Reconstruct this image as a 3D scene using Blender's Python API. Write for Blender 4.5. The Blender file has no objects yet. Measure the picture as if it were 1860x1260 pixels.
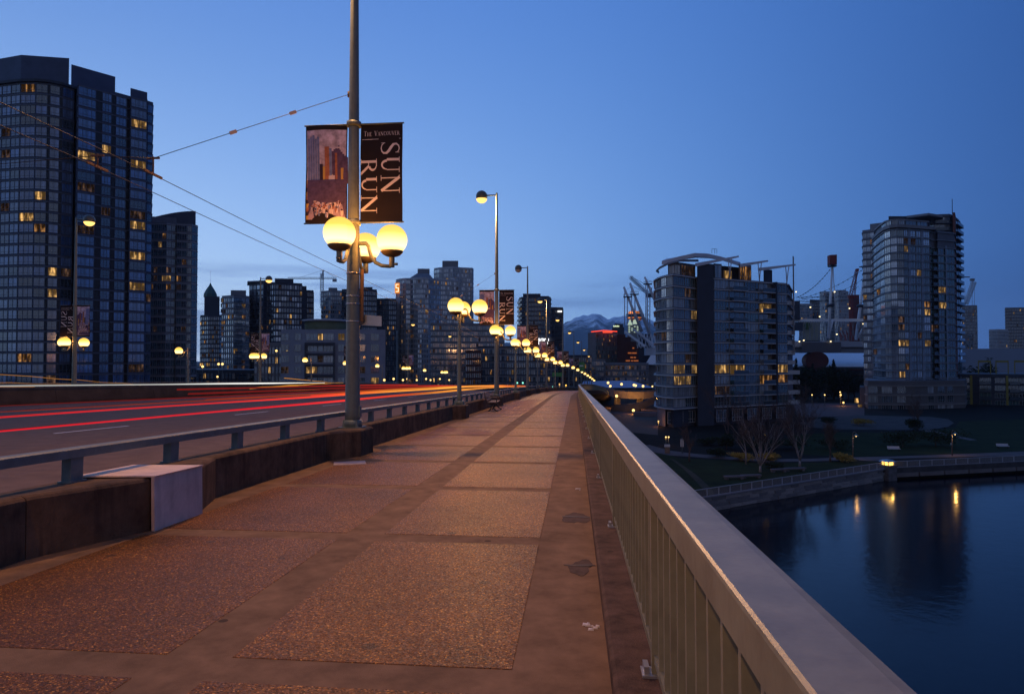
import bpy, math, random
from math import sin, cos, pi, radians, sqrt, atan2, hypot
from mathutils import Vector, Matrix

# ------------------------------------------------------------------ scene, camera, sky, exposure
scene = bpy.context.scene
COL = scene.collection
rnd = random.Random(7)

YAW, PITCH, FPX, EYE = radians(5.38), radians(1.19), 1200.0, 1.6
cam_data = bpy.data.cameras.new('camera')
cam_data.sensor_width = 36.0
cam_data.lens = 36.0 * FPX / 1860.0
cam_data.clip_start = 0.05
cam_data.clip_end = 40000
cam = bpy.data.objects.new('camera', cam_data)
cam.location = (0, 0, EYE)
cam.rotation_euler = (pi / 2 + PITCH, 0, YAW)
COL.objects.link(cam)
scene.camera = cam

scene.render.engine = 'CYCLES'
scene.cycles.use_denoising = True
scene.cycles.max_bounces = 6
scene.cycles.diffuse_bounces = 3
scene.cycles.glossy_bounces = 3
scene.cycles.transmission_bounces = 4
scene.cycles.transparent_max_bounces = 6
scene.cycles.sample_clamp_indirect = 3.0
scene.cycles.caustics_reflective = False
scene.cycles.caustics_refractive = False
vs = scene.view_settings
vs.view_transform = 'Standard'
vs.look = 'None'
vs.exposure = 0.0
vs.gamma = 1.0
vs.use_curve_mapping = False

world = bpy.data.worlds.new('World')
scene.world = world
world.use_nodes = True
wn, wl = world.node_tree.nodes, world.node_tree.links
wbg = wn['Background']
sky = wn.new('ShaderNodeTexSky')
sky.sky_type = 'NISHITA'
sky.sun_disc = False
sky.sun_elevation = radians(0.0)
sky.sun_rotation = radians(-62)
sky.ozone_density = 3.2
sky.dust_density = 0.4
sky.air_density = 1.0


def wnode(t, **kw):
    n = wn.new(t)
    for k, v in kw.items():
        setattr(n, k, v)
    return n


def wmath(op, a, b=None, clamp=False):
    n = wnode('ShaderNodeMath', operation=op, use_clamp=clamp)
    for i, x in enumerate((a, b)):
        if x is None:
            continue
        if isinstance(x, (int, float)):
            n.inputs[i].default_value = x
        else:
            wl.new(x, n.inputs[i])
    return n.outputs[0]


def wmix(fac, a, b, mode='MIX'):
    n = wnode('ShaderNodeMixRGB', blend_type=mode)
    for i, x in enumerate((fac, a, b)):
        if isinstance(x, (int, float)):
            n.inputs[i].default_value = x
        elif isinstance(x, tuple):
            n.inputs[i].default_value = x + (1,)
        else:
            wl.new(x, n.inputs[i])
    return n.outputs[0]


tc = wnode('ShaderNodeTexCoord')
sep = wnode('ShaderNodeSeparateXYZ')
wl.new(tc.outputs['Generated'], sep.inputs[0])
# dusk glow lies to the north-west (left of the view); the air near the horizon scatters blue
gx_, gy_ = sin(radians(-58)), cos(radians(-58))
az = wmath('ADD', wmath('MULTIPLY', sep.outputs[0], gx_), wmath('MULTIPLY', sep.outputs[1], gy_))
azc = wmath('MINIMUM', wmath('MAXIMUM', az, -0.15), 0.97)
elev = wmath('MAXIMUM', sep.outputs[2], 0.0)
elc = wmath('MINIMUM', elev, 0.55)
az2 = wmath('MULTIPLY', azc, azc)
aze = wmath('MULTIPLY', azc, elc)
comb = wnode('ShaderNodeCombineColor')
for ch, (k0, k1, k2, k3, k4) in enumerate(((-3.19, 4.60, -0.48, -1.58, -3.39), (-2.17, 3.49, -0.06, -1.355, -2.62), (-1.12, 2.36, 0.29, -1.17, -1.385))):
    t = wmath('ADD', wmath('MULTIPLY', azc, k1), k0)
    for q_, k_ in ((elc, k2), (az2, k3), (aze, k4)):
        t = wmath('ADD', t, wmath('MULTIPLY', q_, k_))
    wl.new(wmath('POWER', 2.71828, t), comb.inputs[ch])
tinted = wmix(1.0, sky.outputs[0], (0.45, 0.75, 1.0), 'MULTIPLY')
clearsky = wmix(0.94, tinted, comb.outputs[0])
# behind the camera the south-western sky is the paler, greyer end of the dusk
south = wnode('ShaderNodeMapRange', interpolation_type='SMOOTHSTEP')
south.inputs['From Min'].default_value = 0.15
south.inputs['From Max'].default_value = 0.75
wl.new(wmath('MULTIPLY', sep.outputs[1], -1.0), south.inputs[0])
skymix = wmix(wmath('MULTIPLY', south.outputs[0], 0.9), clearsky, (0.125, 0.155, 0.245))
# thin streaky cloud bank low over the city
mp = wnode('ShaderNodeMapping')
mp.inputs['Scale'].default_value = (1.3, 1.3, 17.0)
mp.inputs['Location'].default_value = (0.4, 0.0, 2.3)
wl.new(tc.outputs['Generated'], mp.inputs[0])
nz = wnode('ShaderNodeTexNoise')
nz.inputs['Scale'].default_value = 1.6
nz.inputs['Detail'].default_value = 5
nz.inputs['Roughness'].default_value = 0.5
wl.new(mp.outputs[0], nz.inputs['Vector'])
cl = wnode('ShaderNodeMapRange', interpolation_type='SMOOTHSTEP')
cl.inputs['From Min'].default_value = 0.43
cl.inputs['From Max'].default_value = 0.57
wl.new(nz.outputs[0], cl.inputs[0])
band = wnode('ShaderNodeMapRange', interpolation_type='SMOOTHSTEP')
band.inputs['From Min'].default_value = 0.165
band.inputs['From Max'].default_value = 0.10
wl.new(elev, band.inputs[0])
caz = wnode('ShaderNodeMapRange', interpolation_type='SMOOTHSTEP')
caz.inputs['From Min'].default_value = 0.30
caz.inputs['From Max'].default_value = 0.78
caz.inputs['To Min'].default_value = 0.15
wl.new(azc, caz.inputs[0])
cfac = wmath('MULTIPLY', wmath('MULTIPLY', cl.outputs[0], band.outputs[0]), wmath('MULTIPLY', caz.outputs[0], 0.9))
cloudcol = wmix(1.0, skymix, (0.47, 0.52, 0.63), 'MULTIPLY')
skyfinal = wmix(cfac, skymix, cloudcol)
boost = wmath('ADD', wmath('MULTIPLY', wmath('POWER', 2.71828, wmath('MULTIPLY', elev, -5.5)), 0.56), 1.05)
wl.new(skyfinal, wbg.inputs['Color'])
wl.new(boost, wbg.inputs['Strength'])

# ------------------------------------------------------------------ helpers
CF = Vector((-sin(YAW) * cos(PITCH), cos(YAW) * cos(PITCH), sin(PITCH)))
CR = Vector((cos(YAW), sin(YAW), 0))
CU = CR.cross(CF)
CP = Vector((0, 0, EYE))


def W(px, py, d):
    """point at depth d along the view axis that the photo shows at px, py (1860 x 1260)"""
    return CP + d * (CF + (px - 930) / FPX * CR + (630 - py) / FPX * CU)


def XY(px, d):
    p = W(px, 655, d)
    return (p.x, p.y)


def ZH(py, d):
    return W(930, py, d).z


def GP(px, py, z):
    r = CF + (px - 930) / FPX * CR + (630 - py) / FPX * CU
    return CP + r * ((z - EYE) / r.z)


class MB:
    def __init__(self):
        self.v, self.f, self.m, self.s = [], [], [], []

    def face(self, idx, m=0, smooth=False):
        self.f.append(tuple(idx)); self.m.append(m); self.s.append(smooth)

    def poly(self, pts, m=0):
        b = len(self.v)
        self.v += [tuple(p) for p in pts]
        self.face(range(b, b + len(pts)), m)

    def hexa(self, p, m=0):
        """8 points: bottom ring then top ring, both counter-clockwise seen from above"""
        b = len(self.v)
        self.v += [tuple(q) for q in p]
        for q in ((3, 2, 1, 0), (4, 5, 6, 7), (0, 1, 5, 4), (1, 2, 6, 5), (2, 3, 7, 6), (3, 0, 4, 7)):
            self.face([b + i for i in q], m)

    def box(self, x0, y0, z0, x1, y1, z1, m=0):
        self.hexa([(x0, y0, z0), (x1, y0, z0), (x1, y1, z0), (x0, y1, z0),
                   (x0, y0, z1), (x1, y0, z1), (x1, y1, z1), (x0, y1, z1)], m)

    def beam(self, a, b, w, h, m=0, up=(0, 0, 1), w1=None, h1=None):
        a, b = Vector(a), Vector(b)
        t = (b - a).normalized()
        u = Vector(up)
        s = t.cross(u)
        if s.length < 1e-4:
            s = t.cross(Vector((0, 1, 0)))
        s.normalize()
        u = s.cross(t)
        w1 = w if w1 is None else w1
        h1 = h if h1 is None else h1
        p = []
        for q, ww, hh in ((a, w, h), (b, w1, h1)):
            p += [q - s * ww / 2 - u * hh / 2, q + s * ww / 2 - u * hh / 2, q + s * ww / 2 + u * hh / 2, q - s * ww / 2 + u * hh / 2]
        self.hexa(p, m)

    def prism(self, poly, z0, z1, m=0, mtop=None, bottom=True):
        n = len(poly)
        a = sum(poly[i][0] * poly[(i + 1) % n][1] - poly[(i + 1) % n][0] * poly[i][1] for i in range(n))
        if a < 0:
            poly = poly[::-1]
        b = len(self.v)
        zt = z1 if callable(z1) else (lambda x, y: z1)
        self.v += [(x, y, z0) for x, y in poly] + [(x, y, zt(x, y)) for x, y in poly]
        for i in range(n):
            j = (i + 1) % n
            self.face((b + i, b + j, b + n + j, b + n + i), m)
        self.face(range(b + n, b + 2 * n), m if mtop is None else mtop)
        if bottom:
            self.face(range(b + n - 1, b - 1, -1), m)

    def tube(self, pts, r, n=8, m=0, caps=True, smooth=True):
        """tube along points; r is a number or a list"""
        pts = [Vector(p) for p in pts]
        rr = r if isinstance(r, (list, tuple)) else [r] * len(pts)
        b = len(self.v)
        last = None
        for i, p in enumerate(pts):
            t = (pts[min(i + 1, len(pts) - 1)] - pts[max(i - 1, 0)]).normalized()
            if last is None:
                u = Vector((0, 0, 1)) if abs(t.z) < 0.9 else Vector((1, 0, 0))
            else:
                u = last
            s = t.cross(u).normalized()
            u = s.cross(t).normalized()
            last = u
            for k in range(n):
                a = 2 * pi * k / n
                self.v.append(tuple(p + (s * cos(a) + u * sin(a)) * rr[i]))
        for i in range(len(pts) - 1):
            for k in range(n):
                q = (k + 1) % n
                self.face((b + i * n + k, b + i * n + q, b + (i + 1) * n + q, b + (i + 1) * n + k), m, smooth)
        if caps:
            self.face([b + k for k in range(n - 1, -1, -1)], m)
            e = b + (len(pts) - 1) * n
            self.face([e + k for k in range(n)], m)

    def lathe(self, prof, c=(0, 0, 0), n=20, m=0, smooth=True):
        """profile of (radius, z), bottom to top"""
        b = len(self.v)
        for r, z in prof:
            for k in range(n):
                a = 2 * pi * k / n
                self.v.append((c[0] + r * cos(a), c[1] + r * sin(a), c[2] + z))
        for i in range(len(prof) - 1):
            for k in range(n):
                q = (k + 1) % n
                self.face((b + i * n + k, b + i * n + q, b + (i + 1) * n + q, b + (i + 1) * n + k), m, smooth)
        self.face([b + k for k in range(n - 1, -1, -1)], m)
        e = b + (len(prof) - 1) * n
        self.face([e + k for k in range(n)], m)

    def ball(self, c, r, n=14, m=0, sz=1.0, a0=-pi / 2, a1=pi / 2):
        k = n // 2
        self.lathe([(max(1e-3, r * cos(a0 + (a1 - a0) * i / k)), r * sz * sin(a0 + (a1 - a0) * i / k)) for i in range(k + 1)], c, n, m)

    def mesh(self, name, mats):
        me = bpy.data.meshes.new(name)
        me.from_pydata(self.v, [], self.f)
        for mt in (mats if isinstance(mats, (list, tuple)) else [mats]):
            me.materials.append(mt)
        me.polygons.foreach_set('material_index', self.m)
        me.polygons.foreach_set('use_smooth', self.s)
        me.update()
        return me

    def build(self, name, mats, parent=None, loc=None, **tags):
        return inst(name, self.mesh(name, mats), parent, loc, **tags)


def tag(o, label=None, category=None, group=None, kind=None):
    for k, v in (('label', label), ('category', category), ('group', group), ('kind', kind)):
        if v:
            o[k] = v
    return o


def inst(name, me, parent=None, loc=None, rot=None, scale=None, mats=None, **tags):
    o = bpy.data.objects.new(name, me)
    COL.objects.link(o)
    if parent is not None:
        o.parent = parent
    if loc is not None:
        o.location = loc
    if rot is not None:
        o.rotation_euler = rot
    if scale is not None:
        o.scale = scale
    if mats:
        for i, mt in mats.items():
            o.material_slots[i].link = 'OBJECT'
            o.material_slots[i].material = mt
    return tag(o, **tags)


def thing(name, label, category, loc=(0, 0, 0), rz=0, group=None):
    o = bpy.data.objects.new(name, None)
    o.empty_display_size = 0.2
    o.location = loc
    o.rotation_euler = (0, 0, rz)
    COL.objects.link(o)
    return tag(o, label, category, group)


KIDS = {}


def kids(o):
    return [c for c in bpy.data.objects if c.parent is o]


def copy_tree(o, tree, parent=None):
    """copy a thing and the parts below it; tree = {object: [children]}"""
    c = o.copy()
    COL.objects.link(c)
    if parent is not None:
        c.parent = parent
    for ch in tree.get(o, ()):
        copy_tree(ch, tree, c)
    return c


def tree_of(o):
    t = {}
    for c in bpy.data.objects:
        if c.parent is not None:
            t.setdefault(c.parent, []).append(c)
    return t


# ------------------------------------------------------------------ materials
MATS = {}


def mat(name, base, rough=0.6, metal=0.0, spec=0.5, var=0.0, scale=4.0, bump=0.0, bscale=40.0, coords='Object', detail=4):
    if name in MATS:
        return MATS[name]
    m = bpy.data.materials.new(name)
    m.use_nodes = True
    nt = m.node_tree
    b = nt.nodes['Principled BSDF']
    b.inputs['Base Color'].default_value = (*base, 1)
    b.inputs['Roughness'].default_value = rough
    b.inputs['Metallic'].default_value = metal
    b.inputs['Specular IOR Level'].default_value = min(spec, .12) if rough >= .8 else spec
    if var or bump:
        t = nt.nodes.new('ShaderNodeTexCoord')
    if var:
        n = nt.nodes.new('ShaderNodeTexNoise')
        n.inputs['Scale'].default_value = scale
        n.inputs['Detail'].default_value = detail
        n.inputs['Roughness'].default_value = 0.65
        nt.links.new(t.outputs[coords], n.inputs['Vector'])
        r = nt.nodes.new('ShaderNodeMapRange')
        r.inputs['From Min'].default_value = 0.3
        r.inputs['From Max'].default_value = 0.7
        r.inputs['To Min'].default_value = 1 - var
        r.inputs['To Max'].default_value = 1 + var
        nt.links.new(n.outputs[0], r.inputs[0])
        x = nt.nodes.new('ShaderNodeVectorMath')
        x.operation = 'SCALE'
        x.inputs[0].default_value = base
        nt.links.new(r.outputs[0], x.inputs['Scale'])
        nt.links.new(x.outputs[0], b.inputs['Base Color'])
    if bump:
        n2 = nt.nodes.new('ShaderNodeTexNoise')
        n2.inputs['Scale'].default_value = bscale
        n2.inputs['Detail'].default_value = 4
        nt.links.new(t.outputs[coords], n2.inputs['Vector'])
        bp = nt.nodes.new('ShaderNodeBump')
        bp.inputs['Strength'].default_value = bump
        bp.inputs['Distance'].default_value = 0.02
        nt.links.new(n2.outputs[0], bp.inputs['Height'])
        nt.links.new(bp.outputs[0], b.inputs['Normal'])
    MATS[name] = m
    return m


def glow(name, col, strength, sampled=False, noise=0.0, scale=2.0, coords='Object'):
    if name in MATS:
        return MATS[name]
    m = bpy.data.materials.new(name)
    m.use_nodes = True
    nt = m.node_tree
    nt.nodes.remove(nt.nodes['Principled BSDF'])
    e = nt.nodes.new('ShaderNodeEmission')
    e.inputs[0].default_value = (*col, 1)
    e.inputs[1].default_value = strength
    if noise:
        t = nt.nodes.new('ShaderNodeTexCoord')
        oi = nt.nodes.new('ShaderNodeObjectInfo')
        ad = nt.nodes.new('ShaderNodeVectorMath')
        nt.links.new(t.outputs[coords], ad.inputs[0])
        sc_ = nt.nodes.new('ShaderNodeVectorMath')
        sc_.operation = 'SCALE'
        sc_.inputs[0].default_value = (37, 17, 53)
        nt.links.new(oi.outputs['Random'], sc_.inputs['Scale'])
        nt.links.new(sc_.outputs[0], ad.inputs[1])
        mpg = nt.nodes.new('ShaderNodeMapping')
        mpg.inputs['Scale'].default_value = (1.8, 1.8, .55)
        nt.links.new(ad.outputs[0], mpg.inputs[0])
        n = nt.nodes.new('ShaderNodeTexNoise')
        n.inputs['Scale'].default_value = scale
        n.inputs['Detail'].default_value = 2
        nt.links.new(mpg.outputs[0], n.inputs['Vector'])
        r = nt.nodes.new('ShaderNodeMapRange')
        r.inputs['From Min'].default_value = 0.45
        r.inputs['From Max'].default_value = 0.70
        r.inputs['To Min'].default_value = 0
        r.inputs['To Max'].default_value = 1
        r.clamp = True
        nt.links.new(n.outputs[0], r.inputs[0])
        pw = nt.nodes.new('ShaderNodeMath')
        pw.operation = 'POWER'
        nt.links.new(r.outputs[0], pw.inputs[0])
        pw.inputs[1].default_value = 2.2
        ma = nt.nodes.new('ShaderNodeMath')
        ma.operation = 'MULTIPLY_ADD'
        nt.links.new(pw.outputs[0], ma.inputs[0])
        ma.inputs[1].default_value = strength * (1 + 2.2 * noise)
        ma.inputs[2].default_value = strength * (1 - noise)
        nt.links.new(ma.outputs[0], e.inputs[1])
    nt.links.new(e.outputs[0], nt.nodes['Material Output'].inputs[0])
    if not sampled:
        m.cycles.emission_sampling = 'NONE'
    MATS[name] = m
    return m


def window_glass(name, base, rough=0.06, var=0.6, spec=0.8, scale=0.35, ior=1.9):
    """reflective pane with curtains behind it that differ from window to window"""
    if name in MATS:
        return MATS[name]
    m = mat(name, base, rough, 0, spec)
    nt = m.node_tree
    b = nt.nodes['Principled BSDF']
    b.inputs['IOR'].default_value = ior
    t = nt.nodes.new('ShaderNodeTexCoord')
    oi = nt.nodes.new('ShaderNodeObjectInfo')
    n = nt.nodes.new('ShaderNodeTexNoise')
    mpn = nt.nodes.new('ShaderNodeMapping')
    mpn.inputs['Scale'].default_value = (6, 6, 0.4)
    nt.links.new(t.outputs['Object'], mpn.inputs[0])
    n.inputs['Scale'].default_value = scale
    n.inputs['Detail'].default_value = 2
    nt.links.new(mpn.outputs[0], n.inputs['Vector'])
    a = nt.nodes.new('ShaderNodeMath')
    a.operation = 'MULTIPLY_ADD'
    nt.links.new(oi.outputs['Random'], a.inputs[0])
    a.inputs[1].default_value = 2 * var
    a.inputs[2].default_value = 1 - var
    c = nt.nodes.new('ShaderNodeMath')
    c.operation = 'MULTIPLY'
    nt.links.new(a.outputs[0], c.inputs[0])
    r = nt.nodes.new('ShaderNodeMapRange')
    r.inputs['From Min'].default_value = 0.3
    r.inputs['From Max'].default_value = 0.7
    r.inputs['To Min'].default_value = 0.45
    r.inputs['To Max'].default_value = 1.7
    nt.links.new(n.outputs[0], r.inputs[0])
    nt.links.new(r.outputs[0], c.inputs[1])
    x = nt.nodes.new('ShaderNodeVectorMath')
    x.operation = 'SCALE'
    x.inputs[0].default_value = base
    nt.links.new(c.outputs[0], x.inputs['Scale'])
    nt.links.new(x.outputs[0], b.inputs['Base Color'])
    return m


def aggregate():
    """exposed aggregate: small tan, brown and grey pebbles set in mortar"""
    m = bpy.data.materials.new('exposed_aggregate')
    m.use_nodes = True
    nt = m.node_tree
    N, L = nt.nodes, nt.links
    b = N['Principled BSDF']
    t = N.new('ShaderNodeNewGeometry')
    v = N.new('ShaderNodeTexVoronoi')
    v.inputs['Scale'].default_value = 92
    L.new(t.outputs['Position'], v.inputs['Vector'])
    v2 = N.new('ShaderNodeTexVoronoi')
    v2.inputs['Scale'].default_value = 92
    v2.feature = 'DISTANCE_TO_EDGE'
    L.new(t.outputs['Position'], v2.inputs['Vector'])
    sp = N.new('ShaderNodeSeparateColor')
    L.new(v.outputs['Color'], sp.inputs[0])
    cr = N.new('ShaderNodeValToRGB')
    e = cr.color_ramp.elements
    e[0].position, e[0].color = 0.0, (0.070, 0.026, 0.007, 1)
    e[1].position, e[1].color = 1.0, (0.85, 0.37, 0.05, 1)
    for p, c in ((0.35, (0.185, 0.064, 0.014, 1)), (0.7, (0.285, 0.098, 0.019, 1)), (0.9, (0.40, 0.147, 0.026, 1))):
        k = e.new(p)
        k.color = c
    L.new(sp.outputs[0], cr.inputs[0])
    ed = N.new('ShaderNodeMapRange')
    ed.inputs['From Min'].default_value = 0.0
    ed.inputs['From Max'].default_value = 0.12
    L.new(v2.outputs['Distance'], ed.inputs[0])
    mx = N.new('ShaderNodeMixRGB')
    mx.inputs[1].default_value = (0.09, 0.038, 0.013, 1)
    L.new(ed.outputs[0], mx.inputs[0])
    L.new(cr.outputs[0], mx.inputs[2])
    # broad wear and dirt
    n = N.new('ShaderNodeTexNoise')
    n.inputs['Scale'].default_value = 0.9
    n.inputs['Detail'].default_value = 6
    L.new(t.outputs['Position'], n.inputs['Vector'])
    r = N.new('ShaderNodeMapRange')
    r.inputs['From Min'].default_value = 0.3
    r.inputs['From Max'].default_value = 0.7
    r.inputs['To Min'].default_value = 0.72
    r.inputs['To Max'].default_value = 1.2
    L.new(n.outputs[0], r.inputs[0])
    x = N.new('ShaderNodeVectorMath')
    x.operation = 'SCALE'
    L.new(mx.outputs[0], x.inputs[0])
    L.new(r.outputs[0], x.inputs['Scale'])
    L.new(x.outputs[0], b.inputs['Base Color'])
    b.inputs['Specular IOR Level'].default_value = .22
    rr = N.new('ShaderNodeMapRange')
    rr.inputs['To Min'].default_value = 0.33
    rr.inputs['To Max'].default_value = 0.7
    L.new(sp.outputs[1], rr.inputs[0])
    L.new(rr.outputs[0], b.inputs['Roughness'])
    bp = N.new('ShaderNodeBump')
    bp.inputs['Strength'].default_value = 0.9
    bp.inputs['Distance'].default_value = 0.006
    ad = N.new('ShaderNodeMath')
    ad.operation = 'MULTIPLY_ADD'
    L.new(ed.outputs[0], ad.inputs[0])
    ad.inputs[1].default_value = 0.7
    L.new(sp.outputs[2], ad.inputs[2])
    L.new(ad.outputs[0], bp.inputs['Height'])
    L.new(bp.outputs[0], b.inputs['Normal'])
    MATS['exposed_aggregate'] = m
    return m


def add_spots(m, scale, size, dark):
    """scattered small dark marks (gum, oil, grit) over a material, in world coordinates"""
    nt = m.node_tree
    N, L = nt.nodes, nt.links
    b = N['Principled BSDF']
    src = b.inputs['Base Color'].links[0].from_socket
    g = N.new('ShaderNodeNewGeometry')
    v = N.new('ShaderNodeTexVoronoi')
    v.inputs['Scale'].default_value = scale
    L.new(g.outputs['Position'], v.inputs['Vector'])
    sp = N.new('ShaderNodeSeparateColor')
    L.new(v.outputs['Color'], sp.inputs[0])
    sz = N.new('ShaderNodeMath')
    sz.operation = 'MULTIPLY'
    L.new(sp.outputs[0], sz.inputs[0])
    sz.inputs[1].default_value = size
    lt = N.new('ShaderNodeMath')
    lt.operation = 'LESS_THAN'
    L.new(v.outputs['Distance'], lt.inputs[0])
    L.new(sz.outputs[0], lt.inputs[1])
    gt = N.new('ShaderNodeMath')
    gt.operation = 'GREATER_THAN'
    L.new(sp.outputs[1], gt.inputs[0])
    gt.inputs[1].default_value = .55
    ml = N.new('ShaderNodeMath')
    ml.operation = 'MULTIPLY'
    L.new(lt.outputs[0], ml.inputs[0])
    L.new(gt.outputs[0], ml.inputs[1])
    m2 = N.new('ShaderNodeMath')
    m2.operation = 'MULTIPLY'
    L.new(ml.outputs[0], m2.inputs[0])
    m2.inputs[1].default_value = dark
    mx = N.new('ShaderNodeMixRGB')
    L.new(m2.outputs[0], mx.inputs[0])
    L.new(src, mx.inputs[1])
    mx.inputs[2].default_value = (.03, .022, .018, 1)
    L.new(mx.outputs[0], b.inputs['Base Color'])


def streaks(m, scale, amount, tint=(.02, .016, .014)):
    """run-off streaks down the faces of a concrete or painted surface"""
    nt = m.node_tree
    N, L = nt.nodes, nt.links
    b = N['Principled BSDF']
    src = b.inputs['Base Color'].links[0].from_socket
    g = N.new('ShaderNodeNewGeometry')
    mp_ = N.new('ShaderNodeMapping')
    mp_.inputs['Scale'].default_value = (scale, scale, scale * .12)
    L.new(g.outputs['Position'], mp_.inputs[0])
    n = N.new('ShaderNodeTexNoise')
    n.inputs['Scale'].default_value = 1
    n.inputs['Detail'].default_value = 5
    n.inputs['Roughness'].default_value = .7
    L.new(mp_.outputs[0], n.inputs['Vector'])
    r = N.new('ShaderNodeMapRange')
    r.inputs['From Min'].default_value = .48
    r.inputs['From Max'].default_value = .75
    r.inputs['To Max'].default_value = amount
    L.new(n.outputs[0], r.inputs[0])
    mx = N.new('ShaderNodeMixRGB')
    L.new(r.outputs[0], mx.inputs[0])
    L.new(src, mx.inputs[1])
    mx.inputs[2].default_value = (*tint, 1)
    L.new(mx.outputs[0], b.inputs['Base Color'])


AGG = aggregate()
M_BAND = mat('brushed_concrete', (0.195, 0.117, 0.066), 0.85, spec=.10, var=0.3, scale=3.5, bump=0.35, bscale=160)
M_KERB = mat('kerb_concrete', (0.10, 0.060, 0.043), 0.85, var=0.45, scale=5, bump=0.5, bscale=90)
M_WALL = mat('weathered_parapet_concrete', (0.115, 0.072, 0.045), 0.85, var=0.45, scale=2.5, bump=0.4, bscale=50)
M_ROAD = mat('asphalt', (0.115, 0.080, 0.066), 0.85, spec=.15, var=0.18, scale=2.0, bump=0.25, bscale=120)
M_LINE = mat('road_paint', (0.7, 0.7, 0.7), 0.6, var=0.1)
M_BARRIER = mat('dark_concrete', (0.055, 0.042, 0.038), 0.9, var=0.35, scale=0.8)
M_RAIL = mat('pale_painted_steel', (0.19, 0.185, 0.125), 0.36, 0.0, 0.5, var=0.22, scale=5, bump=0.05, bscale=30)
M_TEAL = mat('grey_green_painted_steel', (0.10, 0.135, 0.14), 0.5, 0.0, 0.5, var=0.22, scale=6, bump=0.08, bscale=50)
M_POLE = mat('grey_green_pole_paint', (0.115, 0.14, 0.135), 0.5, 0, 0.5, var=0.15, scale=8)
M_STEEL = mat('galvanised_steel', (0.42, 0.43, 0.44), 0.35, 0.8, var=0.1)
M_WHITE = mat('pale_sheet_metal', (0.58, 0.47, 0.42), 0.65, 0.0, 0.2, var=0.16, scale=4)
M_BLACK = mat('black_cloth', (0.018, 0.014, 0.018), 0.85, var=0.1)
M_LETTER = mat('lettering_cloth', (0.62, 0.55, 0.58), 0.8)
M_WIRE = mat('wire', (0.03, 0.03, 0.035), 0.5, 0.5)
M_BRONZE = mat('dark_bronze', (0.16, 0.115, 0.06), 0.45, 0.2)
M_WOOD = mat('weathered_wood', (0.16, 0.115, 0.09), 0.7, var=0.3, scale=9)
M_RUST = mat('rusty_iron', (0.075, 0.036, 0.024), 0.7, var=0.3, scale=20)
M_GRASS = mat('lawn', (0.018, 0.026, 0.007), 0.95, var=0.35, scale=0.25)
M_EARTH = mat('planting_earth', (0.013, 0.012, 0.010), 0.95, var=0.4, scale=0.2)
M_PATH = mat('park_path', (0.115, 0.095, 0.09), 0.85, var=0.2, scale=0.4)
M_STONE = mat('seawall_stone', (0.11, 0.11, 0.12), 0.85, var=0.35, scale=1.2)
M_DARK = mat('dark_void', (0.012, 0.014, 0.02), 0.5)
M_BARK = mat('birch_bark', (0.24, 0.22, 0.22), 0.8, var=0.3, scale=3)
M_TWIG = mat('twig_bark', (0.10, 0.075, 0.07), 0.85)
M_LEAF = mat('evergreen_leaf', (0.022, 0.035, 0.020), 0.8, var=0.5, scale=0.6)
M_YELLOW_LEAF = mat('yellow_stem_shrub', (0.28, 0.20, 0.05), 0.8, var=0.4, scale=1.5)
add_spots(M_BAND, 3.5, .16, .75)
add_spots(AGG, 1.7, .10, .6)
add_spots(M_KERB, 6, .2, .6)
streaks(M_WALL, 5, .8)
streaks(M_KERB, 4, .6)
streaks(M_RAIL, 7, .35, (.07, .045, .03))
streaks(M_WHITE, 6, .35, (.12, .09, .08))
streaks(M_POLE, 9, .4, (.04, .04, .04))
M_LAMP_ON = glow('sodium_lens', (1.0, 0.58, 0.16), 1.9)


def globe_material():
    """opal globe: the lamp inside sits low, so the glass is whiter below the middle and amber towards the top"""
    m = bpy.data.materials.new('opal_globe')
    m.use_nodes = True
    nt = m.node_tree
    N, L = nt.nodes, nt.links
    N.remove(N['Principled BSDF'])
    t = N.new('ShaderNodeTexCoord')
    s = N.new('ShaderNodeSeparateXYZ')
    L.new(t.outputs['Object'], s.inputs[0])
    cr = N.new('ShaderNodeValToRGB')
    e = cr.color_ramp.elements
    e[0].position, e[0].color = 0.0, (1.0, 0.42, 0.05, 1)
    e[1].position, e[1].color = 1.0, (1.0, 0.56, 0.11, 1)
    for p, c in ((0.10, (1.3, 0.62, 0.06, 1)), (0.26, (2.0, 1.5, 0.70, 1)), (0.48, (1.9, 1.32, 0.46, 1)), (0.70, (1.2, 0.70, 0.12, 1))):
        k = e.new(p)
        k.color = c
    mr = N.new('ShaderNodeMapRange')
    mr.inputs['From Min'].default_value = -0.33
    mr.inputs['From Max'].default_value = 0.33
    L.new(s.outputs[2], mr.inputs[0])
    L.new(mr.outputs[0], cr.inputs[0])
    em = N.new('ShaderNodeEmission')
    em.inputs[1].default_value = 1.0
    L.new(cr.outputs[0], em.inputs[0])
    tr = N.new('ShaderNodeBsdfTransparent')
    tr.inputs[0].default_value = (.32, .27, .20, 1)
    ad = N.new('ShaderNodeAddShader')
    L.new(em.outputs[0], ad.inputs[0])
    L.new(tr.outputs[0], ad.inputs[1])
    L.new(ad.outputs[0], N['Material Output'].inputs[0])
    m.cycles.emission_sampling = 'NONE'
    MATS['opal_globe'] = m
    return m


M_GLOBE = globe_material()

# ------------------------------------------------------------------ the bridge line (runs along +Y, bends right and dips)
SLOPE = 0.029


def off(s):
    if s < 60:
        return 0.0
    if s < 110:
        return 0.00075 * (s - 60) ** 2
    return 1.875 + 0.075 * (s - 110)


def zd(s):
    return -SLOPE * s - (0.000126 * (s - 70) ** 2 if s > 70 else 0)


def BP(X, s, h=0.0):
    return Vector((X + off(s), s, zd(s) + h))


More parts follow.
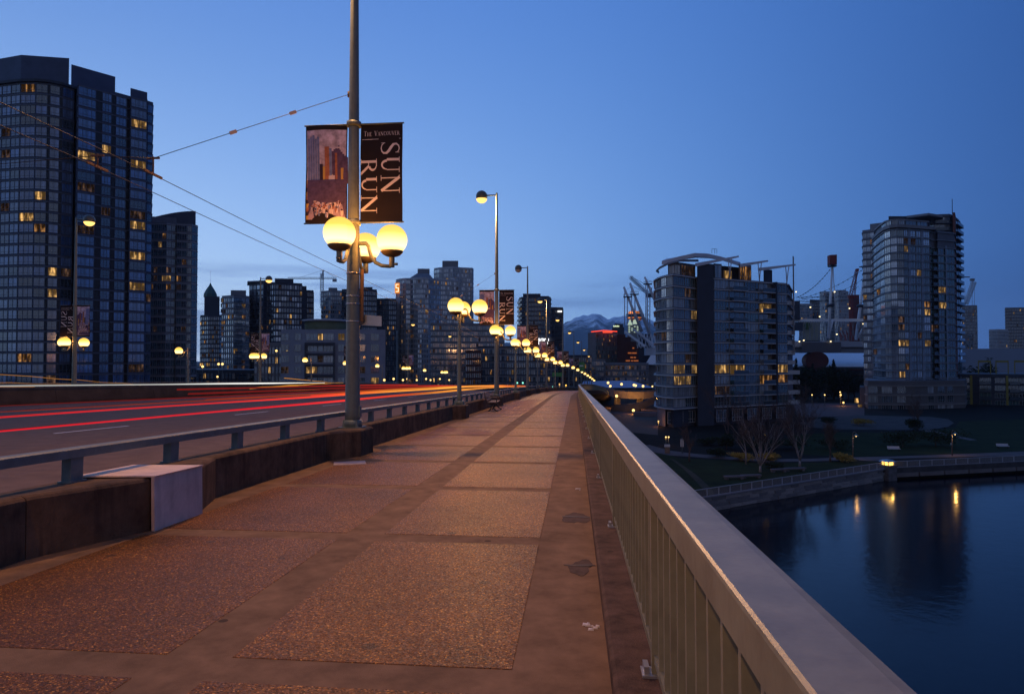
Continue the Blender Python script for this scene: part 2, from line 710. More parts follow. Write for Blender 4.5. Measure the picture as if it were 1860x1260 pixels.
def brot(s):
    yaw = -math.atan((off(s + .5) - off(s - .5)))
    return (math.atan(zd(s + .5) - zd(s - .5)), 0, yaw)


S_END = 300
SS = [-14, -6, 0, 6, 14, 22, 30, 40, 50] + [60 + 5 * i for i in range(49)]


def sweep(mb, prof, ss, m=0, closed=True, smooth=False):
    n = len(prof)
    b = len(mb.v)
    for s in ss:
        for X, h in prof:
            mb.v.append(tuple(BP(X, s, h)))
    for i in range(len(ss) - 1):
        for k in range(n if closed else n - 1):
            q = (k + 1) % n
            mb.face((b + i * n + k, b + i * n + q, b + (i + 1) * n + q, b + (i + 1) * n + k), m, smooth)
    if closed:
        mb.face([b + k for k in range(n)], m)
        e = b + (len(ss) - 1) * n
        mb.face([e + k for k in range(n - 1, -1, -1)], m)
    return mb
# ------------------------------------------------------------------ ground, water, bridge deck
Z_GROUND, Z_WATER = -15.5, -17.3
RAILTOP = Z_GROUND + 1.1
SH = [GP(1275, 888, RAILTOP), GP(1612, 838, RAILTOP), GP(1860, 826.5, RAILTOP)]
d0 = (SH[0] - SH[1]).normalized()
d2 = (SH[2] - SH[1]).normalized()
SHORE = [SH[0] + d0 * 420] + SH + [SH[2] + d2 * 700]
mb = MB()
poly = [(p.x, p.y) for p in SHORE]
poly += [(8800, poly[-1][1] + 300), (8800, 14100), (-8800, 14100), (-8800, poly[0][1])]
mb.prism(poly, Z_GROUND - 4, Z_GROUND, bottom=False)
mb.build('ground', M_EARTH, kind='structure')

m = bpy.data.materials.new('still_water')
m.use_nodes = True
b_ = m.node_tree.nodes['Principled BSDF']
b_.inputs['Base Color'].default_value = (0.002, 0.006, 0.012, 1)
b_.inputs['Roughness'].default_value = 0.115
b_.inputs['IOR'].default_value = 1.33
b_.inputs['Specular IOR Level'].default_value = 0.36
t_ = m.node_tree.nodes.new('ShaderNodeTexCoord')
n_ = m.node_tree.nodes.new('ShaderNodeTexNoise')
n_.inputs['Scale'].default_value = 0.9
n_.inputs['Detail'].default_value = 3
p_ = m.node_tree.nodes.new('ShaderNodeBump')
p_.inputs['Strength'].default_value = 0.13
p_.inputs['Distance'].default_value = 0.12
for a, c in ((t_.outputs['Object'], n_.inputs['Vector']), (n_.outputs[0], p_.inputs['Height']), (p_.outputs[0], b_.inputs['Normal'])):
    m.node_tree.links.new(a, c)
mb = MB()
mb.poly([(-8800, -1400, Z_WATER), (8800, -1400, Z_WATER), (8800, 1200, Z_WATER), (-8800, 1200, Z_WATER)])
mb.build('water', m, kind='structure')

mb = MB()
sweep(mb, [(-40.2, -0.10), (-33.6, -0.10), (-33.6, -0.18), (-5.0, -0.18), (-5.0, -0.05), (0.62, -0.05), (0.62, -0.5), (-1.5, -1.9), (-38, -1.9), (-40.2, -0.5)], SS)
mb.build('bridge_deck', M_BARRIER, kind='structure')
mb = MB()
sweep(mb, [(-33.4, -0.17), (-5.0, -0.17), (-5.0, -0.02), (-33.4, -0.02)], SS)
mb.build('road', M_ROAD, kind='structure')
for k, (X, ss) in enumerate(((-15.3, [18.2 - 10.45 + 10.45 * i for i in range(24)]), (-9.0, ()), (-24.5, [12.0 + 10.45 * i for i in range(24)]))):
    for s in ss:
        mb = MB()
        sweep(mb, [(X - .055, -0.016), (X + .055, -0.016)], [s, s + 3.3], closed=False)
        mb.build('lane_dash', M_LINE, kind='structure')

# walkway: concrete bands with exposed aggregate panels between them
mb = MB()
sweep(mb, [(-5.2, -0.04), (0.20, -0.04), (0.20, 0.0), (-5.2, 0.0)], SS)
walk = mb.build('sidewalk', M_BAND, kind='structure')


def slab(w, l, h, bev=0.006):
    mb = MB()
    x, y = w / 2, l / 2
    lo = [(-x, -y, -.02), (x, -y, -.02), (x, y, -.02), (-x, y, -.02)]
    md = [(-x, -y, h - bev), (x, -y, h - bev), (x, y, h - bev), (-x, y, h - bev)]
    tp = [(-x + bev, -y + bev, h), (x - bev, -y + bev, h), (x - bev, y - bev, h), (-x + bev, y - bev, h)]
    mb.v = lo + md + tp
    for r in (0, 4):
        for i in range(4):
            j = (i + 1) % 4
            mb.face((r + i, r + j, r + 4 + j, r + 4 + i))
    mb.face((8, 9, 10, 11))
    return mb


JP = 3.07
right_me = slab(1.62, JP - 0.30, 0.004, .004).mesh('paving_panel', AGG)
left_me = slab(2.05, JP - 0.30, 0.004, .004).mesh('paving_panel', AGG)
for n in range(-3, 62):
    s = 3.52 + JP * (n + 0.5)
    for me, X in ((right_me, -1.155), (left_me, -3.385)):
        inst('paving_panel', me, walk, BP(X, s), brot(s))

# kerb under the right railing
mb = MB()
sweep(mb, [(0.19, -0.05), (0.19, 0.105), (0.21, 0.122), (0.60, 0.122), (0.62, 0.10), (0.62, -0.6), (0.5, -0.6)], SS)
mb.build('kerb', M_KERB, kind='structure')

# ------------------------------------------------------------------ right railing
RS = [-13.4] + SS[1:]
rail = thing('bridge_railing', 'long pale steel railing with broad flat handrail along the water side of the walkway', 'railing', BP(.45, 0, .122))


def part_sweep(name, prof, ss, material, parent, smooth=False):
    mb = MB()
    sweep(mb, prof, ss, smooth=smooth)
    o = mb.build(name, material, parent)
    o.matrix_parent_inverse = Matrix.Translation(-Vector(parent.location))
    return o


HR = [(.358, 1.012), (.358, 1.109), (.361, 1.117), (.369, 1.1225), (.50, 1.124), (.524, 1.120), (.534, 1.108), (.536, 1.012), (.50, 1.005), (.39, 1.005)]
q_ = 3.42 + 3.36 * .5 - 6.72 * 3
while q_ < 62:
    part_sweep('handrail', HR, [max(q_ + .003, -13.4), q_ + 3.36, q_ + 6.717], M_RAIL, rail)
    q_ += 6.72
part_sweep('handrail', HR, [q_ + .003] + [x for x in SS if x > q_ + .5], M_RAIL, rail)
part_sweep('bottom_rail', [(.395, .185), (.395, .225), (.445, .225), (.445, .185)], RS, M_RAIL, rail)
mb = MB()
mb.box(-.035, -.03, 0, .045, .03, .89)
post_me = mb.mesh('railing_post', M_RAIL)
mb = MB()
mb.box(-.085, -.06, 0, .085, .06, .012)
mb.box(-.075, -.045, .012, -.05, .045, .05)
for x in (-.065, .065):
    mb.lathe([(.012, .012), (.012, .035), (.006, .04)], (x, .045, 0), 6)
shoe_me = mb.mesh('post_shoe', M_STEEL)
mb = MB()
mb.box(-.0225, -.014, 0, .0225, .014, .795)
bal_me = mb.mesh('baluster', M_RAIL)
more = MB()
RP = 3.36
RLOC = Vector(rail.location)
cnt = 0
for n in range(-3, 84):
    s = 3.42 + RP * n
    if s > S_END - 4:
        break
    p = inst('railing_post', post_me, rail, BP(.42, s, .122) - RLOC, brot(s))
    inst('post_shoe', shoe_me, p)
    for k in range(1, 17):
        q = s + RP * k / 17
        if q > 0.8 and cnt < 300:
            inst('baluster', bal_me, rail, BP(.42, q, .225) - RLOC, brot(q))
            cnt += 1
        elif q < 190:
            a = BP(.42, q, .225) - RLOC
            more.box(a.x - .0225, a.y - .009, a.z, a.x + .0225, a.y + .009, a.z + .795)
o = more.build('baluster', M_RAIL, rail)
o['kind'] = 'stuff'

# ------------------------------------------------------------------ parapet wall and guard rail on the road side
wall = thing('parapet_wall', 'low dark concrete wall between the walkway and the road, with thickened bays under the lamp posts', 'wall', BP(-5, 0))
WL = Vector(wall.location)
LAMP_S = [14.0 + 13.4 * k for k in range(-2, 20)]
BUMPS = [(6.75, 0.0)] + [(s, 0.0) for s in LAMP_S]
edges = []
s = -12.0
PJ = 3.32
brk = [8.62 + PJ * n for n in range(-7, 86)]
wall_prof = lambda xf: [(-5.30, -.15), (-5.30, .50), (-5.27, .545), (xf - .05, .56), (xf - .02, .545), (xf, .52), (xf, -.05)]


def wall_piece(a, b, xa=-4.83, xb=-4.83, name='wall_panel'):
    mb = MB()
    pa, pb = wall_prof(xa), wall_prof(xb)
    n = len(pa)
    mb.v = [tuple(BP(X, a, h) - WL) for X, h in pa] + [tuple(BP(X, b, h) - WL) for X, h in pb]
    for k in range(n):
        q = (k + 1) % n
        mb.face((k, q, n + q, n + k))
    mb.face(range(n - 1, -1, -1))
    mb.face(range(n, 2 * n))
    return mb.build(name, M_WALL, wall)


def bump_spans(s):
    return [(s - 1.42, s - .55, -4.83, -4.43), (s - .55, s + .30, -4.43, -4.43), (s + .30, s + .62, -4.43, -4.83)]


pieces = []
cur = -14.0
zones = sorted([(b_ - 1.42, b_ + .62, b_) for b_, _ in BUMPS])
zones = [z for z in zones if z[0] > -13.5]
zones[[i for i, z in enumerate(zones) if abs(z[2] - 6.75) < .01][0]] = (5.45, 8.5, 6.75)
for a, b, c in zones + [(S_END, S_END, 0)]:
    while cur < a - .02:
        nxt = min([q for q in brk if q > cur + .4] + [a])
        nxt = min(nxt, a)
        if a - nxt < .4:
            nxt = a
        wall_piece(cur + .012, nxt - .012)
        cur = nxt
    if c == 6.75:
        wall_piece(5.45, 6.62, -4.83, -4.46)
        wall_piece(6.68, 7.46, -4.45, -4.45)
        wall_piece(7.50, 8.49, -4.45, -4.80)
        cur = 8.5
    elif b > a:
        for q in bump_spans(c):
            wall_piece(q[0] + .002, q[1] - .002, q[2], q[3], 'pilaster_face')
        cur = b
# road-side kerb line under the guard rail
cover = thing('joint_cover', 'pale sheet metal cover bent over the wall joint near the camera', 'metal cover', BP(-4.45, 7.05, 0))
CLOC = Vector(cover.location)
mb = MB()
P = lambda X, s, h: tuple(BP(X, s, h) - CLOC)
mb.hexa([P(-4.43, 6.60, -.01), P(-4.395, 6.60, -.01), P(-4.395, 7.50, -.01), P(-4.43, 7.50, -.01),
         P(-4.44, 6.60, .565), P(-4.405, 6.60, .565), P(-4.405, 7.50, .565), P(-4.44, 7.50, .565)])
mb.build('front_plate', M_WHITE, cover)
mb = MB()
mb.hexa([P(-5.22, 6.50, .566), P(-4.395, 6.60, .566), P(-4.395, 7.50, .566), P(-5.22, 7.42, .566),
         P(-5.22, 6.50, .582), P(-4.39, 6.60, .580), P(-4.39, 7.50, .580), P(-5.22, 7.42, .582)])
mb.build('top_plate', mat('pale_top_plate', (0.66, 0.50, 0.41), 0.65, spec=.2, var=0.15, scale=5), cover)

guard = thing('guard_rail', 'grey green box beam guard rail on short posts along the top of the parapet wall', 'guard rail', BP(-5.1, 0, .56))
GS = [-13.2] + SS[1:]
part_sweep('rail_beam', [(-5.16, .80), (-5.16, .885), (-5.14, .90), (-5.04, .90), (-5.02, .885), (-5.02, .80)], GS, M_TEAL, guard)
GLOC = Vector(guard.location)
mb = MB()
mb.box(-.05, -.085, -.02, .05, .085, .25)
mb.box(-.075, -.11, -.02, .075, .11, .008)
gp_me = mb.mesh('rail_post', M_TEAL)
for n in range(-11, 150):
    s = 6.3 + 1.655 * n
    if abs(min((s - q for q in LAMP_S), key=abs)) < .35 or s > 240:
        continue
    inst('rail_post', gp_me, guard, BP(-5.09, s, .56) - GLOC, brot(s))

# ------------------------------------------------------------------ far side of the bridge
far_wall = thing('far_parapet', 'dark concrete barrier along the far side of the road', 'barrier', BP(-33.6, 0))
FL = Vector(far_wall.location)
for i in range(len(SS) - 1):
    mb = MB()
    sweep(mb, [(-34.0, -.2), (-34.0, 1.02), (-33.95, 1.06), (-33.65, 1.06), (-33.6, 1.02), (-33.45, .2), (-33.45, -.2)], [SS[i] + .015, SS[i + 1] - .015])
    o = mb.build('barrier_panel', M_BARRIER, far_wall)
    o.matrix_parent_inverse = Matrix.Translation(-FL)
far_rail = thing('far_railing', 'picket railing on the outer edge of the far walkway', 'railing', BP(-39.6, 0))
part_sweep('handrail', [(-39.66, 1.20), (-39.66, 1.28), (-39.5, 1.28), (-39.5, 1.20)], SS, M_TEAL, far_rail)
part_sweep('bottom_rail', [(-39.62, .20), (-39.62, .25), (-39.55, .25), (-39.55, .20)], SS, M_TEAL, far_rail)
mb = MB()
for i in range(1100):
    s = 8 + .19 * i
    a = BP(-39.58, s, .25) - BP(-39.6, 0)
    mb.box(a.x - .02, a.y - .012, a.z, a.x + .02, a.y + .012, a.z + .95)
o = mb.build('baluster', M_TEAL, far_rail)
o['kind'] = 'stuff'
fl = MB()
sweep(fl, [(-39.9, -.12), (-34.0, -.12), (-34.0, .0), (-39.9, .0)], SS)
fl.build('far_sidewalk', M_BAND, kind='structure')

# ------------------------------------------------------------------ lamp posts
GLOBE_R = .33
mb = MB()
mb.ball((0, 0, 0), GLOBE_R, 28, a0=-pi / 2 * .60)
globe_me = mb.mesh('globe', M_GLOBE)
mb = MB()
mb.lathe([(.05, -.375), (.12, -.36), (.19, -.325), (.232, -.28), (.245, -.250), (.235, -.240)], n=20)
cup_me = mb.mesh('globe_cap', M_BRONZE)
mb = MB()
mb.lathe([(.055, -.60), (.062, -.59), (.062, -.35), (.05, -.34)], n=12)
mb.tube([(.03, 0, -.53), (.13, 0, -.53)], .028, 8)
collar_me = mb.mesh('lamp_neck', M_POLE)


def arm_mesh(reach):
    """square shouldered arm that leaves the pole level and swings down and out to the lamp neck"""
    mb = MB()
    pts = [(.05, 0, .02), (.28, 0, .02), (.34, 0, -.04), (.36, 0, -.14), (.40, 0, -.26), (.50, 0, -.40), (.64, 0, -.47), (reach, 0, -.49)]
    mb.tube(pts, [.045, .045, .042, .042, .042, .042, .042, .04], 8)
    return mb.mesh('lamp_arm', M_POLE)


arm_me = arm_mesh(.84)


def pole_mesh(h, r0, r1):
    mb = MB()
    mb.lathe([(r0, 0), (r0 * .97, .3), (r0 + (r1 - r0) * .5, h * .5), (r1, h - .05), (r1 * .6, h)], n=18)
    return mb.mesh('pole', M_POLE)


tall_pole, short_pole = pole_mesh(12.7, .165, .062), pole_mesh(4.42, .10, .065)
mb = MB()
mb.prism([(-.24, -.24), (.24, -.24), (.24, .24), (-.24, .24)], 0, .02)
for k in range(4):
    a = pi / 4 + k * pi / 2
    mb.hexa([(.17 * cos(a) - .05, .17 * sin(a) - .05, .02), (.17 * cos(a) + .05, .17 * sin(a) - .05, .02), (.17 * cos(a) + .05, .17 * sin(a) + .05, .02), (.17 * cos(a) - .05, .17 * sin(a) + .05, .02),
             (.16 * cos(a) - .04, .16 * sin(a) - .04, .17), (.16 * cos(a) + .04, .16 * sin(a) - .04, .17), (.16 * cos(a) + .04, .16 * sin(a) + .04, .17), (.16 * cos(a) - .04, .16 * sin(a) + .04, .17)])
mb.lathe([(.21, .02), (.21, .15), (.175, .17)], n=16)
base_me = mb.mesh('base_collar', M_TEAL)
mb = MB()
mb.ball((0, 0, 0), .36, 20, a0=-.55)
head_me = mb.mesh('lamp_head', mat('dark_lamp_housing', (.05, .065, .065), .45))
mb = MB()
mb.lathe([(.04, -.43), (.16, -.40), (.26, -.33), (.325, -.24), (.34, -.16), (.30, -.15)], n=18)
lens_me = mb.mesh('lamp_lens', M_LAMP_ON)
lens_off_me = mb.mesh('lamp_lens', mat('unlit_lens', (.3, .3, .3), .2))
mb = MB()
mb.tube([(0, 0, 12.55), (-.85, 0, 12.55)], .045, 8)
harm_me = mb.mesh('head_arm', M_POLE)
mb = MB()
mb.tube([(-1.12, 0, 0), (-.09, 0, 0)], .018, 6)
mb.tube([(.09, 0, 0), (1.12, 0, 0)], .018, 6)
mb.lathe([(.16, -.05), (.16, .05)], n=14)
barm_me = mb.mesh('banner_arm', M_POLE)


def point(name, loc, power, col, radius, parent=None):
    l = bpy.data.lights.new(name, 'POINT')
    l.energy = power
    l.color = col
    l.shadow_soft_size = radius
    o = bpy.data.objects.new(name, l)
    o.location = loc
    COL.objects.link(o)
    if parent:
        o.parent = parent
    return o


AMBER = (1.0, .40, .085)
ORD = 'first second third fourth fifth sixth seventh eighth ninth tenth eleventh twelfth thirteenth fourteenth fifteenth sixteenth seventeenth eighteenth nineteenth twentieth twenty-first twenty-second'.split()


def lamp_post(loc, rz, tall, label, group, globes=(-90, 0, 90), lit=True, power=0.0, rot=(0, 0, 0), head_power=0.0):
    r = thing('lamp_post', label, 'lamp post', loc, rz, group)
    inst('base_collar', base_me, r)
    inst('pole', tall_pole if tall else short_pole, r)
    zc = 3.98
    for a in globes:
        ar = radians(a)
        inst('lamp_arm', arm_me, r, (0, 0, zc), (0, 0, ar))
        c = (.86 * cos(ar), .86 * sin(ar), zc + .09)
        g = inst('globe', globe_me, r, c)
        inst('globe_cap', cup_me, g)
        inst('lamp_neck', collar_me, g, (0, 0, 0), (0, 0, ar))
        if power:
            point('globe_light', c, power, AMBER, .12, r)
    if tall:
        inst('head_arm', harm_me, r)
        h = inst('lamp_head', head_me, r, (-.95, 0, 12.5))
        inst('lamp_lens', lens_me if lit else lens_off_me, h)
        if head_power:
            point('head_light', (-.95, 0, 11.98), head_power, (1, .50, .18), .1, r)
        for z in (5.02 - .56, 7.18 - .56):
            inst('banner_arm', barm_me, r, (0, 0, z))
    return r


# ---- lettering, one stroke list per letter (height 1)
def strokes(ch):
    S, A = [], []
    K, T = .125, .05
    P = []
    if ch == 'S':
        P = [(.57, .84, .035), (.50, .94, .045), (.36, .98, .05), (.22, .94, .065), (.13, .82, .09), (.16, .67, .12), (.31, .55, .14), (.48, .44, .14), (.60, .31, .12), (.60, .16, .09), (.50, .06, .065), (.34, .02, .05), (.18, .06, .045), (.09, .17, .035)]
        S = [(.57, .98, .57, .78, .03), (.08, .02, .08, .23, .03)]
        w = .70
    elif ch == 'U':
        S = [(.17, 1, .17, .33, K), (.69, 1, .69, .33, T), (.03, .985, .31, .985, .03), (.55, .985, .83, .985, .03)]
        A = [(.43, .33, .26, .31, 180, 360, K, T)]
        w = .88
    elif ch == 'N':
        S = [(.16, .98, .16, 0, T), (.13, 1, .80, .02, K + .02), (.80, 1, .80, 0, T), (.02, .985, .2, .985, .03), (.66, .985, .94, .985, .03), (.02, .015, .30, .015, .03)]
        w = .98
    elif ch == 'R':
        S = [(.17, 1, .17, 0, K), (.17, .985, .42, .985, T), (.17, .49, .42, .49, T), (.40, .49, .76, .02, K), (.03, .985, .2, .985, .03), (.03, .015, .32, .015, .03), (.66, .015, .84, .015, .03)]
        A = [(.40, .737, .24, .248, 90, -90, T, K)]
        w = .82
    elif ch == 'T':
        S = [(.36, 1, .36, 0, K), (.02, .97, .70, .97, T), (.03, 1, .03, .82, .03), (.69, 1, .69, .82, .03), (.22, .015, .50, .015, .03)]
        w = .76
    elif ch == 'H':
        S = [(.17, 1, .17, 0, K), (.66, 1, .66, 0, K), (.17, .52, .66, .52, T), (.03, .985, .31, .985, .03), (.03, .015, .31, .015, .03), (.52, .985, .80, .985, .03), (.52, .015, .80, .015, .03)]
        w = .86
    elif ch == 'E':
        S = [(.17, 1, .17, 0, K), (.05, .98, .60, .98, T), (.05, .02, .62, .02, T), (.17, .52, .48, .52, T), (.60, 1, .60, .84, .03), (.62, 0, .62, .18, .03)]
        w = .70
    elif ch == 'V':
        S = [(.12, 1, .42, 0, K), (.72, 1, .42, 0, T), (.0, .985, .26, .985, .03), (.60, .985, .84, .985, .03)]
        w = .84
    elif ch == 'A':
        S = [(.42, 1, .12, 0, T), (.42, 1, .74, 0, K), (.22, .34, .62, .34, T), (.0, .015, .24, .015, .03), (.60, .015, .88, .015, .03)]
        w = .88
    elif ch == 'C':
        A = [(.44, .5, .37, .5, 45, 180, T, K), (.44, .5, .37, .5, 180, 315, K, T)]
        S = [(.72, .98, .72, .74, .03)]
        w = .80
    elif ch == 'O':
        A = [(.45, .5, .38, .5, 90, 180, T, K), (.45, .5, .38, .5, 180, 270, K, T), (.45, .5, .38, .5, 270, 360, T, K), (.45, .5, .38, .5, 0, 90, K, T)]
        w = .92
    elif ch == 'I':
        S = [(.17, 1, .17, 0, K)]
        w = .34
    elif ch == 'L':
        S = [(.17, 1, .17, 0, K), (.17, .04, .60, .04, K)]
        w = .64
    else:
        w = .35
    q = []
    prev = None
    for i, (x, y, t) in enumerate(P):
        xa, ya, _ = P[max(0, i - 1)]
        xb, yb, _ = P[min(len(P) - 1, i + 1)]
        l = hypot(xb - xa, yb - ya)
        nx, ny = -(yb - ya) / l * t / 2, (xb - xa) / l * t / 2
        if prev:
            q.append([prev[0], prev[1], (x - nx, y - ny), (x + nx, y + ny)])
        prev = ((x + nx, y + ny), (x - nx, y - ny))
    for x0, y0, x1, y1, t in S:
        dx, dy = x1 - x0, y1 - y0
        l = hypot(dx, dy)
        nx, ny = -dy / l * t / 2, dx / l * t / 2
        q.append([(x0 + nx, y0 + ny), (x0 - nx, y0 - ny), (x1 - nx, y1 - ny), (x1 + nx, y1 + ny)])
    for cx, cy, rx, ry, a0, a1, t0, t1 in A:
        n = 10
        prev = None
        for i in range(n + 1):
            f = i / n
            a = radians(a0 + (a1 - a0) * f)
            t = t0 + (t1 - t0) * sin(pi / 2 * f) if t1 > t0 else t0 + (t1 - t0) * (1 - cos(pi / 2 * f))
            o_ = (cx + (rx) * cos(a), cy + (ry) * sin(a))
            i_ = (cx + (rx - t) * cos(a), cy + (ry - t * .9) * sin(a))
            if prev:
                q.append([prev[0], prev[1], i_, o_])
            prev = (o_, i_)
    return q, w


def word(text, gap=.06):
    out, x = [], 0.0
    for ch in text:
        q, w = strokes(ch)
        out += [[(px + x, py) for px, py in poly] for poly in q]
        x += w + gap
    return out, x - gap


def wave(x, z):
    return .030 * sin(x * 5.0 + 1.0) * (.4 + .6 * cos(z * 2.2)) + .02 * sin(z * 3.1 + x * 2)


BW, BH = .94, 2.18


def sheet(mb, x0, z0, x1, z1, nx, nz, m=0, dy=0.0, shrink=True):
    b = len(mb.v)
    for j in range(nz + 1):
        for i in range(nx + 1):
            x, z = x0 + (x1 - x0) * i / nx, z0 + (z1 - z0) * j / nz
            mb.v.append((x, wave(x, z) + dy, z))
    for j in range(nz):
        for i in range(nx):
            a = b + j * (nx + 1) + i
            mb.face((a, a + 1, a + nx + 2, a + nx + 1), m, True)


def flat(mb, poly, m=0, dys=(-.004, .004)):
    for dy in dys:
        b = len(mb.v)
        mb.v += [(x, wave(x, z) + dy, z) for x, z in poly]
        mb.face(range(b, b + len(poly)), m)


def subdiv_flat(mb, poly, m=0, k=1):
    """quad cut in two along its longer direction so it follows the cloth"""
    a, b, c, d = poly
    e = ((b[0] + c[0]) / 2, (b[1] + c[1]) / 2)
    f = ((a[0] + d[0]) / 2, (a[1] + d[1]) / 2)
    if k <= 0:
        flat(mb, poly, m)
        return
    subdiv_flat(mb, [a, b, e, f], m, k - 1)
    subdiv_flat(mb, [f, e, c, d], m, k - 1)


# text banner, local x 0..BW, z -BH..0
mb = MB()
sheet(mb, 0, -BH, BW, 0, 12, 22)
cloth_me = mb.mesh('banner', M_BLACK)
mb = MB()
polys, w = word('THE')
polys2, w2 = word('VANCOUVER')
sc_ = .80 / (w + w2 + .5)
small = .72
x0 = .07
for txt, pre in (('THE', 0), ('VANCOUVER', 1)):
    for i, ch in enumerate(txt):
        q, w = strokes(ch)
        k = sc_ * (1.22 if i == 0 else .95)
        for poly in q:
            flat(mb, [(x0 + px * k, -.265 + py * k * 1.25) for px, py in poly])
        x0 += (w + .05) * k
    x0 += .05
flat(mb, [(.04, -.345), (.90, -.345), (.90, -.335), (.04, -.335)])
for txt, xb, hgt, z0, z1 in (('SUN', .46, .42, -.40, -1.55), ('RUN', -.02 + .03, .36, -.76, -1.98)):
    q, w = word(txt)
    k = (z0 - z1) / w
    for poly in q:
        subdiv_flat(mb, [(xb + py * hgt, z0 - px * k) for px, py in poly], 0, 2)
letter_me = mb.mesh('lettering', M_LETTER)
# picture banner: a plain painted street scene with runners, local x -BW..0
PM = [mat('paint_sky', (.46, .38, .50), .85, var=.55, scale=5), mat('paint_blue', (.15, .18, .36), .85, var=.3, scale=9),
      mat('paint_violet', (.09, .06, .13), .85, var=.3, scale=9), mat('paint_rust', (.30, .12, .08), .85, var=.3, scale=9),
      mat('paint_road', (.30, .22, .32), .85, var=.35, scale=7), mat('paint_pale', (.55, .45, .50), .85), mat('paint_dark', (.035, .025, .05), .85),
      mat('paint_yellow', (.45, .27, .08), .85)]
pr = random.Random(3)
mb = MB()
sheet(mb, -.91, -1.40, -.02, -.11, 8, 10, 0, -.004)
sheet(mb, -.91, -1.40, -.02, -.11, 8, 10, 0, .004)


def pq(x0, z0, x1, z1, m, lvl=1, lean=0.0):
    d = .004 + .0015 * lvl
    n = max(1, int((z1 - z0) / .2))
    for i in range(n):
        a, b = z0 + (z1 - z0) * i / n, z0 + (z1 - z0) * (i + 1) / n
        flat(mb, [(x0 + lean * i / n, a), (x1 + lean * i / n, a), (x1 + lean * (i + 1) / n, b), (x0 + lean * (i + 1) / n, b)], m, (-d, d))


for i in range(9):
    x = -.34 + .04 * i
    pq(x, -1.3, x + .04, -.62 + .10 * sin(i * .5 + .4), 2, 1)
for i in range(5):
    pq(-.89 + .055 * i, -1.35, -.84 + .055 * i, -.30 + .04 * (i % 3), 1, 2)
for x, wd, top, m_ in ((-.50, .10, -.48, 3), (-.40, .06, -.52, 1), (-.62, .07, -.85, 6), (-.33, .05, -.74, 2), (-.27, .05, -.62, 3), (-.2, .035, -.46, 2), (-.14, .06, -.95, 7), (-.09, .07, -.8, 2), (-.55, .05, -.9, 7), (-.42, .14, -1.08, 5)):
    pq(x, -1.42, x + wd, top, m_, 3)
pq(-.19 - .02, -.52, -.14, -.49, 5, 4)
for i in range(10):
    a, b = -2.08 + .088 * i, -2.08 + .088 * (i + 1)
    f0, f1 = i / 10, (i + 1) / 10
    flat(mb, [(-.91, a), (-.02, a), (-.02, b), (-.91, b)], 2, (-.0085, .0085))
    flat(mb, [(-.90 + .34 * f0, a), (-.03 - .22 * f0, a), (-.03 - .22 * f1, b), (-.90 + .34 * f1, b)], 4, (-.0095, .0095))
    flat(mb, [(-.91, a), (-.87, a), (-.87 + .02, b), (-.91, b)], (7, 6, 3)[i % 3], (-.0092, .0092))
for i in range(300):
    f = (1 - i / 300) ** .62
    z = -2.07 + .84 * f
    x0_, x1_ = -.88 + .34 * f, -.05 - .22 * f
    x = x0_ + (x1_ - x0_) * pr.random()
    k = .030 * (1.5 - 1.2 * f)
    m_ = pr.choice([5, 5, 3, 6, 1, 0, 0])
    d = .0105 + .00001 * i
    flat(mb, [(x - k * .4, z), (x + k * .4, z), (x + k * .7, z + 2.6 * k), (x - k * .7, z + 2.6 * k)], m_, (-d, d))
    flat(mb, [(x - k * .35, z + 2.7 * k), (x + k * .35, z + 2.7 * k), (x + k * .35, z + 3.4 * k), (x - k * .35, z + 3.4 * k)], pr.choice([3, 6, 2]), (-d, d))
print_me = mb.mesh('printed_picture', PM)
mb = MB()
sheet(mb, -BW, -BH, 0, 0, 12, 22)
cloth2_me = mb.mesh('banner', M_BLACK)


def banners(loc, rz, where, group='banners on the lamp posts'):
    R = Matrix.Rotation(rz, 3, 'Z')
    o = inst('banner', cloth_me, None, Vector(loc) + R @ Vector((.15, 0, 6.64)), (0, 0, rz),
             label='black lettered banner on ' + where, category='banner', group='lettered ' + group)
    inst('lettering', letter_me, o)
    o2 = inst('banner', cloth2_me, None, Vector(loc) + R @ Vector((-.15, 0, 6.64)), (0, 0, rz),
              label='purple picture banner on ' + where, category='banner', group='picture ' + group)
    inst('printed_picture', print_me, o2)


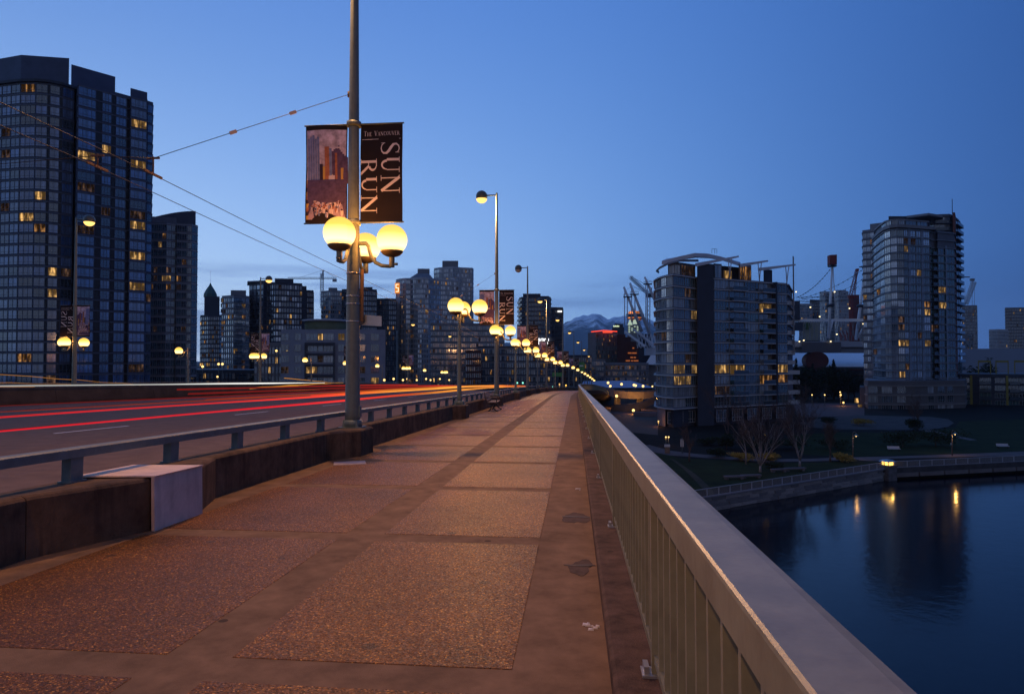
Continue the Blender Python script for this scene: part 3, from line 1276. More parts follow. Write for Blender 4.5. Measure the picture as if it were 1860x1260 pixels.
kk = 0
for i, s in enumerate(LAMP_S):
    n = i - 2
    if n > 16 or n < -2:
        continue
    tall = n % 2 == 0
    if n == 0:
        where = 'the tall lamp post nearest the camera'
        lab = 'tall grey green lamp post nearest the camera, three glowing globes and two banners'
    elif n < 0:
        where = lab = ''
        lab = 'short lamp post with three globes just behind the camera' if n == -1 else 'tall lamp post behind the camera'
    else:
        where = 'the %s tall lamp post along the walkway' % ORD[n // 2]
        lab = ('%s lamp post along the walkway wall, a tall one with banners' if tall else '%s lamp post along the walkway wall, a short one with three globes') % ORD[n]
    X = -4.80
    pw = 340 if n < 2 else (300 if n < 8 else 0)
    h = .56
    r = lamp_post(BP(X, s, h), 0, tall, lab, 'lamp posts along the walkway wall', (-90, 0, 90) if n < 9 else (0,), lit=n != 4, power=pw,
                  head_power=3500 if (tall and n in (-2, 0, 2, 6)) else 0)
    if tall and 0 <= n < 11:
        banners(BP(X, s, h - .02), 0, where)
    if n == 0:
        mb = MB()
        mb.box(.13, .06, 2.30, .21, .10, 3.45)
        mb.build('sign_panel', mat('brown_sign_back', (.16, .09, .05), .7), r)
        mb = MB()
        mb.hexa([(.10, .165, 2.23), (.60, .125, 2.20), (.60, .135, 2.20), (.10, .175, 2.23), (.10, .165, 2.46), (.60, .125, 2.42), (.60, .135, 2.42), (.10, .175, 2.46)])
        mb.build('sign_plate', M_STEEL, r)
        for z in (2.30, 2.68, 2.85, 3.35):
            mb = MB()
            mb.lathe([(.152, z - .012), (.152, z + .012)], n=18)
            mb.build('steel_band', M_STEEL, r)
        # the small hatch at the base
        mb = MB()
        mb.box(.13, -.06, .22, .185, .05, .46)
        mb.build('access_hatch', M_TEAL, r)

for k in range(9):
    s = 42.4 + 13.4 * k
    tall = k % 2 == 0
    if k > 8:
        break
    where = 'the far side %s tall lamp post' % ORD[k // 2]
    lab = ('%s lamp post across the road, tall with a lit ball head' if tall else '%s lamp post across the road, short with one globe') % ORD[k]
    loc = BP(-34.2, s, .02)
    r = lamp_post(loc, pi, tall, lab, 'lamp posts across the road', (90, 0, -90) if tall else (0,), power=0, head_power=0)
    if k < 4:
        point('globe_light', (.86, 0, 4.07), 380, AMBER, .12, r)
    if tall and k < 7:
        banners(loc, pi, where)

# ------------------------------------------------------------------ trolley wires
wires = thing('trolley_wires', 'two thin trolley wires running above the road beside the walkway', 'overhead wires', BP(-8.2, 14, 5.4))
WLOC = Vector(wires.location)
for X in (-7.83, -8.56):
    pts = []
    for i in range(0, 84):
        s = -13 + 2.0 * i
        span = ((s - 11.4) / 26.8) % 1.0
        pts.append(BP(X, s, 5.42 - .10 * 4 * span * (1 - span)) - WLOC)
    mb = MB()
    mb.tube(pts, .008, 5)
    mb.build('wire', M_WIRE, wires)
for j, s in enumerate((14.0, 40.8, 67.6)):
    a = BP(-4.92, s, 7.85 if j == 0 else 8.2)
    w = thing('span_wire', ['span wire with two insulators tied to the nearest lamp post', 'span wire tied to the second tall lamp post', 'span wire tied to the third tall lamp post'][j], 'span wire', a, group='span wires')
    b1, b2, c = BP(-7.83, s - 2.4, 5.72), BP(-8.56, s - 2.9, 5.62), BP(-33.8, s + 1.6, 7.6)
    mb = MB()
    mb.tube([Vector((0, 0, 0)), b1 - a], .007, 5)
    mb.tube([b1 - a, b2 - a], .007, 5)
    pts = []
    for i in range(13):
        f = i / 12
        p = b2.lerp(c, f)
        p.z -= .8 * 4 * f * (1 - f) * .5
        pts.append(p - a)
    mb.tube(pts, .007, 5)
    mb.build('wire', M_WIRE, w)
    mb = MB()
    mb.lathe([(.03, -.06), (.03, .06)], n=8)
    mb.build('eye_bolt', M_RUST, w)
    for t in (.32, .63):
        p = Vector((0, 0, 0)).lerp(b1 - a, t)
        t_ = (b1 - a).normalized()
        mb = MB()
        mb.beam(p - t_ * .07, p + t_ * .07, .05, .06)
        mb.build('insulator', mat('pale_insulator', (.5, .38, .3), .5), w)
    for q, X in ((b1, -7.83), (b2, -8.56)):
        mb = MB()
        z0 = q - a
        z1 = BP(X, q.y, 5.42) - a
        mb.tube([z0 + Vector((0, 0, .03)), z1], .014, 6)
        mb.beam(z0 + Vector((-.12, 0, 0)), z0 + Vector((.12, 0, 0)), .03, .035)
        mb.beam(z1 + Vector((0, -.26, .008)), z1 + Vector((0, .26, -.008)), .03, .045)
        mb.build('wire_hanger', M_RUST, w)

# ------------------------------------------------------------------ light trails of the traffic
def trail_mat(name, stops, strength):
    m = bpy.data.materials.new(name)
    m.use_nodes = True
    nt = m.node_tree
    N, L = nt.nodes, nt.links
    N.remove(N['Principled BSDF'])
    t = N.new('ShaderNodeTexCoord')
    s = N.new('ShaderNodeSeparateXYZ')
    L.new(t.outputs['Object'], s.inputs[0])
    mr = N.new('ShaderNodeMapRange')
    mr.inputs['From Min'].default_value = 0
    mr.inputs['From Max'].default_value = 150
    L.new(s.outputs[1], mr.inputs[0])
    cr = N.new('ShaderNodeValToRGB')
    e = cr.color_ramp.elements
    while len(e) > 1:
        e.remove(e[0])
    e[0].position, e[0].color = stops[0][0] / 150, (*stops[0][1], 1)
    for p, c in stops[1:]:
        k = e.new(p / 150)
        k.color = (*c, 1)
    L.new(mr.outputs[0], cr.inputs[0])
    em = N.new('ShaderNodeEmission')
    em.inputs[1].default_value = strength
    L.new(cr.outputs[0], em.inputs[0])
    L.new(em.outputs[0], N['Material Output'].inputs[0])
    m.cycles.emission_sampling = 'NONE'
    return m


RED = trail_mat('tail_light_glow', [(0, (.50, .010, .022)), (22, (.75, .018, .03)), (32, (1.0, .06, .035)), (38, (1.0, .14, .03)), (44, (1.0, .32, .04)), (70, (1.0, .42, .07)), (100, (1.0, .25, .05)), (140, (.9, .03, .03))], 1.15)
DIM = trail_mat('dim_tail_light_glow', [(0, (.10, .008, .008)), (60, (.28, .015, .012)), (90, (.75, .04, .025)), (130, (1.0, .16, .04))], 0.8)
EMBER = trail_mat('orange_tail_glow', [(0, (.16, .02, .01)), (30, (.45, .05, .015)), (60, (.9, .30, .04)), (110, (.8, .2, .04))], 0.8)
AMB = trail_mat('amber_glow', [(0, (.30, .11, .015)), (150, (.8, .33, .05))], 1.1)
WHT = trail_mat('head_light_glow', [(0, (.22, .20, .18)), (40, (.5, .5, .48)), (70, (1.6, 1.6, 1.5)), (82, (1.6, 1.6, 1.5)), (110, (.2, .12, .08))], 0.8)


def trail(name, X, h, s0, s1, r, mats, label, wob=0.0, slopeh=0.0, dX=0.0, strands=1, spread=.06):
    q = random.Random(int(abs(X) * 100 + s0))
    mats = mats if isinstance(mats, list) else [mats]
    n = max(8, int((s1 - s0) / 2.5))
    mb = MB()
    for k in range(strands):
        ox, oh, sc = (0, 0, 1) if k == 0 else (q.gauss(0, spread * 1.6), q.gauss(0, spread), q.uniform(.25, .6))
        a, b = (s0, s1) if k == 0 else (s0 + max(0, q.gauss(0, 12)), s1 - abs(q.gauss(0, 14)))
        ph = q.uniform(0, 6)
        pts, rr = [], []
        for i in range(n + 1):
            f = i / n
            s = a + (b - a) * f
            pts.append(BP(X + ox * min(1, s / 50) + dX * f + wob * .3 * sin(f * 17), s, h + oh * min(1, s / 50) + slopeh * f + wob * sin(f * 23) * .5 + .006 * sin(s * .33 + ph)) - BP(X, 0, h))
            g = .55 + 1.5 * min(1, max(0, (s - 12) / 45))
            rr.append(r * sc * g * (.85 + .25 * sin(s * .21 + ph)) * (1 if i < n - 2 else .5))
        mb.tube(pts, rr, 6, k % len(mats) if k else 0)
    mb.build(name, mats, None, BP(X, 0, h), label=label, category='light trail', group='light trails of the traffic')


trail('light_trail', -9.55, .72, 2, 118, .025, [RED, DIM, RED, EMBER], 'lower bright red to orange light trail nearest the guard rail', strands=7, spread=.035)
trail('light_trail', -12.6, .74, 2, 112, .025, [RED, EMBER, DIM, RED], 'upper bright red to orange light trail above the nearest one', strands=8, spread=.04)
trail('light_trail', -12.3, .86, 30, 125, .022, [RED, EMBER], 'thin orange light trail just over the upper red one', strands=3)
trail('light_trail', -14.0, .80, 24, 120, .018, [EMBER, DIM], 'thin dim orange light trail beside the upper red one', strands=4, spread=.08)
trail('light_trail', -17.6, .75, 6, 105, .022, DIM, 'dim red light trail in the middle of the road', strands=3)
trail('light_trail', -20.8, .78, 34, 112, .028, DIM, 'faint red light trail beyond the middle of the road', strands=4)
trail('light_trail', -15.6, .70, 4, 70, .012, [DIM, EMBER], 'hair thin dim red light trail over the lane line', strands=4, spread=.10)
trail('light_trail', -11.0, .95, 3, 60, .010, [EMBER, DIM], 'hair thin orange light trail between the two bright ones', strands=3, spread=.08)
trail('light_trail', -25.2, .92, 40, 100, .035, [DIM, RED], 'uppermost faint red light trail near the far barrier', strands=5, spread=.09)
trail('light_trail', -33.0, 1.16, 4, 84, .035, WHT, 'white head light trail along the top of the far barrier')
trail('light_trail', -29.5, .45, 6, 36, .030, AMB, 'wavering amber light trail against the far barrier', .10, .70, -2.0)
trail('light_trail', -26.5, .85, 52, 84, .028, AMB, 'short amber light trail low over the far lane beside the pole', .06, .35, -4.0)
trail('light_trail', -27.5, .78, 54, 80, .022, AMB, 'thin amber light trail beneath the other short amber one', .07, .35, -3.0)
trail('light_trail', -35.5, 1.5, 30, 44, .016, AMB, 'thin arched amber streak left of the first far lamp post', .05, -.3)
trail('light_trail', -36, 2.1, 34, 52, .016, AMB, 'thin arched amber streak right of the first far lamp post', .05, -1.0)
trail('light_trail', -35.6, 1.75, 78, 96, .018, AMB, 'thin arched amber streak before the low grey block', .04, -.7)

def mnoise_(x, k):
    return sin(x * 1.7 + k) * .5 + sin(x * 3.9 + 2 * k) * .5


# ------------------------------------------------------------------ things on the walkway
bench = thing('park_bench', 'wooden bench with iron sides standing against the wall further along the walkway', 'bench', BP(-4.15, 34.2, .008), 0)
mb = MB()
pl_me = None
for x, z, a in ((-.18, .45, 0), (-.06, .45, 0), (.06, .45, 0), (.18, .45, .1)):
    mb = MB()
    mb.box(x - .05, -.9, z, x + .05, .9, z + .035)
    mb.build('seat_plank', M_WOOD, bench)
for k in range(4):
    mb = MB()
    z = .55 + .11 * k
    x = -.27 - .035 * k
    mb.hexa([(x - .02, -.9, z), (x + .02, -.9, z), (x + .02, .9, z), (x - .02, .9, z), (x - .055, -.9, z + .09), (x - .015, -.9, z + .09), (x - .015, .9, z + .09), (x - .055, .9, z + .09)])
    mb.build('back_plank', M_WOOD, bench)
for y in (-.8, .8):
    mb = MB()
    iron = mat('cast_iron', (.06, .055, .05), .5, .5)
    mb.tube([(-.42, y, .98), (-.33, y, .6), (-.27, y, .42), (-.05, y, .40), (.2, y, .42)], .03, 6)
    mb.tube([(-.36, y, .70), (-.1, y, .72), (.15, y, .70), (.22, y, .62), (.22, y, .46)], .026, 6)
    mb.tube([(-.05, y, .40), (-.06, y, .2), (-.14, y, .05), (-.22, y, 0.01)], .034, 6)
    mb.tube([(.02, y, .40), (.05, y, .2), (.18, y, .06), (.30, y, 0.01)], .034, 6)
    mb.build('side_frame', iron, bench)

hatch = MB()
hatch.hexa([(-.30, -.22, 0), (.30, -.22, 0), (.30, .22, 0), (-.30, .22, 0), (-.29, -.21, .018), (.29, -.21, .018), (.29, .21, .018), (-.29, .21, .018)])
hatch.build('utility_cover', mat('pale_cover_concrete', (.34, .27, .27), .7, var=.2, scale=8), None, BP(-4.25, 12.25, .004), label='pale square utility cover set in the walkway beside the nearest lamp post', category='utility cover').rotation_euler = (-SLOPE, 0, .35)
wet = mat('wet_stain', (.045, .028, .02), .6, spec=.2, var=.5, scale=18)
damp = mat('damp_stain', (.085, .053, .040), .8, spec=.2, var=.4, scale=9)
for (X, s, rx, ry, lab) in ((.02, 7.75, .17, .42, 'dark wet stain by the kerb, the further of two'), (.05, 5.72, .13, .26, 'dark wet stain by the kerb, the nearer of two')):
    q = random.Random(int(s * 10))
    o = None
    for lvl, (fx, fy, mt_, dz, nm_) in enumerate(((1.0, 1.0, damp, .0022, 'wet_stain'), (1.15, .16, wet, .0042, 'wet_core'))):
        mb = MB()
        n = 44
        pts = []
        for k in range(n):
            a = 2 * pi * k / n
            f = .78 + .16 * sin(a * 2 + s + lvl) + .10 * sin(a * 3 + 2 * s) + .05 * sin(a * 7 + s) + .03 * q.random()
            x = min(rx * fx * f * cos(a), .180 - X)
            pts.append((x, ry * fy * f * sin(a) + (.0 if lvl == 0 else .05), 0))
        mb.v = pts + [(x, y, .0022) for x, y, z in pts]
        mb.face(range(n, 2 * n))
        for k in range(n):
            mb.face((k, (k + 1) % n, n + (k + 1) % n, n + k))
        if o is None:
            o = mb.build(nm_, mt_, None, BP(X, s, dz - .0015), label=lab, category='stain', group='wet stains by the kerb')
            o.rotation_euler = (-SLOPE, 0, 0)
        else:
            mb.build(nm_, mt_, o, (0, 0, .0025))
for X, s, lab in ((.045, 9.75, 'scrap of white litter on the walkway by the kerb, the further one'), (.10, 4.36, 'scrap of white litter on the walkway by the kerb, the nearer one')):
    mb = MB()
    q = random.Random(int(s * 100))
    for k in range(7):
        x, y = q.uniform(-.05, .05), q.uniform(-.06, .06)
        r = q.uniform(.008, .022)
        mb.hexa([(x - r, y - r * .5, 0), (x + r, y - r * .4, 0), (x + r * .7, y + r * .5, 0), (x - r * .8, y + r * .6, 0), (x - r * .8, y - r * .4, .008), (x + r * .8, y - r * .3, .014), (x + r * .6, y + r * .4, .01), (x - r * .7, y + r * .5, .012)])
    mb.build('paper_scrap', mat('white_paper', (.65, .6, .58), .8), None, BP(X, s, .001), label=lab, category='litter', group='scraps of litter')
# ------------------------------------------------------------------ buildings
G_DARK = window_glass('dark_glass', (.026, .036, .042), .05, .5)
G_BLUE = window_glass('blue_glass', (.068, .105, .145), .07, .5)
G_PALE = window_glass('curtained_glass', (.24, .25, .25), .15, .4)
G_DEEP = window_glass('deep_blue_glass', (.045, .090, .205), .06, .7)
G_STEEL = window_glass('steel_blue_glass', (.10, .145, .24), .10, .4)
G_MIRROR = window_glass('mirror_glass', (.24, .27, .31), .07, .5, ior=2.8)  # pale base colour adds painted sky reflection to the real one
G_TEAL = window_glass('teal_glass', (.13, .20, .20), .10, .4)
C_DIMM = mat('dim_mullion', (.085, .105, .15), .5)
C_DEEP = mat('deep_blue_cladding', (.055, .075, .135), .7, var=.2, scale=.3)
G_GREEN = window_glass('green_glass', (.042, .082, .085), .06, .45)
LIT = [glow('lit_window_warm', (1.0, .46, .14), .19, noise=.90, scale=.62), glow('lit_window_bright', (1.0, .56, .18), .36, noise=.82, scale=.65), glow('lit_window_dim', (.75, .40, .24), .07, noise=.85, scale=.55)]
LIT_COOL = glow('lit_window_cool', (.9, .85, .65), .7, noise=.6, scale=.9)
C_BLUE = mat('blue_grey_cladding', (.10, .11, .14), .7, var=.15, scale=.3)
C_GREY = mat('grey_cladding', (.19, .19, .205), .75, var=.15, scale=.3)
C_PALE = mat('pale_concrete', (.42, .42, .44), .75, var=.15, scale=.3)
C_DARK = mat('charcoal_cladding', (.030, .036, .055), .7, var=.15, scale=.3)
C_MULL = mat('window_mullion', (.24, .26, .28), .5)
C_SLAB = mat('slab_edge', (.42, .42, .43), .75, var=.12, scale=.3)
C_ROOF = mat('roof_cladding', (.16, .17, .20), .7, var=.1, scale=.2)
C_WHITE = mat('white_cladding', (.55, .56, .60), .6, var=.08, scale=.2)
C_BROWN = mat('brown_brick', (.085, .035, .03), .85, var=.2, scale=.5)
C_RED = mat('red_paint', (.24, .025, .02), .6)
M_RAILGLASS = mat('balcony_glass', (.045, .065, .085), .08, 0, .8)
STUFF_DARK = [G_DARK, G_BLUE, G_PALE]


def win_mesh(w, h, n, glass, frame=C_MULL, transom=.28, fr=.07, proud=.10):
    """one window, centred on x, sill at z=0, facing -y: panes behind a frame with mullions"""
    mb = MB()
    x0, x1 = -w / 2, w / 2
    mb.poly([(x0, -.03, 0), (x1, -.03, 0), (x1, -.03, h), (x0, -.03, h)], 0)
    mb.box(x0, -proud, -.02, x1, -.005, fr, 1)
    mb.box(x0, -proud, h - fr, x1, -.005, h + .02, 1)
    for i in range(n + 1):
        x = x0 + (w - fr) * i / n
        mb.box(x, -proud, fr, x + fr, -.005, h - fr, 1)
    if transom:
        mb.box(x0, -proud * .8, h * transom, x1, -.01, h * transom + fr, 1)
    return mb


def balc_mesh(w, h, depth, glass):
    """balcony: slab with a glass front, and the dark doors behind it"""
    mb = MB()
    x0, x1 = -w / 2, w / 2
    mb.box(x0, -depth, -.36, x1, .0, -.12, 1)
    mb.box(x0 + .05, -depth, -.12, x1 - .05, -depth + .04, .92, 2)
    mb.box(x0 + .05, -depth - .01, .92, x1 - .05, -depth + .05, .97, 1)
    mb.poly([(x0, -.03, -.1), (x1, -.03, -.1), (x1, -.03, h), (x0, -.03, h)], 0)
    for f in (.0, .36, .68, .97):
        x = x0 + w * f
        mb.box(x, -.09, -.1, x + .07, -.005, h, 3)
    return mb


def offset_poly(poly, d):
    n = len(poly)
    a = sum(poly[i][0] * poly[(i + 1) % n][1] - poly[(i + 1) % n][0] * poly[i][1] for i in range(n))
    sg = 1 if a > 0 else -1
    out = []
    for i in range(n):
        p0, p1, p2 = Vector(poly[i - 1]), Vector(poly[i]), Vector(poly[(i + 1) % n])
        e0, e1 = (p1 - p0).normalized(), (p2 - p1).normalized()
        n0, n1 = Vector((e0.y, -e0.x)) * sg, Vector((e1.y, -e1.x)) * sg
        bis = n0 + n1
        k = d / max(.35, bis.length ** 2 / 2) if bis.length > 1e-6 else 0
        q = p1 + bis * k
        out.append((q.x, q.y))
    return out


def edge_frame(p, q, centre):
    p, q = Vector(p), Vector(q)
    t = (q - p).normalized()
    nrm = Vector((t.y, -t.x))
    mid = (p + q) / 2
    if nrm.dot(mid - Vector(centre)) < 0:
        nrm = -nrm
    return p, q, t, nrm


def tower(name, label, poly, z0, floors, fh, spec, group=None, mull=None, body=C_BLUE, slab=C_SLAB, glass=None, parapet=1.0, slab_out=.22, slab_t=.30,
          parts=True, lit=.08, lit_set=(), seed=1, win_h=.68, top_mat=None, slab_every=1, own_balcony=True, lit_mats=None):
    """building from its footprint; spec = {edge index: [(bay kind, share of the edge, mullion count)]}; returns the thing"""
    q = random.Random(seed)
    cx, cy = sum(p[0] for p in poly) / len(poly), sum(p[1] for p in poly) / len(poly)
    r = thing(name, label, 'building', (cx, cy, z0), 0, group)
    lp = [(x - cx, y - cy) for x, y in poly]
    H = floors * fh
    glass = glass or STUFF_DARK
    lit_mats = lit_mats or LIT
    mull = mull or C_MULL
    mb = MB()
    mb.prism(lp, 0, H + parapet, 0, 1)
    mb.build('wall', [body, top_mat or C_ROOF], r)
    if slab:
        sp = offset_poly(lp, slab_out)
        sm = MB()
        if parts:
            sm.prism(sp, -slab_t, 0)
            me = sm.mesh('floor_slab', slab)
            for f in range(0, floors + 1, slab_every):
                inst('floor_slab', me, r, (0, 0, f * fh))
        else:
            for f in range(0, floors + 1, slab_every):
                sm.prism(sp, f * fh - slab_t * .7, f * fh)
            o = sm.build('floor_slab', slab, r)
            o['kind'] = 'stuff'
    joined = MB()
    total = 0
    for ei, bays in spec.items():
        if not parts and len(bays) > 1 and all(b_[0] == 'win' for b_ in bays):
            bays = [(b_[0], b_[1] / 2, max(1, (b_[2] if len(b_) > 2 else 2) // 2)) for b_ in bays for _ in (0, 1)]
        p, e, t, nrm = edge_frame(lp[ei], lp[(ei + 1) % len(lp)], (0, 0))
        L = (e - p).length
        tot = sum(b[1] for b in bays)
        x = 0.0
        rz = atan2(t.y, t.x)
        if Vector((sin(rz), -cos(rz))).dot(nrm) < 0:
            rz += pi
        for bi, bay in enumerate(bays):
            kind, share = bay[0], bay[1]
            w = L * share / tot
            c = p + t * (x + w / 2)
            x += w
            nm = bay[2] if len(bay) > 2 else max(1, round(w / 1.3))
            if kind == 'pil':      # pier standing proud of the wall
                m_ = MB()
                a, b2 = c - t * w / 2, c + t * w / 2
                out = nrm * (bay[3] if len(bay) > 3 else .35)
                m_.prism([tuple(a - nrm * .05), tuple(b2 - nrm * .05), tuple(b2 + out), tuple(a + out)], 0, H + parapet * .5)
                m_.build('pier', bay[4] if len(bay) > 4 else body, r)
                continue
            if kind == 'solid':
                continue
            if kind == 'dark':
                base = win_mesh(w * .96, fh * .86, 1, None, frame=C_DARK, transom=0)  # flat near-black pane, the shade of a recess put into its colour
                zoff = fh * .05
            elif kind == 'balc':
                base = balc_mesh(w * .97, fh * .80, 1.5, None)
                zoff = .14
            elif kind == 'small':
                base = win_mesh(w * .55, fh * .55, 1, None, transom=0)
                zoff = fh * .25
            else:
                base = win_mesh(w * .95, fh * win_h, nm, None)
                zoff = fh * (1 - win_h) * .55
            if not parts and kind == 'win':
                a_ = p + t * x
                hw = t * .16
                k = len(joined.v)
                v4 = [a_ - hw, a_ + hw, a_ + hw + nrm * .22, a_ - hw + nrm * .22]
                joined.v += [(u.x, u.y, 0) for u in v4] + [(u.x, u.y, H) for u in v4]
                for fc in ((0, 1, 5, 4), (1, 2, 6, 5), (2, 3, 7, 6), (3, 0, 4, 7), (4, 5, 6, 7)):
                    joined.face([k + i for i in fc], 8)
            if parts:
                slots = {'dark': [M_DARK, C_DARK], 'balc': [G_DARK, slab or C_SLAB, M_RAILGLASS, mull]}.get(kind, [G_BLUE, mull])
                me = base.mesh('balcony' if kind == 'balc' else 'window', slots)
            ca, sa = cos(rz), sin(rz)
            for f in range(floors):
                if len(bay) > 3 and isinstance(bay[3], tuple) and not (bay[3][0] <= f < bay[3][1]):
                    continue
                islit = (ei, bi, f) in lit_set or (kind not in ('dark',) and q.random() < lit)
                gl = bay[4] if len(bay) > 4 and isinstance(bay[4], list) else glass
                gm = M_DARK if kind == 'dark' else ((q.choice((lit_mats[0], lit_mats[2], lit_mats[2], lit_mats[1]))) if islit else q.choice(gl))
                if (ei, bi, f) in lit_set:
                    gm = lit_mats[1]
                z = f * fh + zoff
                if parts:
                    inst('balcony' if kind == 'balc' else 'window', me, r, (c.x, c.y, z), (0, 0, rz), mats={0: gm})
                    total += 1
                else:
                    k = len(joined.v)
                    mi = {True: 3 + q.randrange(3)}.get(islit, q.randrange(3))
                    if kind == 'dark':
                        mi = 0
                    for vx, vy, vz in base.v:
                        joined.v.append((c.x + vx * ca - vy * sa, c.y + vx * sa + vy * ca, z + vz))
                    for fc, mm in zip(base.f, base.m):
                        joined.face([k + i for i in fc], mi if mm == 0 else (7 if mm == 2 else 6))
    if not parts and joined.v:
        g3 = (list(glass) * 3)[:3]
        o = joined.build('window', g3 + list(lit_mats[:3]) + [mull, M_RAILGLASS, body], r)
        o['kind'] = 'stuff'
    r['_n'] = total
    return r


def block(name, parent, pts, z0, z1, material, mtop=None):
    """extra solid on a building, footprint in world x,y"""
    o = parent.location
    mb = MB()
    mb.prism([(x - o.x, y - o.y) for x, y in pts], z0 - o.z, (z1 - o.z) if not callable(z1) else (lambda x, y: z1(x + o.x, y + o.y) - o.z), 0, 1 if mtop else 0)
    return mb.build(name, [material, mtop] if mtop else material, parent)


def PX(*pairs):
    return [XY(px, d) for px, d in pairs]


def blank(name, label, poly, z0, z1, material, group=None, category='building'):
    cx, cy = sum(p[0] for p in poly) / len(poly), sum(p[1] for p in poly) / len(poly)
    r = thing(name, label, category, (cx, cy, z0), 0, group)
    block('wall', r, poly, z0, z1, material)
    return r


def bays(n, kind='win', each=1.0, mull=2, between=None):
    out = []
    for i in range(n):
        if between and i:
            out.append(between)
        out.append((kind, each, mull))
    return out


# ---- tall blue tower on the left
fh = 2.9
poly = PX((-70, 182), (-20, 178.5), (30, 176.5), (58, 176.2), (84, 177), (107, 178.6), (128, 181), (131, 184), (135, 177.4), (231, 187.2), (232, 185.8), (262, 188.8), (263, 190.5), (273, 191.8), (270, 215), (-70, 225))
zt = 76.3
fl_n = 31
left_lit = {(8, 0, 25): 1, (8, 4, 24): 1}
t1 = tower('apartment_tower', 'tallest dark blue apartment tower with a curved bay, cut off by the left edge', poly, zt - fl_n * fh, fl_n, fh, {
    1: bays(3, 'win', 1, 2), 2: bays(1, 'win', 1, 3), 3: [('win', 1.2, 2), ('dark', .22)], 4: [('win', .9, 2), ('dark', .24)], 5: bays(1, 'win', 1, 3),
    8: [('win', 31, 4), ('dark', 10), ('win', 17, 3), ('dark', 7), ('win', 20, 3), ('dark', 6)],
    10: [('win', 30, 4)], 12: [('win', 10, 1)]},
    lit=.06, lit_set={(8, 0, 24), (8, 2, 25), (10, 0, 24), (10, 0, 28), (10, 0, 18), (10, 0, 15), (10, 0, 12), (3, 0, 20), (4, 0, 11)}, seed=11, glass=[G_DEEP, G_STEEL, G_DARK, G_DEEP, G_DEEP, G_STEEL, G_DARK], slab=C_BLUE, mull=C_DIMM, body=C_DEEP, slab_out=.14, slab_t=.26, parapet=.8, win_h=.78)
block('roof_screen', t1, PX((-70, 186), (30, 180), (118, 182), (118, 200), (-70, 205)), zt + .7, ZH(99, 181) + .2, C_DEEP)
block('roof_screen', t1, PX((122, 180), (203, 188), (201, 205), (122, 200)), zt + .7, ZH(115, 181), C_DEEP)
block('roof_screen', t1, PX((231, 187), (262, 190.2), (262, 200), (231, 198)), zt + .5, ZH(157, 187.5), C_DEEP)
block('cornice', t1, offset_poly(PX((-70, 182), (-20, 178.5), (30, 176.5), (58, 176.2), (84, 177), (107, 178.6), (128, 181), (128, 190), (-70, 190)), .7), zt + .2, zt + .9, C_DARK)

# ---- second tower with the raked roof screen
zt = ZH(405, 226)
t2 = tower('apartment_tower', 'green glazed apartment tower with a raked roof screen beside the tallest tower', PX((262, 226), (300, 226), (318, 228), (319, 227), (346, 228.5), (357, 231), (354, 250), (262, 250)), zt - 22 * 2.9, 22, 2.9,
           {0: bays(5, 'win', 1, 2), 1: bays(2, 'win', 1, 2), 3: bays(3, 'win', 1, 2), 4: bays(1, 'win', 1, 2)}, glass=[G_GREEN, G_DARK, G_GREEN], slab_out=.10, slab_t=.22, seed=21, lit=.10, body=C_GREY, parapet=.4)
block('roof_house', t2, PX((272, 229), (318, 231), (318, 240), (272, 240)), zt, ZH(393, 230), C_GREY)
zA, zB = ZH(393, 230), ZH(381, 232)
o = t2.location
mb = MB()
a, b2, c, d = [Vector((x, y, 0)) for x, y in PX((272, 231), (353, 233), (353, 237), (272, 236))]
N_ = 8
for i in range(N_):
    f0, f1 = i / N_, (i + 1) / N_
    z_0, z_1 = zA + (zB - zA) * sin(f0 * pi / 2), zA + (zB - zA) * sin(f1 * pi / 2)
    p0, p1, p2, p3 = a.lerp(b2, f0), a.lerp(b2, f1), d.lerp(c, f1), d.lerp(c, f0)
    lowz = ZH(416, 231) + .05
    mb.hexa([(p0.x - o.x, p0.y - o.y, lowz - o.z), (p1.x - o.x, p1.y - o.y, lowz - o.z), (p2.x - o.x, p2.y - o.y, lowz - o.z), (p3.x - o.x, p3.y - o.y, lowz - o.z),
             (p0.x - o.x, p0.y - o.y, z_0 - o.z), (p1.x - o.x, p1.y - o.y, z_1 - o.z), (p2.x - o.x, p2.y - o.y, z_1 - o.z), (p3.x - o.x, p3.y - o.y, z_0 - o.z)])
mb.build('roof_screen', C_BLUE, t2)

# ---- far left skyline
zt = ZH(575, 420)
t3 = tower('spire_tower', 'dark tower with a small pointed green roof and mast on the left skyline', PX((363, 420), (378, 416), (398, 416), (404, 420), (404, 445), (363, 445)), zt - 17 * 2.9, 17, 2.9,
           {0: bays(2), 1: bays(3), 2: bays(1)}, parts=False, seed=31, lit=.14, body=C_DARK, slab_out=.15, slab=C_BLUE)
block('upper_wall', t3, PX((370, 422), (398, 422), (398, 436), (370, 436)), zt, ZH(538, 422), C_DARK)
mb = MB()
pc = XY(381, 428)
mb.lathe([(4.2, 0), (4.0, 2.2), (2.6, 5.0), (1.0, 7.4), (.25, 9.2), (.06, 9.4), (.05, 17)], (pc[0] - t3.location.x, pc[1] - t3.location.y, ZH(538, 422) - t3.location.z), 8, smooth=False)
mb.build('spire', mat('green_copper', (.05, .11, .09), .6), t3)
zt = ZH(540, 330)
t4 = tower('apartment_tower', 'pale apartment tower with rows of balconies left of the dark stepped tower', PX((402, 332), (424, 327), (452, 333), (452, 355), (402, 355)), zt - 17 * 2.8, 17, 2.8,
           {0: bays(3, 'win', 1, 2), 1: bays(2, 'balc') + bays(2, 'win', 1, 2)}, parts=False, seed=41, lit=.10, body=C_GREY, slab=C_PALE, slab_out=.5, glass=[G_MIRROR, G_PALE, G_BLUE])
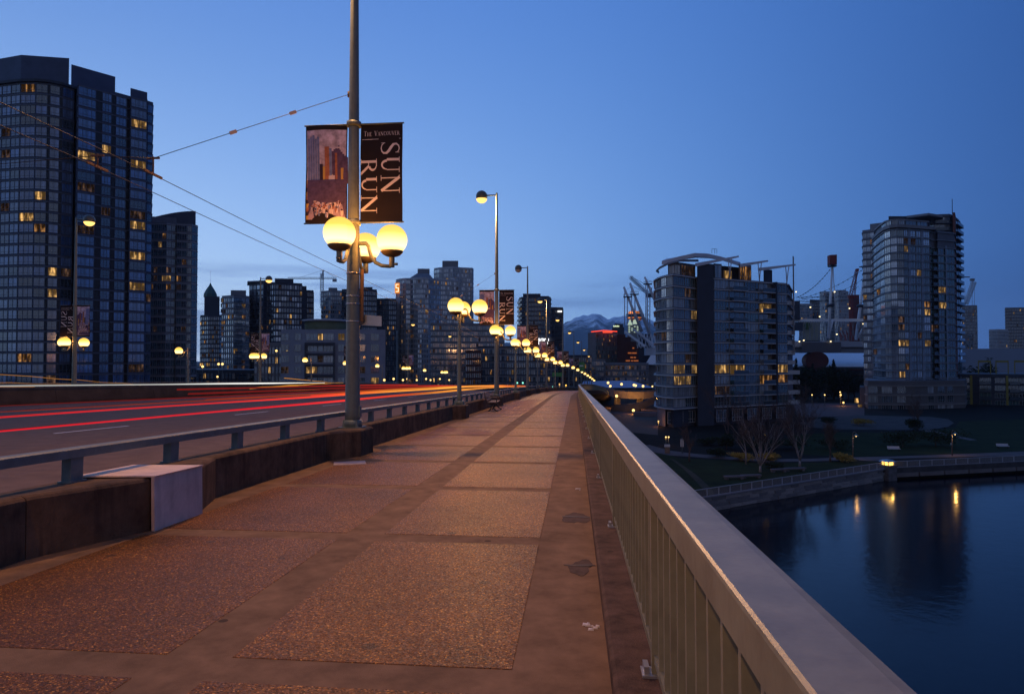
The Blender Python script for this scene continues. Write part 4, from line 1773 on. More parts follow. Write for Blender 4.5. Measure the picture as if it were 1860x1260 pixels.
block('roof_house', t4, PX((418, 335), (446, 336), (446, 348), (418, 348)), zt, ZH(527, 336), C_GREY)
zt = ZH(517, 338)
t5 = tower('apartment_tower', 'broad dark stepped tower with an overhanging roof behind the low grey block', PX((452, 340), (478, 334), (484, 336), (500, 334), (520, 336), (548, 340), (548, 365), (452, 365)), zt - 18 * 2.95, 18, 2.95,
           {0: bays(2, 'win', 1, 3), 2: bays(2, 'win', 1, 3), 3: bays(2, 'win', 1, 2), 4: bays(3, 'win', 1, 2)}, parts=False, seed=51, lit=.07, body=C_DARK, slab_out=.12, slab_t=.4, slab=C_BLUE, glass=[G_MIRROR, G_BLUE, G_DARK])
block('roof', t5, PX((448, 338), (486, 333), (486, 350), (448, 352)), zt + 1.2, zt + 1.9, C_ROOF)
block('roof_house', t5, PX((498, 338), (532, 340), (532, 355), (498, 355)), zt, ZH(505, 338), C_DARK)
block('lower_wall', t5, PX((548, 342), (556, 343), (556, 362), (548, 362)), Z_GROUND, ZH(519, 342), C_DARK)
t6 = tower('apartment_tower', 'narrow dark tower stepping down right of the broad dark tower', PX((554, 352), (569, 354), (569, 375), (554, 372)), ZH(530, 353) - 17 * 2.9, 17, 2.9, {0: bays(3)}, parts=False, seed=61, lit=.08, body=C_DARK, slab=None)
t7 = tower('apartment_tower', 'distant tower with balconies under the tower crane', PX((583, 432), (600, 426), (628, 430), (628, 455), (583, 455)), ZH(530, 428) - 19 * 2.9, 19, 2.9, {0: bays(2), 1: bays(4)}, parts=False, seed=71, lit=.05, body=C_GREY, slab=C_PALE, glass=[G_PALE, G_DARK, G_BLUE])
block('roof_house', t7, PX((596, 432), (612, 433), (612, 445), (596, 445)), ZH(530, 428), ZH(522, 432), C_GREY)
t8 = tower('apartment_tower', 'dark stepped tower just right of the nearest lamp post', PX((620, 372), (656, 370), (684, 374), (684, 395), (620, 395)), ZH(528, 372) - 18 * 2.9, 18, 2.9, {0: bays(4), 1: bays(4)}, parts=False, seed=81, lit=.06, body=C_DARK, slab=C_BLUE, slab_out=.1)
block('roof_house', t8, PX((658, 374), (676, 374), (676, 385), (658, 385)), ZH(528, 372), ZH(521, 374), C_DARK)
t9 = tower('apartment_tower', 'dark flat tower left of the twin glass towers', PX((684, 378), (706, 377), (719, 379), (719, 398), (684, 398)), ZH(545, 378) - 16 * 2.9, 16, 2.9, {0: bays(4), 1: bays(2)}, parts=False, seed=91, lit=.04, body=C_DARK, slab=None)

# ---- low grey block with the drum on its roof
zt = ZH(602, 180)
low = tower('low_grey_block', 'low pale grey apartment block with dark framed bays behind the nearest lamp post', PX((510, 181), (555, 180), (607, 180), (648, 180), (700, 182), (700, 205), (510, 205)), zt - 7 * 3.0, 7, 3.0,
            {0: [('win', 15, 2), ('solid', 10), ('win', 12, 2), ('solid', 8)], 1: [('win', 22, 3), ('win', 10, 1), ('win', 20, 3)], 2: [('solid', 6), ('win', 12, 2), ('win', 12, 2), ('solid', 8)], 3: [('win', 14, 2), ('solid', 8), ('win', 14, 2), ('solid', 10)]},
            body=mat('blue_grey_panel', (.20, .225, .29), .7, var=.1, scale=.4), slab=None, seed=101, lit=.12, lit_set={(1, 0, 3), (2, 1, 6), (1, 1, 6)}, parapet=.6, win_h=.62)
o = low.location
mb = MB()
for (xa, xb, za, zb) in ((544, 604, 622, 645), (544, 604, 662, 690), (510, 546, 638, 700), (606, 648, 638, 700)):
    p = PX((xa, 179.4), (xb, 179.4), (xb, 179.9), (xa, 179.9))
block('dark_frame', low, PX((553, 179.2), (608, 179.2), (608, 179.9), (553, 179.9)), ZH(628, 179.2), ZH(622, 179.2), C_DARK)
block('dark_frame', low, PX((553, 179.2), (556, 179.2), (556, 179.9), (553, 179.9)), ZH(690, 179.2), ZH(628, 179.2), C_DARK)
block('dark_frame', low, PX((605, 179.2), (608, 179.2), (608, 179.9), (605, 179.9)), ZH(690, 179.2), ZH(628, 179.2), C_DARK)
for yy in (645, 665, 684):
    block('dark_frame', low, PX((556, 179.2), (605, 179.2), (605, 179.9), (556, 179.9)), ZH(yy, 179.2), ZH(yy - 4, 179.2), C_DARK)
dc = XY(592, 200)
mb = MB()
zb_ = ZH(603, 200)
mb.lathe([(6.2, 0), (6.2, 4.0)], (dc[0] - o.x, dc[1] - o.y, zb_ - o.z - 1.0), 28)
mb.build('roof_drum', mat('olive_drum', (.13, .15, .09), .8, var=.15, scale=.5), low)
mb = MB()
mb.lathe([(6.6, 0), (7.0, .15), (7.0, .5), (6.6, .6)], (dc[0] - o.x, dc[1] - o.y, zb_ - o.z + 3.0), 28)
mb.build('drum_roof', C_PALE, low)
tower('low_grey_block', 'plain low grey block behind the second far lamp post', PX((462, 205), (512, 203), (512, 225), (462, 225)), ZH(628, 204) - 7 * 3, 7, 3.0, {0: bays(4, 'win', 1, 2)}, body=C_GREY, slab=None, parts=False, seed=111, lit=.1)
tower('low_terrace', 'long low dark terrace behind the far railing on the left', PX((356, 262), (462, 255), (462, 280), (356, 285)), ZH(676, 258) - 3 * 3, 3, 3.0, {0: bays(8, 'win', 1, 2)}, body=C_DARK, slab=None, parts=False, seed=112, lit=.10)

# ---- tower crane
cr = thing('tower_crane', 'pale tower crane with a long level jib above the left skyline', 'crane', (*XY(584, 520), ZH(560, 520)))
o = cr.location
top = ZH(505, 520)


def lattice(mb, a, b, w, n, r=.12, m=0):
    a, b = Vector(a), Vector(b)
    t = (b - a).normalized()
    u = Vector((0, 0, 1)) if abs(t.z) < .8 else Vector((1, 0, 0))
    s = t.cross(u).normalized() * w / 2
    u = s.cross(t).normalized() * w / 2
    cs = [s + u, -s + u, -s - u, s - u]
    for c in cs:
        mb.beam(a + c, b + c, r, r, m)
    for i in range(n):
        p, q = a.lerp(b, i / n), a.lerp(b, (i + 1) / n)
        for k in range(4):
            mb.beam(p + cs[k], q + cs[(k + 1) % 4], r * .6, r * .6, m)


mb = MB()
lattice(mb, (0, 0, 0), (0, 0, top - o.z + 4), 2.0, 14, .28)
mb.build('mast', C_PALE, cr)
cdir = Vector((*XY(522, 520), 0)) - Vector((*XY(584, 520), 0))
cdir.normalize()
mb = MB()
lattice(mb, cdir * -11.5 + Vector((0, 0, top - o.z)), cdir * 27 + Vector((0, 0, top - o.z)), 1.3, 24, .22)
mb.beam(cdir * -11.5 + Vector((0, 0, top - o.z - 1.6)), cdir * -8.5 + Vector((0, 0, top - o.z - 1.6)), 1.6, 2.4)
mb.build('jib', C_PALE, cr)
mb = MB()
lattice(mb, (0, 0, top - o.z), cdir * -1 + Vector((0, 0, top - o.z + 6.5)), .9, 5, .22)
mb.tube([cdir * -1 + Vector((0, 0, top - o.z + 6.5)), cdir * 17 + Vector((0, 0, top - o.z + .7))], .10, 5)
mb.tube([cdir * -1 + Vector((0, 0, top - o.z + 6.5)), cdir * -10 + Vector((0, 0, top - o.z + .7))], .10, 5)
mb.build('jib_stay', C_PALE, cr)

# ---- twin glass towers in the middle
zt = ZH(507, 392)
t10 = tower('glass_tower', 'pale curved glass tower with stepped roof, the nearer of the twin towers in the middle', PX((719, 400), (726, 396), (737, 393), (745, 394), (752, 391), (766, 389.5), (778, 391), (787, 395), (800, 398), (832, 402), (832, 425), (719, 425)), zt - 22 * 2.95, 22, 2.95,
            {1: bays(2, 'win', 1, 2), 2: bays(1), 3: bays(1), 4: bays(2, 'win', 1, 2), 5: bays(2, 'win', 1, 2), 6: bays(2), 7: bays(2), 8: bays(4, 'win', 1, 2)}, parts=False, seed=121, lit=.09, body=C_PALE, slab=C_SLAB, slab_out=.2, glass=[G_MIRROR, G_PALE, G_MIRROR])
mb = MB()
o = t10.location
pts = PX((740, 400), (788, 400), (788, 416), (740, 416))
zr = zt + 1
P4 = [(x - o.x, y - o.y, zr - o.z) for x, y in pts]
tp = PX((757, 404), (778, 404), (778, 412), (757, 412))
Q4 = [(x - o.x, y - o.y, ZH(496, 404) - o.z) for x, y in tp]
mb.hexa(P4 + Q4)
mb.build('roof', C_ROOF, t10)
block('roof_house', t10, PX((758, 405), (780, 405), (780, 411), (758, 411)), ZH(498, 404), ZH(487, 404), C_GREY)
sgn = block('sign_panel', t10, PX((719, 393), (725, 391.8), (725, 392.6), (719, 393.8)), ZH(600, 392), ZH(511, 392), C_PALE)
mb = MB()
c0 = W(721.5, 524, 391.2)
o2 = Vector(o)
for x0, z0, x1, z1 in ((-.9, 2.6, .9, 2.2), (-.9, 2.2, -.5, .6), (-.9, .6, .9, .2), (.5, .2, .9, -1.6), (-.9, -1.6, .9, -2.0)):
    p = c0 - o2
    mb.box(p.x + x0, p.y - .2, p.z + min(z0, z1), p.x + x1, p.y - .05, p.z + max(z0, z1))
mb.box(c0.x - o2.x - 1.5, c0.y - o2.y - .04, c0.z - o2.z - 2.9, c0.x - o2.x + 1.5, c0.y - o2.y + .02, c0.z - o2.z + 3.3, 1)
mb.build('lit_logo', [glow('logo_white', (1, .9, .6), 1.4), glow('logo_orange', (1.0, .30, .03), .8)], t10)
zt = ZH(487, 432)
t11 = tower('glass_tower', 'pale glass tower behind and right of its twin, with a flat roof house', PX((788, 438), (798, 434), (822, 431), (838, 434), (857, 436), (860, 440), (858, 460), (788, 460)), zt - 25 * 2.95, 25, 2.95,
            {0: bays(1), 1: bays(3), 2: bays(2), 3: bays(3)}, parts=False, seed=131, lit=.05, body=C_PALE, slab=C_SLAB, slab_out=.15, glass=[G_MIRROR, G_PALE, G_BLUE])
block('roof_house', t11, PX((803, 440), (832, 440), (832, 452), (803, 452)), zt, ZH(473, 440), C_GREY)
tower('slab_block', 'dark slab block under the second lamp post globes', PX((782, 330), (916, 333), (916, 350), (782, 350)), ZH(590, 330) - 11 * 2.9, 11, 2.9, {0: bays(17, 'win', 1, 2)}, parts=False, seed=141, lit=.05, body=C_GREY, slab=C_BLUE, slab_out=.1)
bb = tower('brick_block', 'small red brick block behind the third lamp post', PX((846, 300), (874, 300), (874, 318), (846, 318)), ZH(640, 300) - 6 * 3, 6, 3, {0: bays(4)}, parts=False, seed=151, lit=.06, body=C_BROWN, slab=None)

# ---- middle distance
zt = ZH(541, 432)
t12 = tower('glass_tower', 'dark blue tower with rounded balconies left of the mountains', PX((943, 440), (948, 434), (955, 431), (982, 431), (999, 434), (1001, 440), (999, 460), (943, 460)), zt - 22 * 2.95, 22, 2.95,
            {0: bays(1, 'balc'), 1: bays(1, 'balc'), 2: bays(5, 'win', 1, 2), 3: bays(3)}, parts=False, seed=161, lit=.08, body=C_DARK, slab=C_GREY, slab_out=.5, glass=[G_BLUE, G_DARK, G_GREEN])
block('roof_house', t12, PX((950, 436), (982, 436), (982, 450), (950, 450)), zt, ZH(533, 436), C_DARK)
block('roof_house', t12, PX((982, 437), (997, 437), (997, 450), (982, 450)), zt, ZH(537, 436), C_DARK)
t13 = tower('office_tower', 'plain dark tower with a small white sign at its top corner', PX((1001, 452), (1023, 455), (1023, 475), (1001, 470)), ZH(560, 452) - 20 * 2.95, 20, 2.95, {0: bays(6)}, parts=False, seed=171, lit=.02, body=C_DARK, slab=None, glass=[G_DARK, G_DARK, G_BLUE])
o = t13.location
p = W(1017, 565.5, 452.6) - o
mb = MB()
mb.box(p.x - 1.6, p.y - .4, p.z - .55, p.x + 1.4, p.y - .2, p.z + .55)
mb.build('lit_sign', glow('white_sign', (1, .98, .95), 1.6), t13)
zt = ZH(632, 325)
mid = tower('office_block', 'wide dark low office block with the lit white rooftop sign', PX((868, 326), (1008, 322), (1012, 345), (868, 348)), zt - 7 * 3.4, 7, 3.4, {0: bays(16, 'win', 1, 2)}, parts=False, seed=181, lit=.13, body=C_DARK, slab=C_GREY, slab_out=.3, slab_t=.8)
block('upper_wall', mid, PX((935, 332), (1008, 328), (1008, 342), (935, 344)), zt, ZH(615, 330), C_DARK)
block('sign_board', mid, PX((970, 324.6), (1003, 323.4), (1003, 324.2), (970, 325.4)), zt + .4, ZH(612, 324), C_DARK)
q, w_ = word('CRITICAL', .05)
A0, A1 = W(974.5, 624.5, 324.0), W(998.5, 624.5, 323.1)
o = Vector(mid.location)
mb = MB()
ux = (A1 - A0) / w_
for poly in q:
    pts = [(A0 + ux * x + Vector((0, -.35, y * 2.9 - .2))) - o for x, y in poly]
    mb.poly([tuple(p) for p in pts])
    mb.poly([tuple(p + Vector((0, .25, 0))) for p in pts])
    for i in range(4):
        a, b2 = pts[i], pts[(i + 1) % 4]
        mb.poly([tuple(a), tuple(b2), tuple(b2 + Vector((0, .25, 0))), tuple(a + Vector((0, .25, 0)))])
mb.build('lit_lettering', glow('sign_white', (1, 1, 1), 3.0), mid)
tower('office_block', 'low dark block right of the lit white sign', PX((1008, 355), (1075, 352), (1075, 375), (1008, 375)), ZH(648, 353) - 6 * 3.4, 6, 3.4, {0: bays(10, 'win', 1, 2)}, parts=False, seed=191, lit=.10, body=C_DARK, slab=C_GREY, slab_out=.2)
tower('office_block', 'grey block at the foot of the red topped hotel', PX((1050, 400), (1100, 398), (1100, 420), (1050, 420)), ZH(655, 399) - 6 * 3.3, 6, 3.3, {0: bays(7, 'win', 1, 2)}, parts=False, seed=192, lit=.05, body=C_GREY, slab=None)
tower('office_block', 'long low block with shop lights right of the hotel', PX((1100, 372), (1178, 368), (1178, 390), (1100, 392)), ZH(662, 370) - 4 * 3.4, 4, 3.4, {0: bays(9, 'win', 1, 2)}, parts=False, seed=193, lit=.16, body=C_GREY, slab=C_BLUE)
zt = ZH(606, 500)
ht = tower('hotel', 'grey hotel with a red light line along its roof', PX((1068, 505), (1082, 497), (1122, 500), (1122, 525), (1068, 525)), zt - 14 * 3.1, 14, 3.1, {0: [('solid', 1)], 1: bays(9, 'win', 1, 1)}, parts=False, seed=201, lit=.12, body=mat('tan_cladding', (.17, .15, .15), .8, var=.1, scale=.3), slab=None, glass=[G_TEAL, G_TEAL, G_GREEN], win_h=.8)
o = Vector(ht.location)
mb = MB()
for (xa, ya), (xb, yb) in (((1074, 602.5), (1098, 600)), ((1098, 600), (1121, 602))):
    mb.beam(W(xa, ya, 496) - o, W(xb, yb, 496) - o, .8, .55)
mb.beam(W(1095, 603, 495.6) - o, W(1112, 603, 495.6) - o, .6, .9)
mb.build('red_light_line', glow('red_neon', (1.0, .07, .03), 1.7), ht)
block('roof_house', ht, PX((1073, 503), (1116, 503), (1116, 515), (1073, 515)), zt, ZH(600, 500), C_GREY)
pyr = thing('stepped_brick_block', 'brown brick block stepping down to the right beside the hotel', 'building', (*XY(1150, 480), Z_GROUND))
for xa, xb, yy in ((1121, 1136, 607), (1136, 1146, 612), (1146, 1156, 620), (1156, 1166, 629), (1166, 1176, 638), (1176, 1188, 648)):
    block('wall', pyr, PX((xa, 480), (xb, 480), (xb, 505), (xa, 505)), Z_GROUND, ZH(yy, 480), C_BROWN)
mb = MB()
o = Vector(pyr.location)
q = random.Random(5)
for yy in (632, 641, 649, 655):
    x = 1128
    while x < 1176:
        x2 = x + q.uniform(3, 9)
        if q.random() < .65 and (x2 < 1155 or yy > 636) and (x2 < 1170 or yy > 650):
            mb.beam(W(x, yy, 479.4) - o, W(x2, yy, 479.4) - o, .3, .8)
        x = x2 + q.uniform(1, 3)
w_o = mb.build('lit_window', glow('dim_orange', (1, .28, .08), .35), pyr)
w_o['kind'] = 'stuff'
ob = blank('office_tower', 'dark domed tower with a pale sign left of the stadium masts', PX((1112, 620), (1134, 620), (1134, 650), (1112, 650)), Z_GROUND, ZH(594, 620), C_DARK)
block('roof_house', ob, PX((1117, 624), (1132, 624), (1132, 640), (1117, 640)), ZH(594, 620), ZH(588, 624), C_DARK)
p = W(1119.5, 592.5, 619) - Vector(ob.location)
mb = MB()
for i in range(9):
    mb.box(p.x - 2.8 + i * .62, p.y - .5, p.z - .5, p.x - 2.8 + i * .62 + .42, p.y - .3, p.z + (.5 if i % 3 else .9))
mb.build('lit_sign', glow('green_white_sign', (.85, 1, .6), 1.3), ob)
# lookout tower
lk = thing('lookout_tower', 'round lookout tower with orange lit rim behind the stadium masts', 'tower', (*XY(1154, 900), Z_GROUND))
zc = ZH(572, 900)
o = lk.location
mb = MB()
mb.lathe([(6, 0), (6, zc - o.z - 6)], n=16)
mb.build('shaft', C_PALE, lk)
mb = MB()
z_ = zc - o.z
mb.lathe([(6, z_ - 9), (8, z_ - 7)], n=24)
mb.lathe([(9, z_ - 6.4), (10.5, z_ - 4.6)], n=24)
mb.lathe([(11.5, z_ - 3.4), (12.2, z_ - 1.6)], n=24)
mb.lathe([(12.4, z_ - .4), (12.4, z_ + 1.2)], n=24)
mb.build('deck', C_GREY, lk)
mb = MB()
mb.lathe([(7, z_ - 7), (9, z_ - 6.4)], n=24)
mb.lathe([(10, z_ - 4.6), (11, z_ - 3.4)], n=24)
mb.lathe([(9.4, z_ + 1.2), (9.2, z_ + 4.5), (8.0, z_ + 5.0)], n=24)
mb.build('orange_lit_band', glow('orange_light', (1.0, .30, .07), .8, noise=.7, scale=.1), lk)
mb = MB()
mb.lathe([(.9, z_ + 5), (.7, z_ + 10), (.3, z_ + 18)], n=8)
mb.build('mast', C_RED, lk)
ch = thing('lit_gable_tower', 'small pale floodlit building with a steep gable below the lookout tower', 'building', (*XY(1150, 760), Z_GROUND))
block('wall', ch, PX((1140, 760), (1162, 760), (1162, 780), (1140, 780)), Z_GROUND, ZH(590, 760), C_GREY)
o = Vector(ch.location)
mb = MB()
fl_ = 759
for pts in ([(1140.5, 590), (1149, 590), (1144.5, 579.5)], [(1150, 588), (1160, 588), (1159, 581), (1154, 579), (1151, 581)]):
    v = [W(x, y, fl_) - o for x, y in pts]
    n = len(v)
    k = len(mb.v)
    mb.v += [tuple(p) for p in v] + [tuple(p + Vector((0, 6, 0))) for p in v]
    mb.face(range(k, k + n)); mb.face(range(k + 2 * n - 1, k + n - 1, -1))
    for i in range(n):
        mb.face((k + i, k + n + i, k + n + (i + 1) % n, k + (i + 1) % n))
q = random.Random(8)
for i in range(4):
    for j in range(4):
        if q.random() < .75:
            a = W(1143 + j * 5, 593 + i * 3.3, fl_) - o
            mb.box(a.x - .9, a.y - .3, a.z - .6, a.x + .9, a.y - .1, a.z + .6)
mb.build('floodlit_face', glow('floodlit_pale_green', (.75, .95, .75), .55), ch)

# ---- near right building
fh = 2.85
zt = ZH(505, 176)
zb = zt - 12 * fh
B1 = PX((1191, 181), (1194, 177.5), (1200, 174.5), (1211, 171), (1223, 168.6), (1244, 171.6), (1266, 175.2), (1297, 176.2), (1325, 179), (1353, 181.8), (1379, 184.4), (1405, 187), (1431, 189.6), (1440, 212), (1230, 216), (1192, 200))
b1 = tower('apartment_building', 'glass apartment building with a curved prow and a winged roof beside the park', B1, zb, 12, fh, {
    0: [('small', 1)], 1: [('small', 1)], 2: [('solid', .25), ('win', 1.2, 3, None, [G_MIRROR, G_BLUE])], 3: [('win', 1.5, 5, None, [G_MIRROR, G_PALE, G_BLUE])], 4: [('win', 2, 6)], 5: [('win', 1, 3), ('win', 1, 3)],
    7: [('win', 1, 5)], 8: [('balc', 1)], 9: [('win', 1, 5)], 10: [('balc', .92), ('pil', .10, 0, 1.6, C_DARK)], 11: [('win', 1, 5)]},
    body=C_BLUE, slab=C_SLAB, slab_out=.55, slab_t=.26, seed=211, lit=.05, glass=[G_BLUE, G_DARK, G_BLUE, G_GREEN, G_PALE], parapet=.3, win_h=.80,
    lit_set={(7, 0, 3), (8, 0, 3), (5, 0, 2), (4, 0, 2), (5, 1, 3), (5, 1, 8), (10, 0, 9), (4, 0, 3)})
block('blade_wall', b1, PX((1267, 173.2), (1297, 175.0), (1297, 184), (1267, 182)), Z_GROUND, ZH(478, 174), C_DARK)
block('podium', b1, offset_poly(B1, -.6), Z_GROUND, zb - .26, C_DARK)
block('podium_wall', b1, PX((1193, 176.5), (1208, 171.5), (1209, 174), (1195, 179)), Z_GROUND, zb - .3, mat('pinkish_concrete', (.20, .17, .18), .8, var=.15, scale=.4))
mb = MB()
o = Vector(b1.location)
for k, (xa, xb, dd) in enumerate(((1212, 1240, 170.2), (1243, 1262, 173), (1300, 1318, 175.6), (1329, 1347, 178.6), (1357, 1374, 181.4), (1384, 1400, 184), (1409, 1426, 186.6))):
    pa, pb = PX((xa, dd), (xb, dd + 1.9))
    t_ = Vector((pb[0] - pa[0], pb[1] - pa[1], 0))
    me = win_mesh(t_.length, 3.1, 4, None).mesh('window', [G_DARK, C_PALE])
    inst('window', me, b1, ((pa[0] + pb[0]) / 2 - o.x, (pa[1] + pb[1]) / 2 - o.y, Z_GROUND + .9 - o.z), (0, 0, atan2(t_.y, t_.x)), mats={0: [G_BLUE, G_DARK][k % 2]})
# corner balconies on the right end, wider low down
mb = MB()
mb.prism([(0, 0), (2.6, .9), (2.2, 6), (-.4, 5.5)], 0, .22)
mb.prism([(0, 0), (2.6, .9), (2.58, .98), (-.02, .08)], .22, 1.15)
mb.prism([(2.52, .9), (2.6, .9), (2.2, 6), (2.12, 6)], .22, 1.15)
cb_me = mb.mesh('corner_balcony', [C_SLAB])
pe = Vector((*XY(1431, 189.8), 0))
for f in range(0, 11):
    sc = 1.0 if f > 3 else 1.5
    inst('corner_balcony', cb_me, b1, (pe.x - o.x, pe.y - o.y, f * fh - .24), (0, 0, .12), (sc, 1, 1))
# penthouse
block('penthouse', b1, PX((1214, 174), (1236, 174), (1264, 178), (1262, 196), (1216, 192)), zt, ZH(478, 176), C_BLUE)
block('penthouse', b1, PX((1297, 178.5), (1312, 180), (1312, 195), (1297, 194)), zt, ZH(478, 179), C_BLUE)
block('penthouse', b1, PX((1343, 183), (1366, 185.5), (1366, 200), (1343, 198)), zt, ZH(480, 184), C_BLUE)
block('penthouse', b1, PX((1388, 187), (1404, 189), (1404, 204), (1388, 202)), zt, ZH(489, 188), C_DARK)
block('penthouse', b1, PX((1312, 184), (1343, 187), (1343, 200), (1312, 198)), zt, ZH(484, 186), C_DARK)
for xa, xb, da, db, lit_, y0 in ((1226, 1236, 173.6, 173.9, None, 480), (1238, 1262, 173.9, 177.3, LIT[2], 480), (1299, 1311, 178.2, 179.6, None, 480), (1345, 1365, 182.7, 185.0, LIT[0], 482), (1315, 1330, 183.8, 185.3, LIT[1], 490), (1216, 1226, 173.7, 173.7, None, 480)):
    pa, pb = PX((xa, da), (xb, db))
    t_ = Vector((pb[0] - pa[0], pb[1] - pa[1], 0))
    hh = ZH(y0, da) - zt - .4
    me = win_mesh(t_.length, hh, max(2, int(t_.length / .9)), None).mesh('window', [G_PALE, C_MULL])
    inst('window', me, b1, ((pa[0] + pb[0]) / 2 - o.x, (pa[1] + pb[1]) / 2 - o.y, zt + .35 - o.z), (0, 0, atan2(t_.y, t_.x)), mats={0: lit_ or G_PALE})
# winged roof
mb = MB()
fr = [(1202, 474, 172), (1232, 466, 173), (1262, 459.5, 175), (1285, 460.5, 178), (1310, 466, 181), (1343, 477, 185)]
bk = [(1210, 470, 190), (1236, 466, 192), (1264, 462, 194), (1287, 463, 196), (1312, 467, 198), (1345, 476, 200)]
for i in range(5):
    a, b2, c, d = W(*fr[i]) - o, W(*fr[i + 1]) - o, W(*bk[i + 1]) - o, W(*bk[i]) - o
    dn = Vector((0, 0, -1.0))
    mb.hexa([a + dn, b2 + dn, c + dn, d + dn, a, b2, c, d])
mb.build('wing_roof', C_WHITE, b1)
mb = MB()
ring = [W(1268, 474, 176) - o, W(1235, 474, 171.5) - o, W(1212, 480, 170.5) - o, W(1198, 487, 173) - o, W(1192.5, 492, 178) - o, W(1196, 495, 184) - o]
mb.tube(ring, .22, 8)
mb.tube([p + Vector((.3, 1.6, .5)) for p in ring], .16, 8)
for i in range(5):
    for f in (0, .5):
        a = ring[i].lerp(ring[i + 1], f)
        mb.tube([a, a + Vector((.3, 1.6, .5))], .08, 5)
mb.build('roof_ring', C_GREY, b1)
for xa, ya, da, xb, yb, db, xs in ((1264, 481, 173, 1341, 466, 179, 1326), (1345, 482, 182, 1394, 474, 186, 1380), (1378, 489.5, 185.4, 1444, 481, 191, 1430)):
    mb = MB()
    mb.beam(W(xa, ya, da) - o, W(xb, yb, db) - o, .5, .9, 0, (0, 0, 1), .5, .45)
    mb.build('roof_beam', C_WHITE, b1)
    mb = MB()
    f = (xs - xa) / (xb - xa)
    q = W(xa + (xb - xa) * f, ya + (yb - ya) * f, da + (db - da) * f) - o
    base = q.copy()
    base.z = zt - o.z + .3
    base.y += .5
    for dx in (-.5, .5):
        mb.tube([base, (base + q) / 2 + Vector((dx * .5, 0, .6)), q + Vector((dx, 0, 0))], .13, 6)
    mb.build('roof_strut', C_WHITE, b1)
block('mast', b1, PX((1441.2, 190), (1443.8, 190), (1443.8, 190.5), (1441.2, 190.5)), ZH(640, 190), ZH(465, 190), C_GREY)
mb = MB()
for x in (1293, 1298, 1302):
    a = W(x, 460, 181) - o
    mb.tube([a, a + Vector((0, 0, 1.2))], .05, 5)
mb.tube([W(1293, 460, 181) - o + Vector((0, 0, 1.2)), W(1302, 460, 181) - o + Vector((0, 0, 1.2))], .05, 5)
mb.build('roof_ladder', M_WIRE, b1)

# ---- second right tower
zt = ZH(416, 240.5)
fh2 = 2.86
B2 = PX((1587, 266), (1594, 258), (1601, 251), (1609, 245), (1620, 241), (1632, 239.6), (1644, 240), (1691, 243.6), (1692, 245.2), (1705, 246.6), (1706, 244.8), (1736, 248), (1741, 272), (1592, 290))
PIER = mat('light_blue_pier', (.20, .25, .33), .6)
C_FIN = mat('fin_blue', (.16, .19, .23), .6)
b2t = tower('apartment_tower', 'round cornered glass tower on the right with horizontal fins', B2, zt - 20 * fh2, 20, fh2, {
    0: [('win', 1, 3, None, [G_MIRROR, G_BLUE])], 1: [('win', 1, 3, None, [G_MIRROR, G_BLUE])], 2: [('win', 1, 3, None, [G_MIRROR, G_BLUE])], 3: [('win', 1, 3, None, [G_MIRROR, G_PALE])], 4: [('win', 1, 3, None, [G_MIRROR, G_BLUE])], 5: [('win', 1, 3)],
    6: [('win', 7, 2), ('pil', 4, 0, .25, PIER), ('win', 9, 2), ('pil', 1.2, 0, .25, PIER), ('win', 8, 2), ('pil', 4, 0, .25, PIER), ('win', 11, 3)]},
    body=C_BLUE, slab=C_FIN, slab_out=.45, slab_t=.30, seed=221, lit=.05, glass=[G_BLUE, G_MIRROR, G_BLUE, G_GREEN], parapet=.5, win_h=.78,
    lit_set={(5, 0, 5), (6, 0, 5), (6, 6, 5), (6, 6, 9), (5, 0, 1), (6, 0, 17)})
o = Vector(b2t.location)
# lower right wing panes, up to its own roof
for ei, n in ((9, 1), (11, 1)):
    pass
lp = [(x - o.x, y - o.y) for x, y in B2]
for ei, kind, cnt_ in ((8, 'balc', 1), (10, 'win', 2)):
    p, e, t, nrm = edge_frame(lp[ei], lp[ei + 1], (0, 0))
    L = (e - p).length
    rz = atan2(t.y, t.x)
    if Vector((sin(rz), -cos(rz))).dot(nrm) < 0:
        rz += pi
    for i in range(cnt_):
        c = p + t * L * (i + .5) / cnt_
        w = L / cnt_ * .94
        me = (balc_mesh(w, fh2 * .8, 1.2, None) if kind == 'balc' else win_mesh(w, fh2 * .78, 3, None)).mesh('balcony' if kind == 'balc' else 'window', [G_DARK, C_BLUE, M_RAILGLASS, C_MULL] if kind == 'balc' else [G_GREEN, C_MULL])
        q = random.Random(ei * 7 + i)
        for f in range(18):
            inst('balcony' if kind == 'balc' else 'window', me, b2t, (c.x, c.y, f * fh2 + .2), (0, 0, rz), mats={0: q.choice(LIT) if q.random() < .07 else q.choice([G_GREEN, G_DARK])})
block('pier', b2t, PX((1720, 245.8), (1722.5, 246.0), (1722.5, 246.6), (1720, 246.4)), zt - 20 * fh2, zt - 5, PIER)
zt2 = zt
block('roof_band', b2t, offset_poly(PX((1588, 264), (1594, 257), (1601, 250), (1609, 244), (1620, 240.2), (1632, 239), (1644, 239.4), (1700, 243.8), (1700, 250), (1592, 272)), .4), zt2 + .5, zt2 + 1.6, C_GREY)
block('penthouse', b2t, PX((1593, 262), (1603, 252), (1612, 246), (1622, 243.5), (1634, 242.6), (1646, 243), (1688, 246.6), (1690, 262), (1600, 275)), zt2 + 1.6, ZH(400, 243), C_BLUE)
mb = MB()
